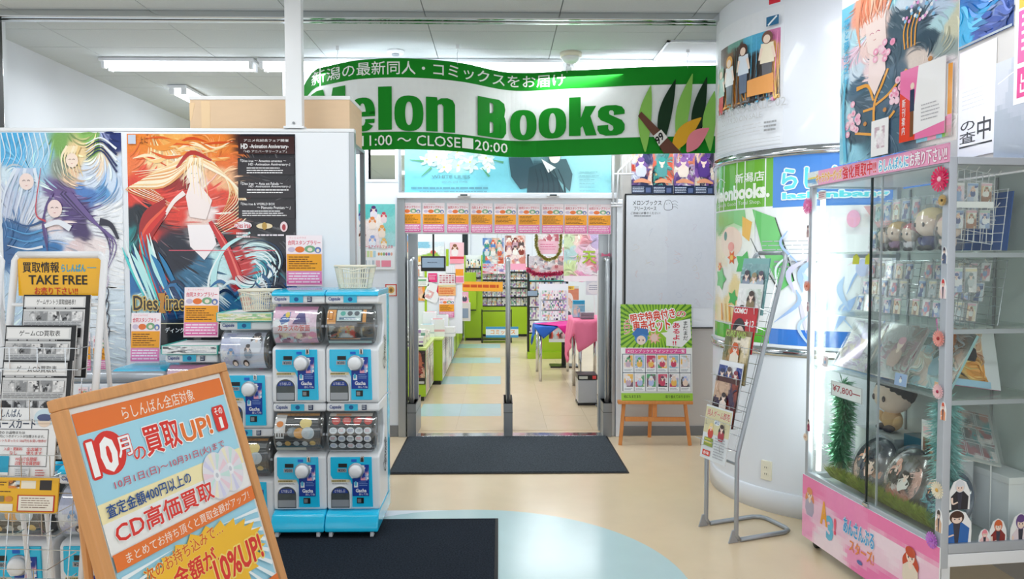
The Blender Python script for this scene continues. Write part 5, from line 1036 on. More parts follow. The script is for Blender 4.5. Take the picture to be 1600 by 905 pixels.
# ================================================================== magazine rack
A0 = F(1103, 822); A1 = F(1150, 848); wvec = (A1-A0); mw = wvec.length; ra = math.atan2(wvec.y, wvec.x)
mr_ = thing('magazine_rack', 'bent grey tube magazine rack with a looped foot in front of the round column', 'rack', (A0.x, A0.y, 0), ra)
r = .0125; yt = .325; zt = 1.585
def slope(z): return (z-.48)/(zt-.48)*yt
for s_, x in ((0, 0), (1, mw)):
    sg = 1 if s_ == 0 else -1
    MB().tube([(x, .02, r), (x, 0, r+.03), (x, 0, .3), (x, 0, .46), (x, .008, .5), (x, slope(1.0), 1.0), (x, slope(1.53), 1.53), (x+sg*.012, slope(1.57), 1.57), (x+sg*.04, slope(zt), zt)], r, 12).build('side_tube', 'silver_paint', mr_, smooth=True)
    MB().prism([(-.03, .002), (.03, .002), (.012, .07), (-.006, .07)], -.004, .004).build('foot_gusset', 'silver_paint', mr_, loc=(x, -.02, 0), rotz=R(90))
MB().tube([(.04, slope(zt), zt), (mw-.04, slope(zt), zt)], r, 12).build('top_tube', 'silver_paint', mr_, smooth=True)
MB().tube([(0, .03, r), (0, .33, r), (.02, .375, r), (.06, .39, r), (mw-.06, .39, r), (mw-.02, .375, r), (mw, .33, r), (mw, .03, r)], r, 12).build('foot_loop', 'silver_paint', mr_, smooth=True)
MB().tube([(0, 0, .43), (mw, 0, .43)], .008, 10).build('crossbar', 'silver_paint', mr_)
g = MB()
for k in range(13):
    z = .50+.078*k; y = slope(z); g.tube([(0, y, z), (mw, y, z)], .0018, 5)
for k in range(4): x = .03+k*(mw-.06)/3; g.tube([(x, slope(.5)-.002, .5), (x, slope(1.5)-.002, 1.5)], .0018, 5)
g.build('wire_grid', 'chrome', mr_)
for z in (.50, .62, .71, .86, 1.03, 1.15, 1.25):
    y = slope(z); MB().tube([(0, y, z), (.0, y-.085, z+.03), (mw, y-.085, z+.03), (mw, y, z)], .0018, 5).tube([(.05, y, z-.005), (.05, y-.085, z-.005), (.05, y-.085, z+.03)], .0018, 5).tube([(mw-.05, y, z-.005), (mw-.05, y-.085, z-.005), (mw-.05, y-.085, z+.03)], .0018, 5).build('wire_pocket', 'chrome', mr_)
MRM = Matrix.Translation((A0.x, A0.y, 0)) @ Matrix.Rotation(ra, 4, 'Z')
def mag(label, ztop_, h_, w_, draw, k, dx=0, cover='e9eaec', depth=.007, name='magazine', cat='magazine'):
    zb = ztop_-h_*.99; y = slope(max(zb, .5))-.048-(.022 if k == 0 else 0); L = MRM @ Vector((mw/2+dx, y, zb))
    o = poster(name, label, cat, w_, h_, L, draw, thick=depth, base=cover, mat='gloss_print', rot=(R(-9), 0, ra)); return o
def mcover(bg, pal, title, tcol, figs, seed):
    def d(p):
        p.rect(0, 0, 1, 1, bg); p.busy((0, .1, 1, .97), pal, 18, 16, 20, seed, warp=.06); p.flow(30, .3, .04, seed)
        for f_ in figs: p.figure(*f_)
        if title: p.text(title, .06, .02, .85, .14, tcol, .03)
    return d
def flyer(p):
    p.rect(0, 0, 1, 1, 'dfe3e6'); p.rect(0, .03, 1, .52, 'd8cfa6'); p.text('同人ゲーム即売', .08, .07, .95, .2, 'b83a1e', .03, out='f4f0e4'); p.ell(.5, .29, .12, .05, 'e9eef2'); p.text('#12', .42, .26, .58, .32, '3a6a9a', .02); p.figure(.3, .38, .1, 'f0d890', 'c9402c'); p.figure(.72, .36, .11, '3a2a2c', 'a83040'); p.rect(.1, .6, .45, .76, '8a9a3c'); p.lines(.13, .62, .42, .74, 2, 'e0d060', .4, 3); p.rect(.1, .84, .4, .94, 'd8341e'); p.text('会場', .14, .86, .36, .92, 'ffffff', .02); p.lines(.52, .56, .95, .96, 8, 'a8aab2', .35, 5, dash=4)
mags = [('pale event flyer with two drawn faces in the lowest pocket of the grey rack', .72, .30, .225, flyer, 'dfe3e6'),
 ('dark red and brown magazine in the second pocket from the bottom', .885, .27, .20, mcover('4a1c1a', ['6a2420', '8a3a2c', '2c1416', 'c9a890', '3a2a4a'], '', 'ffffff', [(.5, .4, .14, '2a1c20', 'e9dcd4')], 3), '3a1a18'),
 ('white magazine with a crowd of dark-haired drawn figures, under the orange one', .975, .27, .20, mcover('e9ecf2', ['f0f2f6', '3a4a90', 'd8c0c4', '8a9ac8', 'f4f4f8'], '', 'ffffff', [(.2, .25, .13, '2c3460', 'e9eef6'), (.5, .2, .14, '5a4a50', '3c4c94'), (.8, .25, .13, '8a3a4a', 'e9eef6'), (.36, .5, .14, '26284a', 'd8dcf0'), (.7, .52, .14, '3a3050', 'e9eef6')], 5), 'c9cdd6'),
 ('olive and orange magazine with a red-haired figure, middle of the grey rack', 1.15, .30, .22, mcover('8a7a50', ['9a8a60', '6a7048', 'd8c8a0', 'b89060', 'f0e4d0'], 'CURE MAID', 'a8c060', [(.5, .34, .16, 'd05a28', 'e9e0d0')], 7), '7a7a72'),
 ('bright red comic magazine numbered twelve', 1.28, .26, .20, lambda p: (p.rect(0, 0, 1, 1, 'c41e2c'), p.text('COMIC1', .05, .03, .6, .15, 'ffffff', .04), p.text('★12', .55, .26, .95, .42, 'f6f0f0', .04), p.ell(.34, .55, .28, .3, '2a1c20'), p.ell(.4, .62, .2, .2, 'f2d8cc'), p.poly([(.5, .7), (.9, .6), (.92, .8), (.6, .95)], 'e9e4e8'), p.ell(.42, .72, .04, .02, 'c04050'), p.ell(.34, .6, .03, .04, '2a1c20'), p.ell(.48, .58, .03, .04, '2a1c20'), p.rect(0, .93, 1, 1, '7a1420')), 'c41e2c'),
 ('white magazine cover with two standing brown-haired figures', 1.41, .27, .20, mcover('e9ecec', ['eef0f0', 'dfe6e2', 'f6f6f6', 'c9d8cc'], '', 'ffffff', [(.62, .25, .16, '4a3a34', '8a7a5a'), (.3, .55, .15, '4a3a34', 'a89a80')], 9), 'dfe2e4'),
 ('teal magazine of small grey figures in the top pocket', 1.555, .32, .22, mcover('7fb0b2', ['7fa8ac', '9cc0c0', '5a8a94', 'a8b8c4', '8a9aa8'], '', 'e9f2f2', [(.25, .3, .13, '4a4450', '8a94a8'), (.55, .34, .13, '9a8a6a', 'c9d4dc'), (.8, .3, .12, '5a5060', 'a8b4c4')], 11), '6aa0a4')]
mz = []
for k, (lab, z_, h_, w_, d_, cv) in enumerate(mags): mz.append(mag(lab, z_, h_, w_, d_, k, cover=cv))
# ================================================================== right wall prints
def wallprint(name, label, cat, pts_px, X, draw, base='f4f6f8', mat='gloss_print', rect=(0, 0, 1, 1)):
    (xa, ya), (xb, yb) = pts_px   # top far corner, bottom near corner
    a = hit(xa, ya, (X, 0, 0), (1, 0, 0)); b = hit(xb, yb, (X, 0, 0), (1, 0, 0))
    w_, h_ = abs(a.y-b.y), a.z-b.z
    return poster(name, label, cat, w_, h_, (X, (a.y+b.y)/2, b.z), draw, rotz=R(-90), base=base, mat=mat, rect=rect)
def draw_night(p): p.art((0, 0, 1, 1), [(.1, .2, 1, '1f5fb0'), (.3, .5, 1, '2a78c8'), (.2, .8, 1, '30a8d8'), (.5, .3, 1, '20489c'), (.6, .6, 1, '8a9ac0'), (.75, .3, 1, 'a8b4cc'), (.8, .7, 1, '4a62a8'), (.95, .4, 1, '34549c'), (.9, .9, 1, '28407c'), (.4, .95, 1, '24489c')], 50, 40, 3, .05); p.flow(140, .3, .05, 3); p.rect(0, .975, 1, 1, '9aa4ac')
wallprint('blue_poster', 'deep blue night poster high on the wall behind the glass showcase', 'poster', [(1500, -60), (1584, 40)], 2.495, draw_night)
def draw_notice(p): p.rect(0, 0, 1, 1, 'f4f2f6'); p.rect(0, 0, 1, .35, 'f3e9f2'); p.lines(.1, .38, .8, .58, 5, 'dcdce2', .15, 2); p.text('の\n査', .05, .66, .5, .86, '1c1c20', .02); p.text('中', .55, .66, .9, .86, '1c1c20', .02); p.rect(.05, .885, .95, .9, '1c1c20')
wallprint('white_notice', 'plain white notice with black characters below the blue night poster', 'notice', [(1500, 84), (1553, 238)], 2.494, draw_notice)
def draw_grey(p): p.art((0, 0, 1, 1), [(.1, .1, 1, 'c9ccd4'), (.5, .3, 1, 'b8bec8'), (.9, .2, 1, 'c4cad2'), (.3, .8, 1, 'aab2bc'), (.8, .8, 1, 'b4bac4')], 20, 20, 3, .06, .01); p.stroke([(.05, .2), (.5, .12), (.95, .2)], .01, .01, 'e6eaf0')
wallprint('grey_film', 'sheet of grey film with a curved fold on the wall beside the white notice', 'sheet', [(1556, 100), (1640, 250)], 2.493, draw_grey)
def draw_strip(p): p.rect(0, 0, 1, 1, 'f4f0f4'); p.rect(.1, 0, .9, .2, 'f2a640'); p.rect(.1, .22, .9, .66, 'e85a98'); p.lines(.2, .26, .8, .6, 5, 'f6d8e6', .4, 2); p.rect(.1, .7, .9, .95, 'e03a88'); p.text('出品', .2, .74, .8, .92, 'f8e6f0', .03)
wallprint('pink_strip', 'pink and orange notice cut by the photo edge high on the wall', 'notice', [(1588, -20), (1640, 148)], 2.4915, draw_strip)

# ================================================================== glass showcase
SX, SY, SA = 1.775, 2.90, R(7)
SM = Matrix.Translation((SX, SY, 0)) @ Matrix.Rotation(SA, 4, 'Z')
SL, SD, Z0, Z1 = 1.03, .52, .36, 1.955
ax = Vector((math.cos(SA), math.sin(SA), 0)); ay = Vector((-math.sin(SA), math.cos(SA), 0))
def CW(x, y, z): return SM @ Vector((x, y, z))
def side(px, py, x=0):      # where this picture point meets the sliding-door side (local x): returns local y, z
    q = hit(px, py, CW(x, 0, 0), ax); q = SM.inverted() @ q; return q.y, q.z
def endp(px, py, y=0):      # the same for planes across the case: returns local x, z
    q = hit(px, py, CW(0, y, 0), ay); q = SM.inverted() @ q; return q.x, q.z
sc = thing('showcase', 'tall silver-framed glass showcase full of bagged goods beside the round column', 'showcase', (SX, SY, 0), SA)
t = .036
def fr(nm, *b): return MB().box(*b).build(nm, 'case_frame', sc, bevel=.003)
fr('corner_post', 0, t, 0, t, .30, Z1); fr('corner_post', 0, t*.8, SL-t*.8, SL, .30, Z1); fr('corner_post', SD-t, SD, 0, t, .30, Z1); fr('corner_post', SD-t, SD, SL-t, SL, .30, Z1)
fr('bottom_rail', 0, .03, t, SL-t*.8, Z0, Z0+.05); fr('bottom_rail', t, SD-t, 0, .03, Z0, Z0+.04); fr('bottom_rail', t, SD-t, SL-.03, SL, Z0, Z0+.04)
fr('top_rail', 0, .03, t, SL-t*.8, Z1-.03, Z1); fr('top_rail', t, SD-t, 0, .03, Z1-.03, Z1); fr('top_rail', t, SD-t, SL-.03, SL, Z1-.03, Z1)
MB().box(.002, SD-.002, .002, SL-.002, Z0-.055, Z0-.002).build('base_board', 'panel_white', sc, bevel=.003)
MB().box(.03, SD-.002, .03, SL-.03, Z1-.02, Z1-.012).build('top_panel', 'panel_white', sc)
MB().box(SD-.012, SD-.004, t, SL-t, Z0+.002, Z1-.03).build('back_panel', 'back_panel', sc)
MB().box(t, SD-t, .031, SL-.031, Z0, Z0+.012).build('floor_board', 'back_panel', sc)
for x, y in ((.03, .03), (.03, SL-.07), (SD-.07, .03), (SD-.07, SL-.07)): MB().box(x, x+.04, y, y+.04, .05, .304).build('leg', 'panel_white', sc, bevel=.002); MB().tube([(x+.008, y+.02, .026), (x+.032, y+.02, .026)], .025, 14).build('caster', 'black_plastic', sc, smooth=True)
MB().box(.03, SD-.03, SL*.45, SL*.45+.02, .1, .304).build('inner_divider', 'back_panel', sc)
ym = side(1362, 500)[0]
MB().box(.006, .011, t, ym+.03, Z0+.05, Z1-.03).build('sliding_door', 'glass', sc); MB().box(.018, .023, ym-.03, SL-t*.8, Z0+.05, Z1-.03).build('sliding_door', 'glass', sc)
MB().box(.004, .012, ym+.022, ym+.032, Z0+.05, Z1-.03).build('door_edge', 'dark_glass', sc); MB().box(.016, .024, ym-.034, ym-.028, Z0+.05, Z1-.03).build('door_edge', 'case_frame', sc)
MB().box(-.012, 0, ym-.01, ym+.03, Z0+.037, Z0+.052).build('door_lock', 'chrome', sc, bevel=.002)
MB().box(t, SD-t, .012, .017, Z0+.04, Z1-.03).build('end_glass', 'glass', sc); MB().box(t, SD-t, SL-.017, SL-.012, Z0+.04, Z1-.03).build('end_glass', 'glass', sc)
MB().tube([(.05, SL-.05, Z0+.06), (.05, SL-.05, Z1-.06)], .013, 12).build('lamp_tube', 'case_lamp', sc, smooth=True)
SH = [1.585, 1.275, .985]
for z in SH:
    MB().box(.03, SD-.02, .03, SL-.03, z-.008, z).build('shelf', 'shelf_glass', sc)
    for yy in (.035, SL-.045): MB().box(.06, SD-.02, yy, yy+.008, z-.028, z-.009).build('shelf_bracket', 'case_frame', sc)
for yy in (.33, SL-.12): MB().box(SD-.02, SD-.0125, yy, yy+.012, Z0+.02, Z1-.04).build('slotted_standard', 'grey_metal', sc)
for o_ in list(sc.children):
    if o_.name.startswith('shelf') and o_.data.materials[0] is None: o_.data.materials[0] = MATS['shelf_glass']
area('case_lamp_light', CW(.10, SL-.10, 1.15), .1, 1.3, 4, rot=(R(90), 0, SA+R(0)))
# printed pink board under the doors
def draw_pink(p):
    p.art((0, 0, 1, 1), [(0, .2, 1, 'f27ab4'), (.05, .8, .8, 'f4a6cc'), (.2, .5, 1, 'f3c6de'), (.3, .8, 1.1, 'f6e3ee'), (.35, .15, 1, 'f48fc2'), (.55, .5, 1, 'f2d3e6'), (.6, .95, 1, 'f07ab8'), (.75, .4, 1, 'f6e0ee'), (.8, .05, 1, 'f27ab4'), (.95, .5, 1, 'f5cbe2'), (1, .95, .9, 'f07ab8'), (.45, .8, 1, 'f49cca')], 60, 16, 2, .03, .01)
    p.figure(.07, .26, .16, 'e08a5a', 'b0a8c0'); p.text('A', .17, .25, .235, .62, 'f2a83c', .05, rot=.0); p.text('3', .225, .42, .285, .8, '6ac0e0', .05); p.text('!', .29, .4, .31, .66, 'ee5a7a', .05)
    p.text('あんさんぶる', .37, .30, .60, .52, '3a9ad8', .05, out='e9f6fc', ow=.06); p.text('スターズ!', .42, .56, .60, .74, 'f0904a', .04); p.ell(.5, .82, .02, .03, '4a6ab0')
    p.figure(.84, .30, .19, 'c8401f', 'e9dccb'); p.poly([(.72, .8), (.8, .72), (.9, .85), (.9, 1), (.72, 1)], '2a2430'); p.stroke([(.9, .55), (.96, .5), (.98, .56)], .012, .02, '4a4440')
pb = poster('printed_board', 'pink board with a two-line cartoon logo covering the showcase base', 'board', SL+.01, .335, CW(-.007, SL/2, .055), draw_pink, rotz=SA-R(90), thick=.005, mat='gloss_print')
# sign strip along the top edge
def draw_strip2(p):
    p.rect(0, 0, 1, 1, 'f2a8cc'); p.busy((0, 0, .1, 1), ['7ab0e0', 'f2d84a', 'f4a0c0', 'e9f0f4'], 8, 14, 8, 3); p.text('キャラクターグッズ', .08, .2, .30, .85, 'f4a83c', .05, out='f6ecd8', ow=.09)
    p.text('強化買取中!!', .31, .1, .56, .92, 'e0263c', .06, out='ffffff', ow=.05); p.text('らしんばんに', .58, .2, .77, .85, '4ab8e4', .04, out='ffffff', ow=.12); p.text('お売り下さい!!', .78, .12, .99, .9, 'f6f4f8', .05, out='d85a98', ow=.06)
poster('sign_strip', 'long pink lettered strip running along the top edge of the showcase doors', 'sign', SL+.01, .075, CW(-.007, SL/2, Z1-.022), draw_strip2, rotz=SA-R(90), thick=.004, base='f2a8cc')
# price card, name label
pa = side(1298, 608, .028); pb_ = side(1344, 632, .028)
poster('price_card', 'white card reading 7,800 yen in dark red inside the showcase', 'price card', abs(pa[0]-pb_[0])*1.05, .075, CW(.034, (pa[0]+pb_[0])/2, pb_[1]), lambda p: (p.frame(0, 0, 1, 1, .03, 'c9ccd2'), p.text('¥7,800―', .06, .25, .94, .75, 'b0283c', .03)), rotz=SA-R(90))
pa = side(1273, 288, -.001); pb_ = side(1284, 300, -.001)
poster('small_label', 'tiny pink lettered label under the far end of the sign strip', 'label', .07, .045, CW(.0265, SL-.08, 1.86), lambda p: (p.rect(0, 0, 1, 1, 'f6dfe2'), p.lines(.08, .15, .92, .85, 3, 'd0707c', .5, 2)), rotz=SA-R(90))
# ---- film poster hanging above the doors
def draw_uniform(p):
    p.art((1313, 0, 1500, 262), [(1322, 10, 1, '7fd0ee'), (1330, 60, 1, 'bfe6f4'), (1326, 120, 1, 'a8def2'), (1328, 190, 1, 'b8e4f2'), (1335, 235, 1.2, '9ad6ee'), (1350, 20, 1, 'f4a890'), (1365, 15, 1.2, 'f4b094'), (1390, 20, 1, 'ee9c80'), (1375, 60, 1.2, 'f8dcd6'), (1372, 85, 1, 'f6d6d2'), (1340, 90, 1, 'f2cfe2'), (1345, 120, 1, 'cfdfee'),
        (1410, 20, 1.2, '8ad6ec'), (1430, 40, 1, 'd8e8f6'), (1450, 30, 1.3, 'f0c8e4'), (1460, 60, 1.2, 'c8dcf4'), (1470, 20, 1, 'f6e4f0'), (1490, 40, 1, 'f2b8cc'), (1475, 90, 1, 'bfe4ee'), (1420, 70, 1, '4a6070'), (1440, 75, 1.2, '52687a'), (1460, 110, 1, '3f5566'), (1400, 110, 1, '4f6576'), (1370, 130, 1, 'f4d8dc'), (1355, 140, 1.2, '56708a'),
        (1390, 150, 1.3, '5a7288'), (1360, 170, 1, '4a6074'), (1420, 150, 1, '4c6276'), (1350, 220, 1.2, '465c6e'), (1400, 210, 1.3, '506880'), (1430, 200, 1, 'e6c9d4'), (1445, 140, 1, 'e4d4cc'), (1480, 120, 1, 'a0b0b0'), (1490, 100, 1, 'd8d8c0'), (1470, 160, 1, 'f2e8ee'), (1490, 200, 1.2, 'f0e8ea')], 94, 120, 9, .015, .03); p.flow(420, 22, 2.6, 8)
    rg = random.Random(6); Gd = 'eea850'
    p.poly([(1358, 40), (1392, 40), (1396, 82), (1382, 108), (1364, 92)], 'f9e4df')
    p.face(1376, 66, 16, 'c06080')
    for k in range(16): x = 1352+rg.uniform(0, 50); p.stroke([(x, -4), (x+rg.uniform(-8, 6), 20), (x+rg.uniform(-12, 8), 48)], 6, .5, rg.choice(['f2a284', 'f6b89c', 'e88c6c', 'f8ccb4']))
    p.stroke([(1346, 0), (1344, 40), (1350, 78)], 10, 2, 'f2ac90'); p.stroke([(1400, 0), (1404, 20), (1398, 40)], 8, 2, 'e99878')
    for k in range(4): p.stroke([(1430+6*k, 66), (1424+6*k, 86), (1426+5*k, 112)], 2, 2, Gd)
    p.stroke([(1345, 144), (1366, 146), (1376, 172)], 7, 3, Gd); p.stroke([(1400, 130), (1390, 152), (1378, 178), (1378, 225)], 4, 4, Gd); p.stroke([(1380, 180), (1404, 168), (1430, 142)], 4, 4, Gd); p.stroke([(1358, 184), (1378, 184)], 4, 4, Gd); p.stroke([(1380, 222), (1404, 206), (1412, 198)], 4, 4, Gd); p.stroke([(1344, 216), (1378, 226)], 4, 4, Gd)
    p.poly([(1368, 96), (1380, 108), (1394, 96), (1396, 130), (1378, 165), (1366, 140)], 'f8e2e0')
    for x, y in ((1362, 205), (1396, 192), (1396, 228), (1464, 140)): p.ell(x, y, 3.2, 3.6, 'c98a50', 12)
    for cx, cy, n_ in ((1342, 195, 16), (1430, 170, 12), (1395, 98, 10), (1496, 32, 16), (1418, 182, 8)):
        for _ in range(n_): x, y = cx+rg.gauss(0, 8), cy+rg.gauss(0, 11); p.ell(min(max(x, 1320), 1497), y, 4.5, 5.5, rg.choice(['f6b8d0', 'f4a4c4', 'f9d2e0', 'f2c4d4']), 9); p.ell(min(max(x, 1320), 1497), y, 2, 2.4, rg.choice(['f9dce6', 'ee90b4']), 7)
    for k in range(60): x, y = rg.uniform(1425, 1480), rg.uniform(8, 80); p.ell(x, y, 2.2, 2.8, rg.choice(['e89cd8', '8cc8f0', 'f6e4f4', 'd8b8ec', 'f4f6fc']), 7)
    p.text('花\nと\n夢\nの\n日\n々', 1321, 22, 1331, 130, '4cb4e0', .03); p.stroke([(1326, 120), (1322, 180), (1328, 260)], 3, 6, '6ac4e6')
fa, fz = side(1314, 120, -.02); fb, _z = side(1496, 120, -.02)
fh = 2.93-(Z1+.055)
poster('film_poster', 'large glossy film poster of a ginger-haired figure in navy uniform standing on the showcase', 'poster', fa-fb, fh, CW(-.02, (fa+fb)/2, Z1+.056), draw_uniform, rotz=SA-R(90), rect=(1313, -60, 1500, 262), mat='gloss_print', thick=.003)
for yy in (fa-.03, fb+.05):
    o = thing('poster_string', 'thin string holding the film poster up, '+('over its column end' if yy > .5 else 'over its wall end'), 'string', CW(-.0185, yy, 2.925)); MB().tube([(0, 0, 0), (0, 0, CH-2.925)], .0015, 5).build('string', 'silver_paint', o)
o_ = side(1470, 150, -.04)
def draw_flyer2(p): p.rect(0, 0, 1, 1, 'f07ab0'); p.poly([(0, .3), (.4, .55), (.36, 1), (0, 1)], 'e8402c'); p.poly([(.42, 0), (1, 0), (1, .84), (.28, .93)], 'f3f1f3'); p.rect(.24, .3, .34, .6, '1f2c50'); p.ell(.29, .25, .045, .045, 'f0d8c8'); p.rect(.25, .6, .33, .95, '7a4a30'); p.text('新\n刊\n案\n内', .06, .4, .14, .9, 'f9e8ec', .02); p.lines(.5, .55, .9, .8, 5, 'b8b6bc', .3, 4)
poster('pinned_flyer', 'pink and orange flyer with a small suited figure pinned over the film poster', 'flyer', .27, .30, CW(-.034, .125, Z1+.09), draw_flyer2, rotz=SA-R(90), rect=(0, 0, 1, 1), mat='gloss_print')
poster('pinned_card', 'tilted orange-backed card half behind the pinned pink flyer', 'card', .20, .28, CW(-.028, .06, Z1+.075), lambda p: (p.rect(0, 0, 1, 1, 'f3a23c'), p.busy((0, .7, 1, 1), ['8cc05a', 'f2a0c0', 'f3a23c', '90c8e0'], 10, 12, 6, 3), p.rect(.02, 0, .88, .72, 'f2f0f2')), rotz=SA-R(90), mat='gloss_print')
poster('pinned_photo', 'small white card with a grey sketch standing at the foot of the film poster', 'card', .12, .16, CW(-.03, .40, Z1+.058), lambda p: (p.rect(0, 0, 1, 1, 'f0eef0'), p.busy((.2, .2, .8, .8), ['e9e0e6', 'c9b0bc', 'a0949c', 'f0eef0'], 10, 12, 12, 5)), rotz=SA-R(90))
# paper character standees on the strip (plain cartoon people)
def standee(label, w_, h_, loc, rz, hair, cloth, skin='f6ddd0', legs='3a3a4a', face=True, group=None, cat='cutout', lean=0):
    o = MB().prism([(-w_*.5, 0), (w_*.5, 0), (w_*.52, h_*.35), (w_*.5, h_*.6), (w_*.3, h_*.9), (0, h_), (-w_*.3, h_*.9), (-w_*.5, h_*.6), (-w_*.52, h_*.35)], 0, .0025, 'f4f6f8').build('paper_cutout', 'colour_gloss', loc=loc, rot=(lean, 0, rz)); tag(o, label, cat, group)
    p = Print(w_, h_, (-1, 0, 1, 4)); p.layer = 2; k = 1.45; p.poly([(-.8, 4), (.8, 4), (.88, 2.3), (.3, 1.5), (-.3, 1.5), (-.88, 2.3)], cloth); p.poly([(-.12, 4), (.12, 4), (.25, 1.7), (-.25, 1.7)], legs); p.ell(0, .95, .5, .8, hair); p.ell(0, 1.15, .36, .52, skin); p.ell(0, .62, .42, .4, hair); p.ell(-.15, 1.15, .05, .09, '3a3040', 8); p.ell(.15, 1.15, .05, .09, '3a3040', 8); p.stroke([(-.8, 2.4), (-.7, 3.2), (-.2, 3)], .22, .16, skin); p.build('print', 'gloss_print', o); return o
for k, (px, lab, hr, cl, w_, h_) in enumerate([(1344, 'paper cutout with pale pink hair on the sign strip at the column end', 'f2c4d4', '5aa4d0', .05, .13), (1388, 'paper cutout in red on the sign strip, below the roses', 'f08a80', 'e8584c', .06, .10)]):
    yy, _z = side(px, 260, -.014); standee(lab, w_, h_, CW(-.014, yy, Z1+.055), SA-R(90), hr, cl)
# ---- gerbera stickers on the posts and glass
def gerbera(label, at, rz, r_, col, n=18, core='f6e6d8', mat_='colour_gloss'):
    o = thing('gerbera_sticker', label, 'flower', at, rz, 'paper flowers stuck on the showcase')
    mb = MB(); vs = [(0, -.006, 0)]; fs = []
    for ring_, (rr, wd, yo) in enumerate(((1, .9, -.004), (.72, .8, -.008))):
        for k in range(n):
            a = 2*math.pi*(k+.5*ring_)/n; h_ = math.pi/n*wd; b = len(vs)
            vs += [(r_*rr*.55*math.cos(a-h_), yo, r_*rr*.55*math.sin(a-h_)), (r_*rr*.93*math.cos(a-h_*.8), yo-.003, r_*rr*.93*math.sin(a-h_*.8)), (r_*rr*math.cos(a), yo-.002, r_*rr*math.sin(a)), (r_*rr*.93*math.cos(a+h_*.8), yo-.003, r_*rr*.93*math.sin(a+h_*.8)), (r_*rr*.55*math.cos(a+h_), yo, r_*rr*.55*math.sin(a+h_))]
            fs.append((0, b, b+1, b+2, b+3, b+4))
    mb.add(vs, fs, col); mb.build('petals', mat_, o)
    MB().lathe([(.0005, .003), (r_*.12, .0025), (r_*.2, .001), (r_*.22, -.001)], 14, core, M=Matrix.Translation((0, -.009, 0)) @ Matrix.Rotation(R(90), 4, 'X')).build('flower_center', 'colour', o, smooth=True)
    return o
dside = SA-R(90)
for px, py, r_, col, core, lab in ((1470, 280, .052, 'e0195e', 'f4c4d0', 'large magenta gerbera sticker near the top of the showcase corner post'), (1474, 313, .024, 'cdb073', '3a3020', 'small tan daisy sticker just under the magenta gerbera'), (1468, 529, .034, 'f2a69c', '9c2a2c', 'salmon gerbera sticker halfway down the corner post'), (1467, 612, .031, 'f6cfd4', 'b03050', 'pale pink gerbera sticker below the salmon one on the corner post'), (1466, 766, .036, 'f4ecd4', 'd8a850', 'cream daisy sticker with golden centre at the bottom of the door glass'), (1457, 844, .035, 'c678d8', 'b060c8', 'purple chrysanthemum sticker at the lower corner of the doors'), (1263, 322, .045, 'f07ab4', 'f49cc8', 'pink gerbera sticker near the top of the far post'), (1262, 447, .030, 'f2a488', 'c86a50', 'orange gerbera sticker midway up the far post'), (1260, 683, .022, 'f0dcc8', 'c8a080', 'small beige daisy sticker low on the far post')):
    yy, zz = side(px, py, -.004); gerbera(lab, CW(-.003, min(yy, SL+.02), zz), dside, r_, col, core=core)
for px, py, hr, cl, lab, s_ in ((1475, 400, '3a2a3c', '5a6a8c', 'tiny sticker of a figure in grey-blue on the corner post', .05), (1473, 455, 'd03a3c', 'f0d8dc', 'tiny sticker of a red-haired figure on the corner post', .06), (1473, 645, 'd8553a', 'f0a078', 'square orange sticker card on the lower corner post', .055), (1262, 362, '3a2a3c', 'e0c4c4', 'tiny sticker of a dark-haired figure on the upper far post', .05), (1262, 478, '9a6a8a', 'e9c0c8', 'tiny sticker of a violet figure midway down the far post', .04), (1263, 665, '4a2a38', 'c05a78', 'tiny sticker of a dark figure low on the far post', .05), (1466, 820, '4a3428', 'd8b090', 'sticker of a brown and black figure leaning at the doors lower corner', .07)):
    yy, zz = side(px, py, -.004); standee(lab, s_*.55, s_*1.35, CW(-.003, min(yy, SL+.01), zz-.03), dside, hr, cl, group='figure stickers on the showcase posts', cat='sticker')
# standees behind the end glass, at the bottom
for px, py0, py1, w_, hr, cl, lab in ((1502, 750, 798, .09, 'dfe3ea', '2a2830', 'silver-haired figure cutout in black stuck on the end glass'), (1497, 798, 850, .13, '4a3024', '2a6ab8', 'brown-haired figure cutout in a blue jacket stuck low on the end glass'), (1541, 828, 858, .05, 'f090a0', 'f4c8c8', 'tiny pink-haired cutout low on the end glass'), (1562, 812, 857, .075, 'd86a3c', '8a2a28', 'red-clothed orange-haired cutout low on the end glass'), (1597, 803, 862, .09, '6a4a8c', 'e9dce4', 'violet-haired cutout at the photo edge on the end glass')):
    x_, z0_ = endp(px, py1, -.001); _x, z1_ = endp(px, py0, -.001); standee(lab, w_, max(z1_-z0_, .05), CW(x_, .0095, z0_), SA, hr, cl)
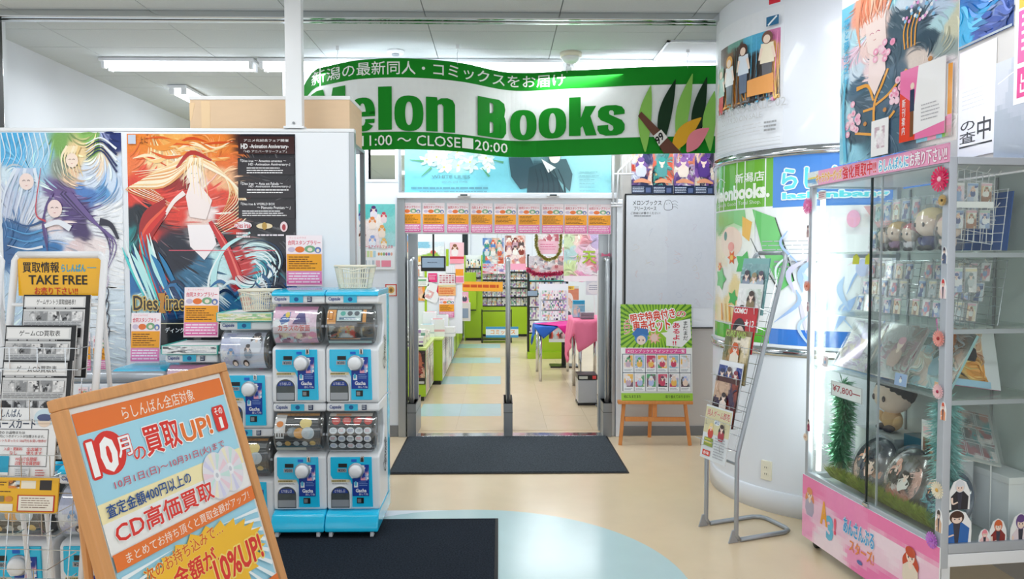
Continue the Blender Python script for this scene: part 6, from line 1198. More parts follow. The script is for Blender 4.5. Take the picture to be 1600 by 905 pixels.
# ---- goods inside
def inw(x, y, z): return CW(x, y, z)
rg = random.Random(21)
PALS = [['f4d8c8', 'f0e0e8', '9ab8e0', 'e9a0b0', 'ffffff'], ['e9ecf0', 'c8d4e8', '5a6a9c', 'f2c8b0', 'd8e8f0'], ['f6e8d0', 'e8b890', 'f4f4f0', 'a87860', 'c8e0d0'], ['d8e4f4', 'a0b8e0', 'f4f6fa', '6a7ab0', 'f0d0dc'], ['f0f2f4', 'dfe4e8', 'c9d4d8', '8a9aa0', 'f2e4d8']]
PK = {}
def packet(label, x, y, z, w_, h_, k, rz=0, lean=0, group=None, name='packet'):
    """clear packet with a printed card and a small charm, hanging by its header"""
    key = (k, round(w_, 3), round(h_, 3))
    if key in PK: o = dup(PK[key], loc=inw(x, y, z), label=label); o.rotation_euler = (lean, 0, dside+rz)
    else:
        o = thing(name, label, 'packet', inw(x, y, z), rot=(lean, 0, dside+rz)); PK[key] = o
        c = MB().box(-w_/2, w_/2, .001, .0025, 0, h_, 'f2f4f4').build('backing_card', 'colour', o)
        p = Print(w_*.94, h_*.96); p.busy((0, 0, 1, 1), PALS[k % 5], 12, 12, 16, k*3+1, warp=.05); p.figure(.5, .3, .2, PALS[k % 5][3], PALS[k % 5][2], face=k % 2 == 0); p.rect(0, 0, 1, .12, ['f4f4f4', '9ab8e0', 'f2c8d4', 'c8e0d8', 'f0e8c8'][k % 5]); p.build('card_print', 'print', c)
        MB().box(-w_/2-.003, w_/2+.003, -.012, .004, -.004, h_+.01).build('clear_bag', 'film', o)
    if group: o['group'] = group
    return o
def grid(label, y0, y1, z0, z1, x, colr='white_wire', lean=0, nx=7, nz=7, rz=0):
    o = thing('wire_grid', label, 'grid', inw(x, (y0+y1)/2, z0), rot=(lean, 0, dside+rz)); w_ = (y1-y0); h_ = z1-z0; m = MB()
    for i in range(nx+1): xx = -w_/2+w_*i/nx; m.tube([(xx, 0, 0), (xx, 0, h_)], .0016, 5)
    for i in range(nz+1): zz = h_*i/nz; m.tube([(-w_/2, .003, zz), (w_/2, .003, zz)], .0016, 5)
    m.build('wire_mesh', colr, o)
    for i in range(4):
        for j in (.95, .5):
            xx = -w_/2+w_*(i+.5)/4; MB().tube([(xx, 0, h_*j), (xx, -.045, h_*j-.004), (xx, -.06, h_*j+.01)], .0016, 5).build('hook', colr, o)
    return o
# upper bay
grid('white wire grid with dolls in front on the top showcase shelf, near half', .12, .50, SH[0]+.002, SH[0]+.26, .34, lean=R(-6)); grid('white wire grid with small hanging goods on the top showcase shelf, far half', .54, .88, SH[0]+.002, SH[0]+.27, .32, lean=R(-6))
MB_blue = MB().box(-.19, .19, .006, .010, 0, .25, '2f5fa8'); o = MB_blue.build('blue_board', 'colour', loc=inw(.36, .31, SH[0]+.002), rot=(R(-6), 0, dside)); tag(o, 'dark blue backing board behind the near wire grid on the top shelf', 'board')
for i in range(5):
    packet('teal packet on the near grid, top shelf, %s from the corner post' % ORD[i], .30, .15+.075*i, SH[0]+.17, .062, .08, 3 if i % 2 else 1, group='teal packets high on the near grid')
for j in range(2):
    for i in range(5): packet('packet on the far grid, top shelf, %s row, %s from door joint' % (['upper', 'lower'][j], ORD[i]), .27-.02*j, .56+.07*i, SH[0]+.16-.14*j, .055, .09, (i+j*2) % 5, lean=R(-4), group='packets on the far grid, top shelf')
def plush(label, x, y, z, r_, hair, cloth, bag=True, rz=0):
    o = thing('plush_doll', label, 'plush doll', inw(x, y, z+.002), rz+dside)
    Mh = lambda zz, sx, sy, sz: Matrix.Translation((0, 0, zz)) @ Matrix.Diagonal((sx, sy, sz, 1))
    S = [(math.sin(a), -math.cos(a)) for a in np.linspace(.02, math.pi-.02, 10)]
    MB().lathe(S, 18, cloth, M=Mh(r_*.55, r_*.55, r_*.45, r_*.55)).build('body', 'plush_cloth', o, smooth=True)
    MB().lathe(S, 20, 'f8dfcf', M=Mh(r_*1.75, r_, r_*.82, r_*.88)).build('head', 'plush_cloth', o, smooth=True)
    MB().lathe(S, 20, hair, M=Matrix.Translation((0, r_*.16, r_*1.98)) @ Matrix.Diagonal((r_*1.08, r_*.88, r_*.82, 1))).build('hair', 'plush_cloth', o, smooth=True)
    for q in (-1, 1):
        MB().lathe(S, 8, '4a3a3c', M=Matrix.Translation((q*r_*.38, -r_*.76, r_*1.66)) @ Matrix.Diagonal((r_*.1, r_*.06, r_*.15, 1))).build('eye', 'colour_gloss', o, smooth=True)
        MB().lathe(S, 10, cloth, M=Matrix.Translation((q*r_*.6, -r_*.15, r_*.6)) @ Matrix.Rotation(q*.7, 4, 'Y') @ Matrix.Diagonal((r_*.18, r_*.18, r_*.36, 1))).build('arm', 'plush_cloth', o, smooth=True)
        MB().lathe(S, 10, '3a3a48', M=Matrix.Translation((q*r_*.28, -r_*.35, r_*.18)) @ Matrix.Diagonal((r_*.2, r_*.32, r_*.18, 1))).build('leg', 'plush_cloth', o, smooth=True)
    if bag: MB().lathe([(.001, -.0), (1, .05), (1.12, 1.5), (.9, 2.7), (.25, 3.0)], 18, M=Matrix.Diagonal((r_*1.05, r_*.95, r_, 1))).build('clear_bag', 'film', o, smooth=True)
    return o
for y_, r_, hr, cl, lab in ((.60, .042, '4a4440', '5a5a6a', 'grey-haired bagged plush doll behind the door joint on the top shelf'), (.52, .05, 'e9c890', '9a7aa0', 'blond bagged plush doll left of the middle on the top shelf'), (.42, .046, 'd87880', 'e9e4ee', 'bagged plush doll with red bow colours on the top shelf'), (.30, .068, 'ecd8a8', '4a4a80', 'largest bagged plush doll, cream-haired, on the top shelf')):
    plush(lab, .15, y_, SH[0], r_, hr, cl)
plush('pale pink-haired plush doll against the corner post on the top shelf', .13, .155, SH[0], .055, 'f4c8c8', 'f2dcd8')
# middle bay packets
grid('wire grid of hanging packets on the middle shelf, near half', .08, .50, SH[1]+.002, SH[1]+.275, .30, 'chrome', lean=R(-8)); grid('wire grid of hanging packets on the middle shelf, far half', .54, .92, SH[1]+.002, SH[1]+.27, .30, 'chrome', lean=R(-8))
for j in range(3):
    for i in range(6): packet('packet on the %s row of the near grid, middle shelf, %s from post' % (['top', 'middle', 'lowest'][j], ORD[i]), .25-.03*j, .10+.068*i, SH[1]+.185-.083*j, .05, .075, (i*2+j) % 5, lean=R(-6), group='%s row of packets, near grid' % ['top', 'middle', 'lowest'][j])
    for i in range(5): packet('packet on the %s row of the far grid, middle shelf, %s from door joint' % (['top', 'middle', 'lowest'][j], ORD[i]), .25-.03*j, .57+.072*i, SH[1]+.18-.083*j, .052, .075, (i+j*3+1) % 5, lean=R(-6), group='%s row of packets, far grid' % ['top', 'middle', 'lowest'][j])
for k, (y_, lab) in enumerate(((.70, 'folded yellow price label hanging under the top shelf edge'), (.60, 'round yellow price label hanging under the top shelf edge'))): o = MB().prism([(-.025, 0), (.025, 0), (.03, .03), (.01, .05), (-.02, .04)], 0, .002, 'e6e23a').build('yellow_label', 'colour', loc=inw(.06, y_, SH[0]-.06), rotz=dside); tag(o, lab, 'label'); MB().box(-.002, .002, 0, .002, .04, .052, 'e6e23a').build('tab', 'colour', o)
# third bay: big flat goods in clear bags leaning back
for k, (y_, w_, h_, pal, lab) in enumerate(((.80, .26, .26, ['f4f0ea', 'f0e4c8', 'e8d4f0', 'f6f6f4', 'd8c0e0'], 'large pale cushion cover in a clear bag at the far end of the third shelf'), (.52, .25, .27, ['f0d8d8', 'f4f0f0', 'e0a8b8', 'f6f4f2', 'c8a8a0'], 'large pink and cream print in a clear bag in the middle of the third shelf'), (.24, .27, .27, ['a8d4dc', 'd8ecec', '3a4a48', 'f0d8c8', '8ab8c8'], 'large pale teal print with a dark-clothed figure in a clear bag on the third shelf'))):
    def dd(p, pal=pal, k=k): p.busy((0, 0, 1, 1), pal, 26, 34, 34, 40+k, warp=.05); p.flow(120, .5, .03, k, light=.8); p.figure(.55, .35, .2, pal[2], pal[4], face=k == 2)
    o = poster('bagged_print', lab, 'bagged print', w_, h_, inw(.10, y_, SH[2]+.010), dd, rot=(R(-28), 0, dside), thick=.012, base=pal[0], mat='gloss_print'); MB().box(-w_/2-.005, w_/2+.005, -.01, -.0085, 0, h_+.008).build('clear_bag', 'film', o)
for k, (y_, w_, lab, pal) in enumerate(((.93, .05, 'small purple figure card at the far foot of the third shelf', PALS[0]), (.33, .08, 'small blue card with a round key ring at the foot of the third shelf', PALS[3]), (.10, .04, 'small dark bear card at the corner end of the third shelf', PALS[2]))):
    poster('small_card', lab, 'card', w_, .055, inw(.045, y_, SH[2]+.002), lambda p, pal=pal: (p.rect(0, 0, 1, 1, pal[1]), p.figure(.5, .3, .2, pal[3], pal[2])), rot=(R(-6), 0, dside))
# end-on big print leaning in the third bay by the corner
def drawo(p): p.rect(0, 0, 1, 1, 'e9eef2'); p.art((.02, .12, .75, .9), [(.1, .3, 1, 'd8905a'), (.4, .3, 1.2, 'c87848'), (.6, .4, 1, 'e8c0a0'), (.3, .7, 1.2, 'f0c878'), (.6, .7, 1, 'f0a850'), (.15, .85, 1, '4a3a30'), (.5, .2, 1, 'e9e4d8')], 34, 34, 5, .04); p.flow(110, .3, .03, 4); p.figure(.5, .3, .14, 'dcd8c0', '2c2c34', face=False); p.text('Flower Stage', .25, .02, .7, .09, '5aa0b0', .0); p.text('GS', .84, .05, .92, .13, '3a3a40', .02); p.rect(.0, .9, .8, 1, 'a8d4ee')
x0_, z0_ = endp(1497, 625, .16); x1_, z1_ = endp(1568, 512, .16)
o = poster('bagged_print', 'large white-edged orange print in a clear bag facing the end glass', 'bagged print', .27, .285, CW(.235, .13, SH[2]+.026), drawo, rot=(R(-20), R(8), SA), thick=.008, base='e06ab0', mat='gloss_print')
# top bay seen through the end: grid and packets facing the end
def packet_end(label, x, y, z, w_, h_, k, grp, lean=0): o = packet(label, .3, .3, 1, w_, h_, k); o.location = CW(x, y, z); o.rotation_euler = (lean, 0, SA); o['group'] = grp; return o
g_ = grid('blue-backed white grid of toy packets facing the end glass on the top shelf', .0, .20, SH[0]+.002, SH[0]+.30, .2, lean=R(-8)); g_.location = CW(.17, .085, SH[0]+.04); g_.rotation_euler = (R(-8), R(8), SA); 
for i in range(3):
    packet_end('toy packet on the upper row facing the end glass, %s from the post' % ORD[i], .10+.062*i, .07, SH[0]+.20, .05, .075, 20+i, 'upper toy packets facing the end glass'); packet_end('toy packet on the lower row facing the end glass, %s from the post' % ORD[i], .095+.06*i, .066, SH[0]+.09, .05, .075, 21+i, 'lower toy packets facing the end glass')
o = poster('white_label_strip', 'blank white label strip across the toy packets at the end glass', 'label', .17, .025, CW(.15, .045, SH[0]+.172), lambda p: p.rect(0, 0, 1, 1, 'f4f6f8'), rotz=SA)
g_ = grid('narrow dark wire grid leaning on the middle shelf behind the corner post', 0, .16, SH[1]+.002, SH[1]+.27, .2, 'grey_metal', lean=R(-10)); g_.location = CW(.13, .10, SH[1]+.002); g_.rotation_euler = (R(-8), R(14), SA)
for i in range(2): packet_end('clear packet with blue charm on the middle shelf, %s behind the corner post' % ORD[i], .09+.065*i, .06, SH[1]+.14, .055, .10, 23+i, 'blue charm packets by the corner post')
# bottom bay
mkS = [(math.sin(a), -math.cos(a)) for a in np.linspace(.02, math.pi-.02, 14)]
for k, (y_, z_, r_, pal, lab) in enumerate(((.68, .50, .15, ['2c3448', 'e9dcd8', 'd8906a', '1f2638', 'f0c8b8'], 'round navy cushion in crinkled clear wrap, furthest of three on the showcase floor'), (.43, .50, .155, ['20242c', 'c87860', 'e8b0a0', '14181e', 'e9e4e0'], 'round black cushion with warm drawn faces, middle one on the showcase floor'), (.185, .48, .14, ['28486a', '50a8b8', 'e8a878', '203048', 'c8dce8'], 'round teal and navy cushion nearest the corner post on the showcase floor'))):
    o = thing('round_cushion', lab, 'cushion', inw(.15, y_, Z0+.012), rot=(0, 0, dside)); Mx = Matrix.Translation((0, .02, r_*1.0)) @ Matrix.Rotation(R(-22), 4, 'X') @ Matrix.Diagonal((r_, r_*.28, r_, 1)) @ Matrix.Rotation(R(90), 4, 'X')
    MB().lathe([(math.sin(a), -math.cos(a)) for a in np.linspace(.02, math.pi-.02, 14)], 28, pal[0], M=Mx).build('cushion_body', 'plush_cloth', o, smooth=True)
    q = Print(r_*1.5, r_*1.5); q.busy((.0, .0, 1, 1), [pal[0], pal[3]]+pal, 16, 22, 22, 60+k, warp=.06); q.flow(70, .3, .03, k); q.figure(.35, .25, .2, pal[2], pal[3]); q.figure(.7, .4, .18, pal[3], pal[4])
    Mr = Matrix.Rotation(R(-22), 3, 'X')
    def cm(u, v, off, r_=r_, Mr=Mr):
        X, Z = (u-.5)*1.5, (v-.5)*1.5; l_ = max(abs(X), abs(Z)); d_ = math.hypot(X, Z)
        if d_ > 1e-6: X, Z = X*l_/d_, Z*l_/d_
        Y = -math.sqrt(max(0, 1-X*X-Z*Z)); return Mr @ Vector((X*r_, Y*r_*.28-.002-off, Z*r_)) + Vector((0, .02, r_))
    q.build('cushion_print', 'gloss_print', o, mapf=cm, cuts=12)
    MB().lathe([(math.sin(a), -math.cos(a)) for a in np.linspace(.02, math.pi-.02, 12)], 22, M=Matrix.Translation((0, .02, r_*1.07)) @ Matrix.Rotation(R(-22), 4, 'X') @ Matrix.Diagonal((r_*1.05, r_*.34, r_*1.05, 1))).build('clear_wrap', 'film', o, smooth=True)
# large plush heads in shadow and a box at the back
plush('large dark-haired plush head with a beige hood behind the price card', .36, .82, .66, .105, '2a2c30', 'd8b080', bag=False)
o = MB().box(-.16, .16, -.10, .10, 0, .285, 'c9ced0').build('carton', 'colour', loc=inw(.36, .82, Z0+.013), rotz=dside); tag(o, 'grey carton under the large plush head in the showcase', 'carton'); MB().box(-.02, .02, -.1015, -.1, 0, .285, 'b9bec0').build('tape', 'colour', o)
o = MB().box(-.085, .085, -.08, .08, 0, .32, '2f6478').build('carton', 'colour', loc=inw(.38, .56, Z0+.013), rotz=dside); tag(o, 'dark teal carton behind the middle cushion in the showcase', 'carton'); MB().box(-.06, .06, -.0815, -.08, .05, .2, '5ab8b8').build('label', 'colour', o)
q_ = thing('goods_box', 'white printed box with small photographs behind the cushions in the showcase', 'box', inw(.29, .34, Z0+.013), dside); MB().box(-.09, .09, -.06, .06, 0, .44).build('box_body', 'panel_white', q_, bevel=.002)
q = Print(.17, .2); q.rect(0, 0, 1, 1, 'f0f0ee'); q.busy((.05, .3, .75, .8), ['8a5a48', 'd8a880', '3a2a28', 'f0d8c0', '5a6a50'], 16, 14, 12, 9); q.rect(.05, .05, .5, .22, 'f2c8d0'); q.rect(.8, .3, .95, .35, '3a3a80'); q.build('box_print', 'print', q_).location = (0, -.0605, .22)
# tinsel: blades growing from one twisted core
def tinsel(label, pts, mat_, blade, n, name='tinsel_garland', seed=0, wd=.006, up=False):
    rg = random.Random(seed); P_ = [Vector(p) for p in pts]; segs = [(P_[i+1]-P_[i]).length for i in range(len(P_)-1)]; tot = sum(segs); core = []; N = n//6
    for i in range(N+1):
        d = tot*i/N; k = 0
        while k < len(segs)-1 and d > segs[k]: d -= segs[k]; k += 1
        core.append(P_[k]+(P_[k+1]-P_[k])*(d/segs[k]))
    vs = [c-core[0] for c in core]; fs = []
    for i in range(N):
        t = (core[i+1]-core[i]).normalized()
        for j in range(6):
            a = Vector((rg.gauss(0, 1), rg.gauss(0, 1), rg.gauss(0, 1))); a = (a-t*a.dot(t)*.6).normalized()
            if up: a = (a*.6+Vector((0, 0, 1))).normalized()
            L_ = blade*rg.uniform(.5, 1.1); s_ = a.cross(Vector((rg.gauss(0, 1), rg.gauss(0, 1), rg.gauss(0, 1)))).normalized()*wd/2; b = len(vs); c = vs[i]
            vs += [c+a*L_*.5+s_, c+a*L_+s_*.3+Vector((0, 0, -.15*L_)), c+a*L_*.5-s_]; fs.append((i, b, b+1, b+2))
        fs.append((i, i+1, len(vs)-1))
    o = MB().add(vs, fs).build(name, mat_, loc=core[0]); tag(o, label, 'garland'); return o
tinsel('thick green tinsel hanging down the far side inside the showcase', [inw(.13, .90, .90), inw(.14, .89, .75), inw(.12, .90, .55), inw(.13, .89, .46)], 'tinsel_green', .075, 2400, seed=1, wd=.007)
tinsel('mixed lime tinsel laid like grass along the showcase door edge', [inw(.082, y_, Z0+.045) for y_ in (.92, .7, .5, .3, .11)], 'tinsel_lime', .085, 5400, seed=2, wd=.004, up=True)
tinsel('pale turquoise tinsel hanging behind the corner post at the end glass', [CW(.10, .115, .95), CW(.10, .115, .75), CW(.12, .115, .5), CW(.16, .115, .46)], 'tinsel_teal', .08, 3000, seed=3, wd=.006)
# stacked boxes and bags seen through the end glass at the bottom
o = thing('grey_box', 'pale grey storage box slanted on the showcase floor at the end glass', 'box', CW(.43, .22, Z0+.013), SA); MB().box(-.065, .065, -.15, .17, 0, .26).build('box_body', 'panel_white', o, bevel=.004); MB().box(-.068, .068, -.153, .173, .235, .265).build('lid', 'white_plastic', o, bevel=.003)
o = poster('bagged_set', 'clear bag of many small photo cards leaning at the end glass', 'bagged print', .25, .27, CW(.25, .12, .70), lambda p: (p.rect(0, 0, 1, 1, 'c4ccca'), p.busy((.05, .15, .95, .95), ['5a5a60', 'c88a7a', 'e8d0c4', '8aa0a0', '3aa0a8', 'f0ece8', 'a84a5a'], 60, 28, 28, 77, warp=.03), [p.frame(.06+.3*i, .18+.26*j, .34+.3*i, .4+.26*j, .012, 'e9eef0') for i in range(3) for j in range(3)]), rot=(R(-32), R(14), SA), thick=.01, mat='gloss_print')
MB().box(-.13, .13, -.012, -.010, 0, .28).build('clear_bag', 'film', o)
st = thing('wire_stand', 'low wire stand carrying the bag of photo cards inside the showcase', 'stand', CW(.25, .13, Z0+.013), SA); 
for x_ in (-.08, .08): MB().tube([(x_, 0, 0), (x_, 0, .32), (x_, -.02, .33)], .003, 6).build('leg', 'white_wire', st)
MB().tube([(-.1, 0, .325), (.1, 0, .325)], .003, 6).build('bar', 'white_wire', st)
# ================================================================== inside the shop
SHR = random.Random(31)
BP = ['f0c8b0', '9ab0d8', 'e87a6a', 'f2e2b0', '7fb89a', 'f4f0ec', 'b08ac0', '4a5a8a', 'f0a0b8', 'd8d8e0', '3a3a44', 'e9b060']
BK = {}
def book(label, name, cat, group, loc, w_, h_, t_, k, rz=0, lean=0, flat=False):
    key = (k, round(w_, 3), round(h_, 3), flat)
    if key not in BK:
        rg = random.Random(k*7+3); pal = [rg.choice(BP) for _ in range(2)]+['f4f2ee', 'eceae6', 'f6f4f2', 'e8e6ea', rg.choice(BP)]
        mb = MB().box(-w_/2, w_/2, 0, t_, 0, h_, 'eeebe6'); nx = 4; ny = 5
        g = [[rg.choice(pal) for _ in range(nx)] for _ in range(ny)]
        for j in range(ny):
            for i in range(nx):
                x0, x1 = -w_/2+w_*i/nx, -w_/2+w_*(i+1)/nx; z0, z1 = h_*j/ny, h_*(j+1)/ny
                mb.add([(x0, -.0006, z0), (x1, -.0006, z0), (x1, -.0006, z1), (x0, -.0006, z1)], [(0, 1, 2, 3)], g[j][i])
        o = mb.build(name, 'colour_gloss'); BK[key] = o; first = o
    else: first = dup(BK[key])
    first.location = loc; first.rotation_euler = (R(-90) if flat else lean, 0, rz); return tag(first, label, cat, group)
# ---- long lime cabinets on the left, one behind another, with stock on top
def sh(y): return max(0, (y-9.05)*.036)
def cabinet(label, x0, x1, y0, y1, h_, art=None, front='lime', ptop=True):
    o = thing('display_cabinet', label, 'cabinet', (x1, y0, .004)); x0 += sh(y0); x1 += sh(y0); W_, D_ = x1-x0, y1-y0
    MB().box(-W_, 0, 0, D_-.01, .05, h_).build('cabinet_body', 'lime', o, bevel=.004); MB().box(-W_+.02, -.02, .02, D_-.03, 0, .05).build('plinth', 'black_plastic', o)
    MB().box(-W_-.01, .012, -.004, D_-.008, h_, h_+.025).build('cabinet_top', 'lime_light', o, bevel=.003)
    MB().box(.0, .006, D_*.49, D_*.51, .06, h_-.01).build('joint_strip', 'black_plastic', o)
    if art:
        for s_ in (0, 1):
            e = MB().box(.001, .004, D_*(.02+.5*s_), D_*(.47+.5*s_), .07, h_-.01, 'eceff0').build('side_poster', 'colour', o); q = Print(D_*.44, h_-.1); q.busy((0, 0, 1, 1), art, 22, 14, 16, int(y0*7)+s_); q.lines(.1, .1, .9, .3, 3, '8a8a94', .4, 3); qo = q.build('poster_print', 'print', e); qo.rotation_euler = (0, 0, R(90)); qo.location = (.0045, D_*(.245+.5*s_), .08)
    return o
cabs = [(9.05, 10.2, ['e9ecec', 'd8c8cc', 'b0b8c8', 'f4f0f0', '9a8a94']), (10.2, 11.35, ['e4e8f0', 'a8c4dc', 'f0e0e4', 'f6f6f6', '8a9ab0']), (11.35, 12.5, None), (12.5, 13.65, None), (13.65, 14.8, None)]
for i, (y0, y1, art) in enumerate(cabs):
    cabinet('lime green cabinet of the long aisle row, '+['first, with side posters', 'second from the entrance', 'third from the entrance', 'fourth from the entrance', 'last and deepest'][i], -2.0, -.70, y0, y1, .55, art)
cabinet('short lime cabinet just inside the entrance with a brown poster on its end', -1.7, -.80, 8.0, 8.95, .56, ['ecece8', 'd0b0a0', 'b8c0c8', 'f4f0f0', '9a8a94'])
o = poster('end_poster', 'dark brown and red poster on the end of the short cabinet at the entrance', 'poster', .13, .37, (P(655, 500, 7.98).x, 7.985, .19), lambda p: (p.rect(0, 0, 1, 1, '2a1c18'), p.art((.06, .05, .94, .8), [(.2, .2, 1, '5a2a1c'), (.5, .3, 1, 'c86a48'), (.8, .2, 1, '3a201c'), (.4, .6, 1, 'a8382c'), (.7, .7, 1, 'e0b090'), (.2, .8, 1, '3a1a18')], 16, 24, 3), p.flow(60, .3, .05, 3), p.rect(.1, .9, .9, .97, 'c9c4bc')), mat='gloss_print')
n = 0
for r_ in range(2):
    for i in range(3, 26):
        y_ = 9.12+i*.215; x_ = -.82-.33*r_+sh(y_); k = i*5+r_*3
        hh = SHR.uniform(.06, .24)
        if i % 3 == 0:
            book('thin comic stood on the long lime cabinets, %s row, %s upright from the entrance' % (['aisle', 'inner'][r_], ORD[i//3]), 'book', 'book', 'upright books on the long cabinets, row %d' % r_, (x_, y_, .58), .18, .255, .03, k % 12, lean=R(-8), rz=SHR.uniform(-.2, .2))
        else:
            s_ = MB(); t_ = .0; o = book('comic book lying flat on the long lime cabinets, %s row' % ['aisle', 'inner'][r_], 'book', 'book', 'flat books on the long cabinets, row %d' % r_, (x_, y_-.09, .581+.0), .18, .17, hh, k % 12, flat=True) if 0 else book('thick volume on the long cabinets, %s row, %s from the entrance' % (['aisle', 'inner'][r_], ORD[i-i//3-1]), 'book', 'book', 'thick volumes on the long cabinets, row %d' % r_, (x_, y_, .58), .19, .08+.04*(k % 4), .17, k % 12)
for i in range(8): book('white-edged volume on the short entrance cabinet, %s back in the %s row' % (ORD[i//2], ['aisle', 'inner'][i % 2]), 'book', 'book', 'volumes on the short entrance cabinet', (-.93-.22*(i % 2), 8.1+.22*(i//2), .591), .19, .10+.03*(i % 3), .17, (i*3+5) % 12)
for i, (px, y_, hh) in enumerate(((668, 9.25, .16), (684, 9.3, .22), (700, 9.32, .12), (672, 9.45, .30), (690, 9.47, .26))):
    x_ = P(px, 500, y_).x
    o = thing('paper_stack', 'white paper-banded stack on the first long cabinet, '+['front corner', 'front middle', 'front aisle side', 'behind at the corner', 'behind in the middle'][i], 'paper stack', (x_, y_, .576), R(SHR.uniform(-8, 8)), 'white stacks before the poster screen')
    MB().box(-.085, .085, -.06, .06, 0, hh).build('sheets', 'paper', o, bevel=.002); MB().box(-.086, .086, -.061, .061, hh*.3, hh*.42, ['c8d4dc', 'e8b0b8', 'd8dce0', 'a8c8d8', 'f0d8a8'][i]).build('paper_band', 'colour', o); MB().box(-.06, .06, -.04, .04, hh, hh+.002, ['7ac4dc', 'e84a5a', 'f0f0f0', 'f0b0c0', '9ad0c0'][i]).build('top_card', 'colour', o)
# ---- poster screen standing on the cabinets
SYY = 9.62
o = thing('poster_screen', 'white and lime screen crowded with notices standing on the green cabinets', 'screen', (-.92, SYY, .58)); MB().box(-.38, .44, .0, .03, 0, 1.30).build('screen_board', 'panel_white', o, bevel=.003); MB().box(.23, .262, -.006, 0, .0, 1.1).build('lime_upright', 'lime', o); MB().box(-.05, -.02, -.006, 0, .0, 1.1).build('lime_upright', 'lime', o)
def nz(label, x0, y0, x1, y1, draw, Y=SYY-.012, name='notice', cat='notice', group='notices on the screen', **k): return pxposter(name, label, cat, x0, y0, x1, y1, Y, draw, group=group, norm=True, **k)
def scen(p): p.rect(0, 0, 1, 1, 'cfe6ee'); p.art((0, 0, 1, 1), [(.2, .2, 1, '8ac4dc'), (.7, .2, 1, 'd8e8f0'), (.3, .6, 1, 'f0f0f0'), (.8, .6, 1, 'e9f0f0'), (.5, .9, 1, '9ac04a')], 26, 14, 2); p.ell(.6, .7, .1, .14, 'e06a5a')
nz('wide pale sky-coloured picture above the black monitor', 651, 378, 694, 401, scen)
nz('orange sticker notice beside the black monitor', 651, 401, 658, 415, lambda p: p.busy((0, 0, 1, 1), ['f0a030', 'e8c060', 'f4e8d0'], 8, 8, 10, 3))
nz('pale flyer with small pictures under the orange sticker', 650, 414, 661, 432, lambda p: p.busy((0, 0, 1, 1), ['f0e0e0', 'e0907a', 'f4f4f4', '9ac0b0'], 16, 10, 14, 4))
nz('white flyer with a green heading low on the screen', 650, 434, 670, 447, lambda p: (p.rect(0, 0, 1, 1, 'f0f4f0'), p.rect(.1, .2, .8, .4, '6aa878'), p.lines(.1, .5, .9, .9, 3, 'b0b4b0', .4, 2)))
nz('peach flyer with an orange patch on the screen', 650, 448, 664, 470, lambda p: p.busy((0, 0, 1, 1), ['f4d0b0', 'f0983a', 'f4f0ec', 'e8b8a8'], 10, 10, 12, 5))
nz('magenta heart-shaped notice below the monitor', 669, 427, 683, 441, lambda p: (p.rect(0, 0, 1, 1, 'e83a80'), p.lines(.1, .2, .9, .8, 3, 'f8c8dc', .4, 2)))
nz('tilted white flyer with a red corner on the screen', 658, 442, 682, 470, lambda p: (p.rect(0, 0, 1, 1, 'f2f2f4'), p.poly([(.6, .0), (1, .1), (1, .5), (.7, .35)], 'e02a50'), p.busy((.1, .45, .6, .9), ['d8dce4', 'e8b0b0', 'f0f0f0'], 8, 8, 8, 2)), rot=(0, R(25), 0))
nz('white price table with an orange lower half on the screen', 685, 427, 712, 462, lambda p: (p.rect(0, 0, 1, 1, 'f2eef0'), [p.rect(.06+.18*i, .08+.1*j, .2+.18*i, .14+.1*j, 'd8a8b0' if (i+j) % 3 else 'c06070') for i in range(5) for j in range(4)], p.rect(0, .52, 1, .6, 'e9dca8'), p.rect(0, .62, 1, 1, 'f4b478'), p.lines(.06, .66, .94, .95, 4, 'e06a30', .5, 3)))
nz('stamp-rally leaflet low on the green upright of the screen', 686, 463, 710, 497, lambda p: draw_leaflet(p))
nz('lattice-ruled white sheet beside the price table', 697, 416, 711, 428, lambda p: (p.rect(0, 0, 1, 1, 'eef0f4'), [p.rect(.1+.2*i, 0, .12+.2*i, 1, 'b8c0d0') for i in range(5)]))
nz('pink picture of a brown-haired figure above the pink flyer', 703, 379, 725, 401, lambda p: (p.rect(0, 0, 1, 1, 'f4c8d0'), p.figure(.35, .3, .3, '8a5a3c', 'f0e8e8')))
nz('pink flyer with a red title bar on the screen', 703, 401, 725, 412, lambda p: (p.rect(0, 0, 1, 1, 'f4a0b0'), p.rect(0, 0, 1, .35, 'd83a4a')))
nz('orange and pink flyer at the aisle side of the screen', 711, 413, 725, 443, lambda p: (p.rect(0, 0, 1, 1, 'f4d8dc'), p.rect(.05, .25, .95, .6, 'f4a02c'), p.rect(.05, .65, .95, .95, 'ee8aa8')))
nz('striped shop flag high on the screen beside the jamb', 633, 368, 648, 404, lambda p: p.busy((0, 0, 1, 1), ['f2dcd8', 'e89a8a', '8ab0e0', 'f4f0e0', 'c08ad0', 'f0b060'], 16, 10, 22, 6))
mo = thing('monitor', 'black hanging monitor with a grey-blue screen inside the entrance', 'monitor', (P(677, 425, 9.0).x, 9.0, P(677, 424, 9.0).z)); mw_ = P(697, 0, 9).x-P(658, 0, 9).x; mh = P(0, 400, 9).z-P(0, 424, 9).z
MB().box(-mw_/2, mw_/2, 0, .05, 0, mh).build('casing', 'black_plastic', mo, bevel=.004); sc_ = MB().box(-mw_/2+.015, mw_/2-.02, -.002, 0, .045, mh-.02).build('screen', 'screen_glow', mo); q = Print(.12, .012); q.text('Melonbooks', 0, 0, 1, 1, '2a3440', .03); q.build('screen_print', 'print', sc_).location = (-.01, -.0025, mh*.55)
MB().tube([(0, .03, mh), (0, .03, CH-mo.location.z)], .012, 8).build('ceiling_pole', 'black_plastic', mo)
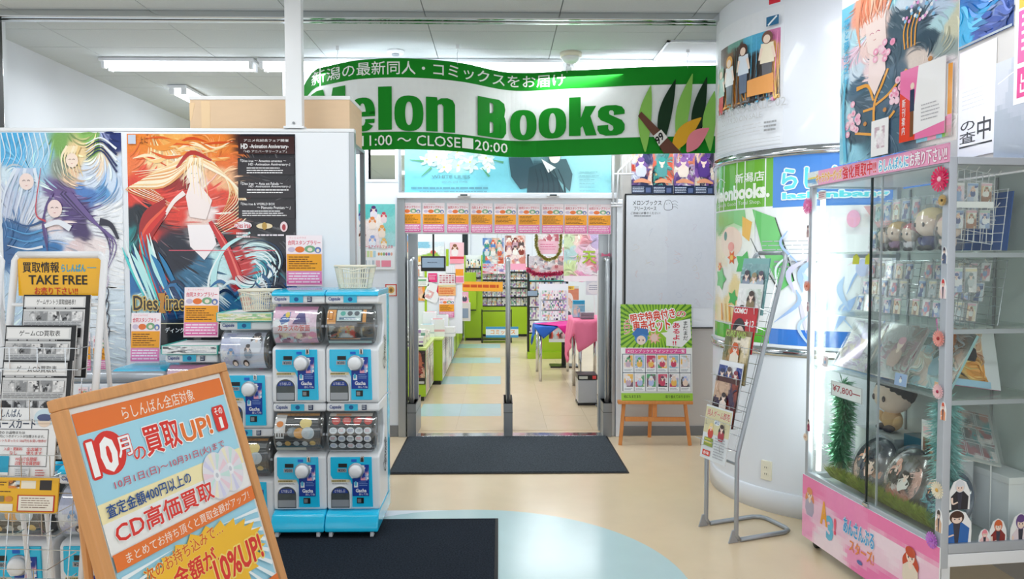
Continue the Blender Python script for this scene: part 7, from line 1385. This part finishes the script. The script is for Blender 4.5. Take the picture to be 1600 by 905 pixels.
# loose goods in front of the screen
o = thing('black_bag', 'black folded bag standing beside the stamp-rally leaflet on the screen ledge', 'bag', (P(679, 490, 9.5).x, 9.45, .58)); MB().prism([(-.06, 0), (.05, 0), (.045, .17), (.01, .2), (-.05, .19)], 0, .07).build('bag_body', 'black', o, bevel=.01); MB().tube([(-.03, .035, .19), (-.02, .035, .23), (.01, .035, .23), (.015, .035, .19)], .004, 6).build('handle', 'black', o)
# ---- lime pillar end and orange sign half way down
gx0, gx1 = P(728, 480, 13.9).x, P(744, 480, 13.9).x
o = thing('lime_panel', 'plain lime green panel standing on the cabinets half way down the row', 'panel', ((gx0+gx1)/2-.0, 13.9, .58)); MB().box((gx0-gx1)/2-.05, (gx1-gx0)/2, 0, .04, 0, .72).build('panel_board', 'lime', o, bevel=.003); MB().box((gx0-gx1)/2-.05, (gx1-gx0)/2, -.003, 0, .0, .02).build('kick', 'black_plastic', o)
pxposter('figure_display', 'pink cardboard display of drawn figures leaning on the lime panel', 'display', 712, 456, 732, 475, 11.6, lambda p: (p.rect(0, 0, 1, 1, 'f0a8c0'), p.figure(.3, .3, .25, 'f4d0dc', 'e8e8f0'), p.figure(.7, .25, .25, 'e8b8d0', '4a4a60')), norm=True)
o = MB().box(-.13, .13, 0, .12, 0, P(0, 474, 11.6).z-.58, 'd8d2cc').build('display_box', 'colour', loc=(P(722, 480, 11.6).x, 11.55, .58)); tag(o, 'plain cardboard block under the pink cardboard display', 'box'); MB().box(-.1, .1, -.003, 0, .05, .2, '8a9ab0').build('front_label', 'colour', o)
o = poster('orange_sign', 'curving orange banner sign over the shelves beyond the lime panel', 'sign', 1.2, .16, (P(733, 452, 12.4).x, 12.4, P(733, 455, 12.4).z), lambda p: (p.rect(0, 0, 1, 1, 'f0a83c'), p.lines(.05, .3, .95, .7, 1, 'c8501e', .8, 2, dash=10)), rotz=R(-20))
for s_ in (-.5, .5): MB().tube([(s_, .01, .15), (s_, .01, CH-o.location.z)], .004, 6).build('string', 'silver_paint', o)
# ---- bookcases on the back wall
def bookcase(label, px0, px1, Y, levels, ztop_, hdr=None, row_lab='', dep=.3, bh=.16, colb='black_plastic', per=None):
    x0, x1 = P(px0, 450, Y).x, P(px1, 450, Y).x; W_ = x1-x0
    o = thing('bookcase', label, 'bookcase', (x0, Y, .004))
    MB().box(0, W_, dep, dep+.02, .0, ztop_).build('back_board', 'panel_white', o)
    MB().box(-.02, 0, 0, dep+.02, 0, ztop_).build('side_panel', 'lime', o); MB().box(W_, W_+.02, 0, dep+.02, 0, ztop_).build('side_panel', 'lime', o)
    for z in levels: MB().box(0, W_, 0, dep, z-.02, z).build('shelf', colb, o)
    if levels[0] > .4: MB().box(0, W_, .002, dep, .05, levels[0]-.02).build('base_cabinet', 'lime', o, bevel=.003); MB().box(0.01, W_-.01, .02, dep, 0, .05).build('plinth', 'black_plastic', o)
    for li, z in enumerate(levels):
        nb = per or int(W_/.125); 
        for i in range(nb):
            hh = min(bh, (levels[li+1]-z-.03) if li+1 < len(levels) else bh)
            book('paperback on the %s, %s shelf up, %s from its aisle-cabinet end' % (row_lab, ['lowest', 'second', 'third', 'fourth', 'fifth', 'sixth', 'seventh'][li], ORD[i]), 'paperback', 'book', 'paperbacks, %s, shelf %d' % (row_lab, li+1), (x0+W_*(i+.5)/nb, Y+.05, z+.005), W_/nb*.9, hh, .1, SHR.randrange(12), lean=R(-5))
    return o
bookcase('wide back-wall bookcase of face-out paperbacks in five rows', 746, 829, 14.7, [.62, .80, .98, 1.14, 1.30], 1.50, row_lab='back-wall bookcase', per=11)
bookcase('lime-edged side bookcase between the aisle and the central display', 829, 838, 13.6, [.55, .75, .95, 1.15, 1.35], 1.55, row_lab='narrow bookcase', per=1, dep=.25)
bookcase('small upper bookcase of comics beside the poster screen', 727, 752, 14.0, [1.02, 1.2, 1.38], 1.62, row_lab='upper bookcase by the screen', per=3, dep=.25)
# header pictures over the bookcase
def crowd(seed, pal): return lambda p: (p.busy((0, 0, 1, 1), pal, 40, 24, 24, seed, warp=.03), p.flow(60, .2, .03, seed), [p.figure(.2+.3*(i % 3), .15+.28*(i//3), .12, pal[i % len(pal)], pal[(i+2) % len(pal)], face=False) for i in range(6)])
def hang(o, zt): 
    h_ = o.dimensions.z if 0 else 0
    return o
hp = [('hanging poster crowded with small figures over the back bookcase', 754, 372, 787, 412, 13.2, crowd(3, ['f4f2f0', 'e86a4a', '3f9a8a', '5a8ad0', 'f0c8b0', 'd8e4ec'])),
      ('hanging brown and red poster beside the middle gate over the aisle', 789, 368, 821, 412, 12.8, crowd(5, ['f4f0ec', '8a3a2c', 'd88a7a', 'c8a0b0', '5a4a4a', 'f4e0dc'])),
      ('lilac poster strip directly above the back bookcase shelves', 754, 413, 793, 428, 14.6, crowd(7, ['e8dcf0', 'e84a5a', '9a90d0', 'f4c8d8', 'f4f0f4'])),
      ('plain pink poster strip hung below the brown and red poster', 788, 412, 822, 422, 12.8, lambda p: p.rect(0, 0, 1, 1, 'f4a8c4')),
      ('pink hanging poster framed by the gold wreath garland', 841, 366, 873, 397, 10.2, lambda p: (p.rect(0, 0, 1, 1, 'f4c4d4'), p.busy((0, 0, 1, .35), ['f4e0e4', 'c86a7a', 'e8a0b0', 'f4f0f0'], 14, 16, 8, 3), p.lines(.1, .5, .9, .85, 3, 'e0709a', .3, 3))),
      ('large pink floral poster with a green character beside the inner jamb', 881, 366, 945, 440, 9.2, None),
      ('busy grey-toned goods poster behind the pink tinsel', 826, 400, 880, 428, 11.4, crowd(9, ['d8d0d8', 'c06a70', 'e8e4e8', '8a8a94', 'e8b8b8', 'f4f0f0'])),
      ('narrow pale tall poster between the wreath and the floral poster', 880, 366, 892, 406, 9.3, crowd(13, ['e8e4f0', 'f0b0c0', 'a8c8d8', 'f4f4f4']))]
def draw_flor(p):
    p.art((0, 0, 1, 1), [(.1, .1, 1, 'cfe0b8'), (.3, .1, 1, 'f2d8cc'), (.55, .15, 1, 'f2a8b4'), (.8, .1, 1, 'c8b8dc'), (.15, .4, 1, 'b8d8d8'), (.4, .4, 1, 'f0c8dc'), (.7, .45, 1, 'f6d8e4'), (.9, .4, 1, 'e8d0e8'), (.15, .65, 1, 'd8ecb0'), (.45, .65, 1, 'f4e4ec'), (.7, .65, 1, 'f4a0a8'), (.9, .7, 1, 'f2a8d0'), (.3, .9, 1, 'f4a8cc'), (.7, .9, 1, 'f6e8f0')], 50, 50, 4, .05); p.flow(160, .22, .03, 6)
    p.text('天', .45, .36, .78, .62, 'a4c83c', .04); p.text('か', .3, .42, .42, .58, 'b8d060', .03); p.rect(0, .88, 1, 1, 'f6eef4')
for lab, x0, y0, x1, y1, Y, d in hp:
    o = pxposter('hanging_poster', lab, 'poster', x0, y0, x1, y1, Y, d or draw_flor, norm=True); w_ = P(x1, 0, Y).x-P(x0, 0, Y).x; h_ = P(0, y0, Y).z-P(0, y1, Y).z
    if o.location.z+h_ > 1.3:
        for s_ in (-.4, .4): MB().tube([(s_*w_, .001, h_-.004), (s_*w_, .001, CH-o.location.z)], .0015, 4).build('string', 'silver_paint', o)
tinsel('gold and green wreath garland looped round the pink hanging poster', [P(x, y, 10.15) for x, y in ((838, 366), (838, 385), (843, 398), (855, 406), (868, 403), (875, 393), (877, 366))], 'tinsel_gold', .035, 1500, seed=5, wd=.012)
tinsel('pink tinsel garland strung across the display top', [P(x, y, 11.35) for x, y in ((823, 420), (835, 428), (855, 429), (872, 427), (890, 425))], 'tinsel_pink', .05, 900, seed=6, wd=.014)
# ---- central display rack of packaged goods
RX0, RX1 = P(824, 450, 11.5).x, P(888, 450, 11.5).x; RW = RX1-RX0
o = thing('goods_rack', 'white and lime central rack packed with small boxed goods', 'rack', (RX0, 11.5, .004)); MB().box(0, RW, .1, .14, .1, 1.6).build('back_board', 'panel_white', o); MB().box(0, .03, 0, .14, 0, 1.62).build('upright', 'black_plastic', o); MB().box(RW-.03, RW, 0, .14, 0, 1.62).build('upright', 'black_plastic', o); MB().box(.03, RW-.03, -.05, .1, .1, .38).build('base_cabinet', 'lime', o); MB().box(.0, RW, -.1, .14, 0, .1).build('plinth', 'lime', o)
for z in (.42, .62, .82, 1.02, 1.22): MB().box(.03, RW-.03, -.05, .1, z-.012, z).build('shelf', 'teal_plastic' if z > .9 else 'panel_white', o)
for li, z in enumerate((.42, .62, .82, 1.02, 1.22)):
    for i in range(6): book('small boxed pack on the central rack, %s shelf, %s from the middle gate' % (['lowest', 'second', 'third', 'fourth', 'top'][li], ORD[i]), 'boxed_toy', 'boxed toy', 'boxed goods on the central rack, shelf %d' % (li+1), (RX0+.035+(RW-.07)*(i+.5)/6, 11.455, z+.002), (RW-.07)/6*.9, .17, .1, [5, 9, 1, 3, 0, 8, 4][(i+li) % 7])
o = thing('monitor', 'small grey-screened monitor on the central rack under the pink tinsel', 'monitor', (P(832, 460, 11.3).x, 11.3, P(0, 465, 11.3).z)); MB().box(-.085, .085, 0, .03, 0, .1).build('casing', 'black_plastic', o, bevel=.003); MB().box(-.075, .075, -.002, 0, .018, .092).build('screen', 'screen_glow', o); MB().box(-.02, .02, .03, .13, .03, .06).build('bracket', 'black_plastic', o)
# ---- orange and white figure display with yellow header
o = thing('figure_stand', 'orange display with yellow header and white cartoon shapes beside the central rack', 'display', (P(881, 500, 10.6).x, 10.6, .004)); wq = P(905, 0, 10.6).x-P(858, 0, 10.6).x
MB().box(-wq/2, wq/2, .0, .02, .35, P(0, 450, 10.6).z).build('panel_board', 'panel_white', o); MB().box(-.03, .03, .0, .04, 0, .35).build('post', 'black_plastic', o); MB().box(-.2, .2, -.15, .15, 0, .02).build('base', 'black_plastic', o)
q = Print(wq, P(0, 448, 10.6).z-.4); q.rect(0, 0, 1, 1, 'd8dcd8'); q.art((0, .05, 1, .42), [(.1, .2, 1, 'c89a78'), (.4, .2, 1, 'e0a080'), (.8, .2, 1, 'd88a70'), (.6, .35, 1, 'e8c8b8')], 20, 10, 3); q.rect(.1, 0, .85, .07, 'f6d060'); q.text('コミックフェア開催中', .15, .01, .8, .06, '8a4a1a', .02)
q.stroke([(.15, .2), (.3, .1), (.5, .16)], .03, .05, 'f6eeec', wm=.1); q.stroke([(.5, .2), (.7, .18), (.8, .28)], .03, .05, 'f4e4e0', wm=.1); q.figure(.35, .34, .1, 'a8b0e0', 'e8e8f4'); q.figure(.6, .42, .1, 'f4f0f4', '5a5a68'); q.busy((0, .55, 1, 1), ['f4f4f4', 'e84a2c', '4a3a3c', 'f0b0c0', 'e8e4e8', 'c8d8e0'], 50, 24, 20, 5); q.build('display_print', 'print', o).location = (0, -.001, .4)
for i in range(18):
    book('colourful packaged item above the magenta cloth, %s row, %s from the rack' % (['lower', 'middle', 'upper'][i//6], ORD[i % 6]), 'packaged_item', 'packaged item', 'packaged items above the blue and magenta cloth', (P(846+6.5*(i % 6)+3, 500, 9.98).x, 9.98, .725+.14*(i//6)), .055, .12, .02, (i*5+2) % 12)
o = thing('hook_rack', 'low pegged rail holding packaged items above the cloth-covered table', 'rail', (P(865, 500, 10.0).x, 10.02, .715)); MB().box(-.2, .2, 0, .015, 0, .5).build('peg_board', 'panel_white', o)
o = poster('speech_sign', 'white speech-bubble sign held up beside the floral poster', 'sign', .20, .17, (P(928, 460, 8.9).x, 8.9, P(0, 462, 8.9).z), lambda p: (p.ell(.5, .5, .48, .46, 'e9ecf2'), p.ell(.5, .5, .44, .42, 'f6f8fa'), p.lines(.2, .3, .8, .7, 3, '8a94b0', .3, 4)), base='e4e8f0'); MB().tube([(0, .004, 0), (.03, .05, -.49)], .004, 6).build('stick', 'white_wire', o)
# ---- cloth-covered tables
def table(label, x0, x1, y0, y1, h_, legs=4):
    o = thing('display_table', label, 'table', ((x0+x1)/2, (y0+y1)/2, .004)); a, b = (x1-x0)/2, (y1-y0)/2; h_ -= .004
    MB().box(-a, a, -b, b, h_-.025, h_).build('tabletop', 'panel_white', o, bevel=.004)
    for sx in (-1, 1):
        for sy in (-1, 1): MB().tube([(sx*(a-.04), sy*(b-.04), 0), (sx*(a-.04), sy*(b-.04), h_-.025)], .02, 12).build('leg', 'chrome', o, smooth=True)
    return o
tx0, tx1, ty0 = P(837, 545, 9.7).x, P(896, 545, 9.7).x, 9.25
table('small table under the blue and magenta cloths with bright metal legs', tx0, tx1, ty0, 10.15, .70)
def drape(label, name, cx, cy, z, hx, hy, drop, mat_, rot=0, seed=0, offx=0, offy=0):
    """square of cloth lying on a top (half sizes hx, hy) turned by rot so that its corners hang as points"""
    rg = random.Random(seed); n = 26; S = drop; c, s_ = math.cos(rot), math.sin(rot); vs = []; 
    for j in range(n+1):
        for i in range(n+1):
            u, v = (i/n-.5)*2*S, (j/n-.5)*2*S; x, y = u*c-v*s_+offx, u*s_+v*c+offy
            ox, oy = max(0, abs(x)-hx), max(0, abs(y)-hy); over = math.hypot(ox, oy)
            xx = math.copysign(min(abs(x), hx), x) if ox else x; yy = math.copysign(min(abs(y), hy), y) if oy else y
            k = .06+.05*math.sin(9*(x if oy > ox else y)+seed); fl = .024+min(over, .3)*.12+.02*math.sin(22*(x if oy > ox else y)+seed)*min(1, over*5)
            if ox: xx += math.copysign(fl*ox/max(over, 1e-6), x)
            if oy: yy += math.copysign(fl*oy/max(over, 1e-6), y)
            vs.append((xx, yy, .004-max(0, over-.03)*.97 if over > 0 else .004+.001*math.sin(11*x)))
    fs = [(j*(n+1)+i, j*(n+1)+i+1, (j+1)*(n+1)+i+1, (j+1)*(n+1)+i) for j in range(n) for i in range(n)]
    o = MB().add(vs, fs).build(name, mat_, loc=(cx, cy, z), smooth=True); m = o.modifiers.new('thick', 'SOLIDIFY'); m.thickness = .002; return tag(o, label, 'tablecloth')
hxx = (tx1-tx0)/2
drape('bright blue cloth hanging in points over the table end', 'blue_tablecloth', tx0+hxx, (ty0+10.15)/2, .702, hxx+.004, .455, .30, 'blue_cloth', rot=R(40), seed=1, offx=-hxx*.55, offy=-.22)
drape('magenta cloth hanging in a point between the blue cloth and the pink table', 'magenta_tablecloth', tx0+hxx, (ty0+10.15)/2, .717, hxx+.022, .475, .30, 'magenta_cloth', rot=R(42), seed=2, offx=hxx*.55, offy=-.22)
px0_, px1_ = P(898, 520, 8.5).x, P(943, 520, 8.5).x
table('taller table under the long pink cloth beside the inner jamb', px0_, px1_, 8.25, 9.0, .86)
drape('long salmon pink cloth falling in folds over the table at the inner jamb', 'pink_tablecloth', (px0_+px1_)/2, 8.62, .864, (px1_-px0_)/2+.005, .38, .56, 'pink_cloth', rot=R(34), seed=3)
for i in range(6): o = MB().box(-.075, .075, -.07, .07, 0, .011, ['8a8690', '9a94a0', 'a8a0a8'][i % 3]).build('disc_case', 'colour_gloss', loc=((px0_+px1_)/2-.04, 8.40, .872+.0125*i), rotz=R(SHR.uniform(-3, 3))); tag(o, 'grey disc case on the pink cloth, %s from the bottom of its pile' % ORD[i], 'disc case', 'disc cases piled on the pink cloth')
o = thing('blue_package', 'light blue printed package standing on the pink cloth', 'package', ((px0_+px1_)/2-.11, 8.62, .87)); MB().box(-.07, .07, -.03, .03, 0, .20, '6ac4e4').build('package_body', 'colour_gloss', o, bevel=.002); q = Print(.13, .19); q.rect(0, 0, 1, 1, 'cfeaf4'); q.rect(0, 0, 1, .22, '3ab0e0'); q.busy((0, .3, 1, 1), ['cfeaf4', '8ad0e8', 'f4e8d8'], 12, 10, 10, 2); q.build('package_print', 'print', o).location = (0, -.031, .005)
# ---- bin
q0 = F(918, 634)
o = thing('waste_bin', 'grey translucent bin with a black lid beside the inner jamb', 'bin', (q0.x, q0.y, .004)); MB().box(-.10, .10, 0, .24, .02, .27, 'b8bcc4').build('bin_body', 'colour_gloss', o, bevel=.012); MB().box(-.104, .104, -.004, .244, .0, .02).build('bin_base', 'black_plastic', o); MB().box(-.105, .105, -.006, .246, .27, .325).build('lid', 'black_plastic', o, bevel=.008); MB().box(-.09, .0, -.0075, -.006, .28, .31, 'c9ccc8').build('lid_label', 'colour', o); MB().box(.05, .09, -.0085, -.006, .28, .315, 'e84a4a').build('red_label', 'colour', o)
# ---- standing pale panel by the inner jamb with flyers
o = thing('standing_panel', 'tall pale panel with a torn paper edge just inside the jamb by the bin', 'panel', (P(943, 500, 7.6).x, 7.55, .004)); MB().box(0, .02, 0, .55, .0, 1.42).build('panel_board', 'panel_white', o); e = MB().box(-.004, 0, .05, .5, .75, 1.38, 'd8d4d8').build('side_sheet', 'colour', o); MB().box(-.06, .08, .1, .45, 0, .012).build('foot', 'grey_metal', o)
o = thing('pink_bow', 'pink paper bow on top of the gate nearest the whiteboard', 'bow', (P(949, 401, 6.4).x, 6.50, 1.572)); MB().prism([(0, .012), (-.035, .034), (-.038, -.002)], -.006, .006).prism([(0, .012), (.035, .034), (.038, -.002)], -.006, .006).build('bow_loop', 'pink_cloth', o); MB().box(-.007, .007, -.008, .008, .004, .02).build('knot', 'pink_cloth', o)
# ---- blue and white cart at the foot of the back bookcase
o = thing('stock_cart', 'low black-framed cart with a blue and orange lettered board at the back of the aisle', 'cart', (P(776, 520, 13.6).x, 13.6, .004)); 
for x in (-.27, .27): MB().tube([(x, 0, .03), (x, 0, .62)], .01, 8).build('post', 'black_plastic', o); MB().tube([(x-.012, 0, .024), (x+.012, 0, .024)], .022, 10).build('caster', 'black_plastic', o, smooth=True)
MB().box(-.27, .27, -.01, .35, .05, .07).build('deck', 'black_plastic', o); MB().box(-.27, .27, .0, .02, .58, .6).build('crossbar', 'black_plastic', o)
for x in (-.27, .27): MB().tube([(x-.012, .32, .024), (x+.012, .32, .024)], .022, 10).build('caster', 'black_plastic', o, smooth=True)
e = MB().box(-.2, .4, -.012, -.005, .1, .30, 'e9eef2').build('lettered_board', 'colour', o); q = Print(.6, .2); q.rect(0, 0, 1, 1, 'e9eef2'); q.rect(0, 0, 1, .22, '4a9ad0'); q.rect(0, .78, 1, 1, '4a9ad0'); q.text('コミックス', .15, .28, .9, .7, 'f0a050', .05); q.build('board_print', 'print', e).location = (.1, -.0135, .1)
# strip lights of the shop
for i, (x, y) in enumerate(((-1.5, 8.6), (.9, 8.6), (-1.5, 11.2), (.9, 11.2), (-1.2, 13.8), (1.2, 13.8))):
    light_fitting('twin-tube ceiling light inside the shop, '+['over the short cabinet', 'over the pink cloth', 'over the long cabinets', 'over the central rack', 'at the back, cabinet side', 'at the back, wall side'][i], (x, y, CH))
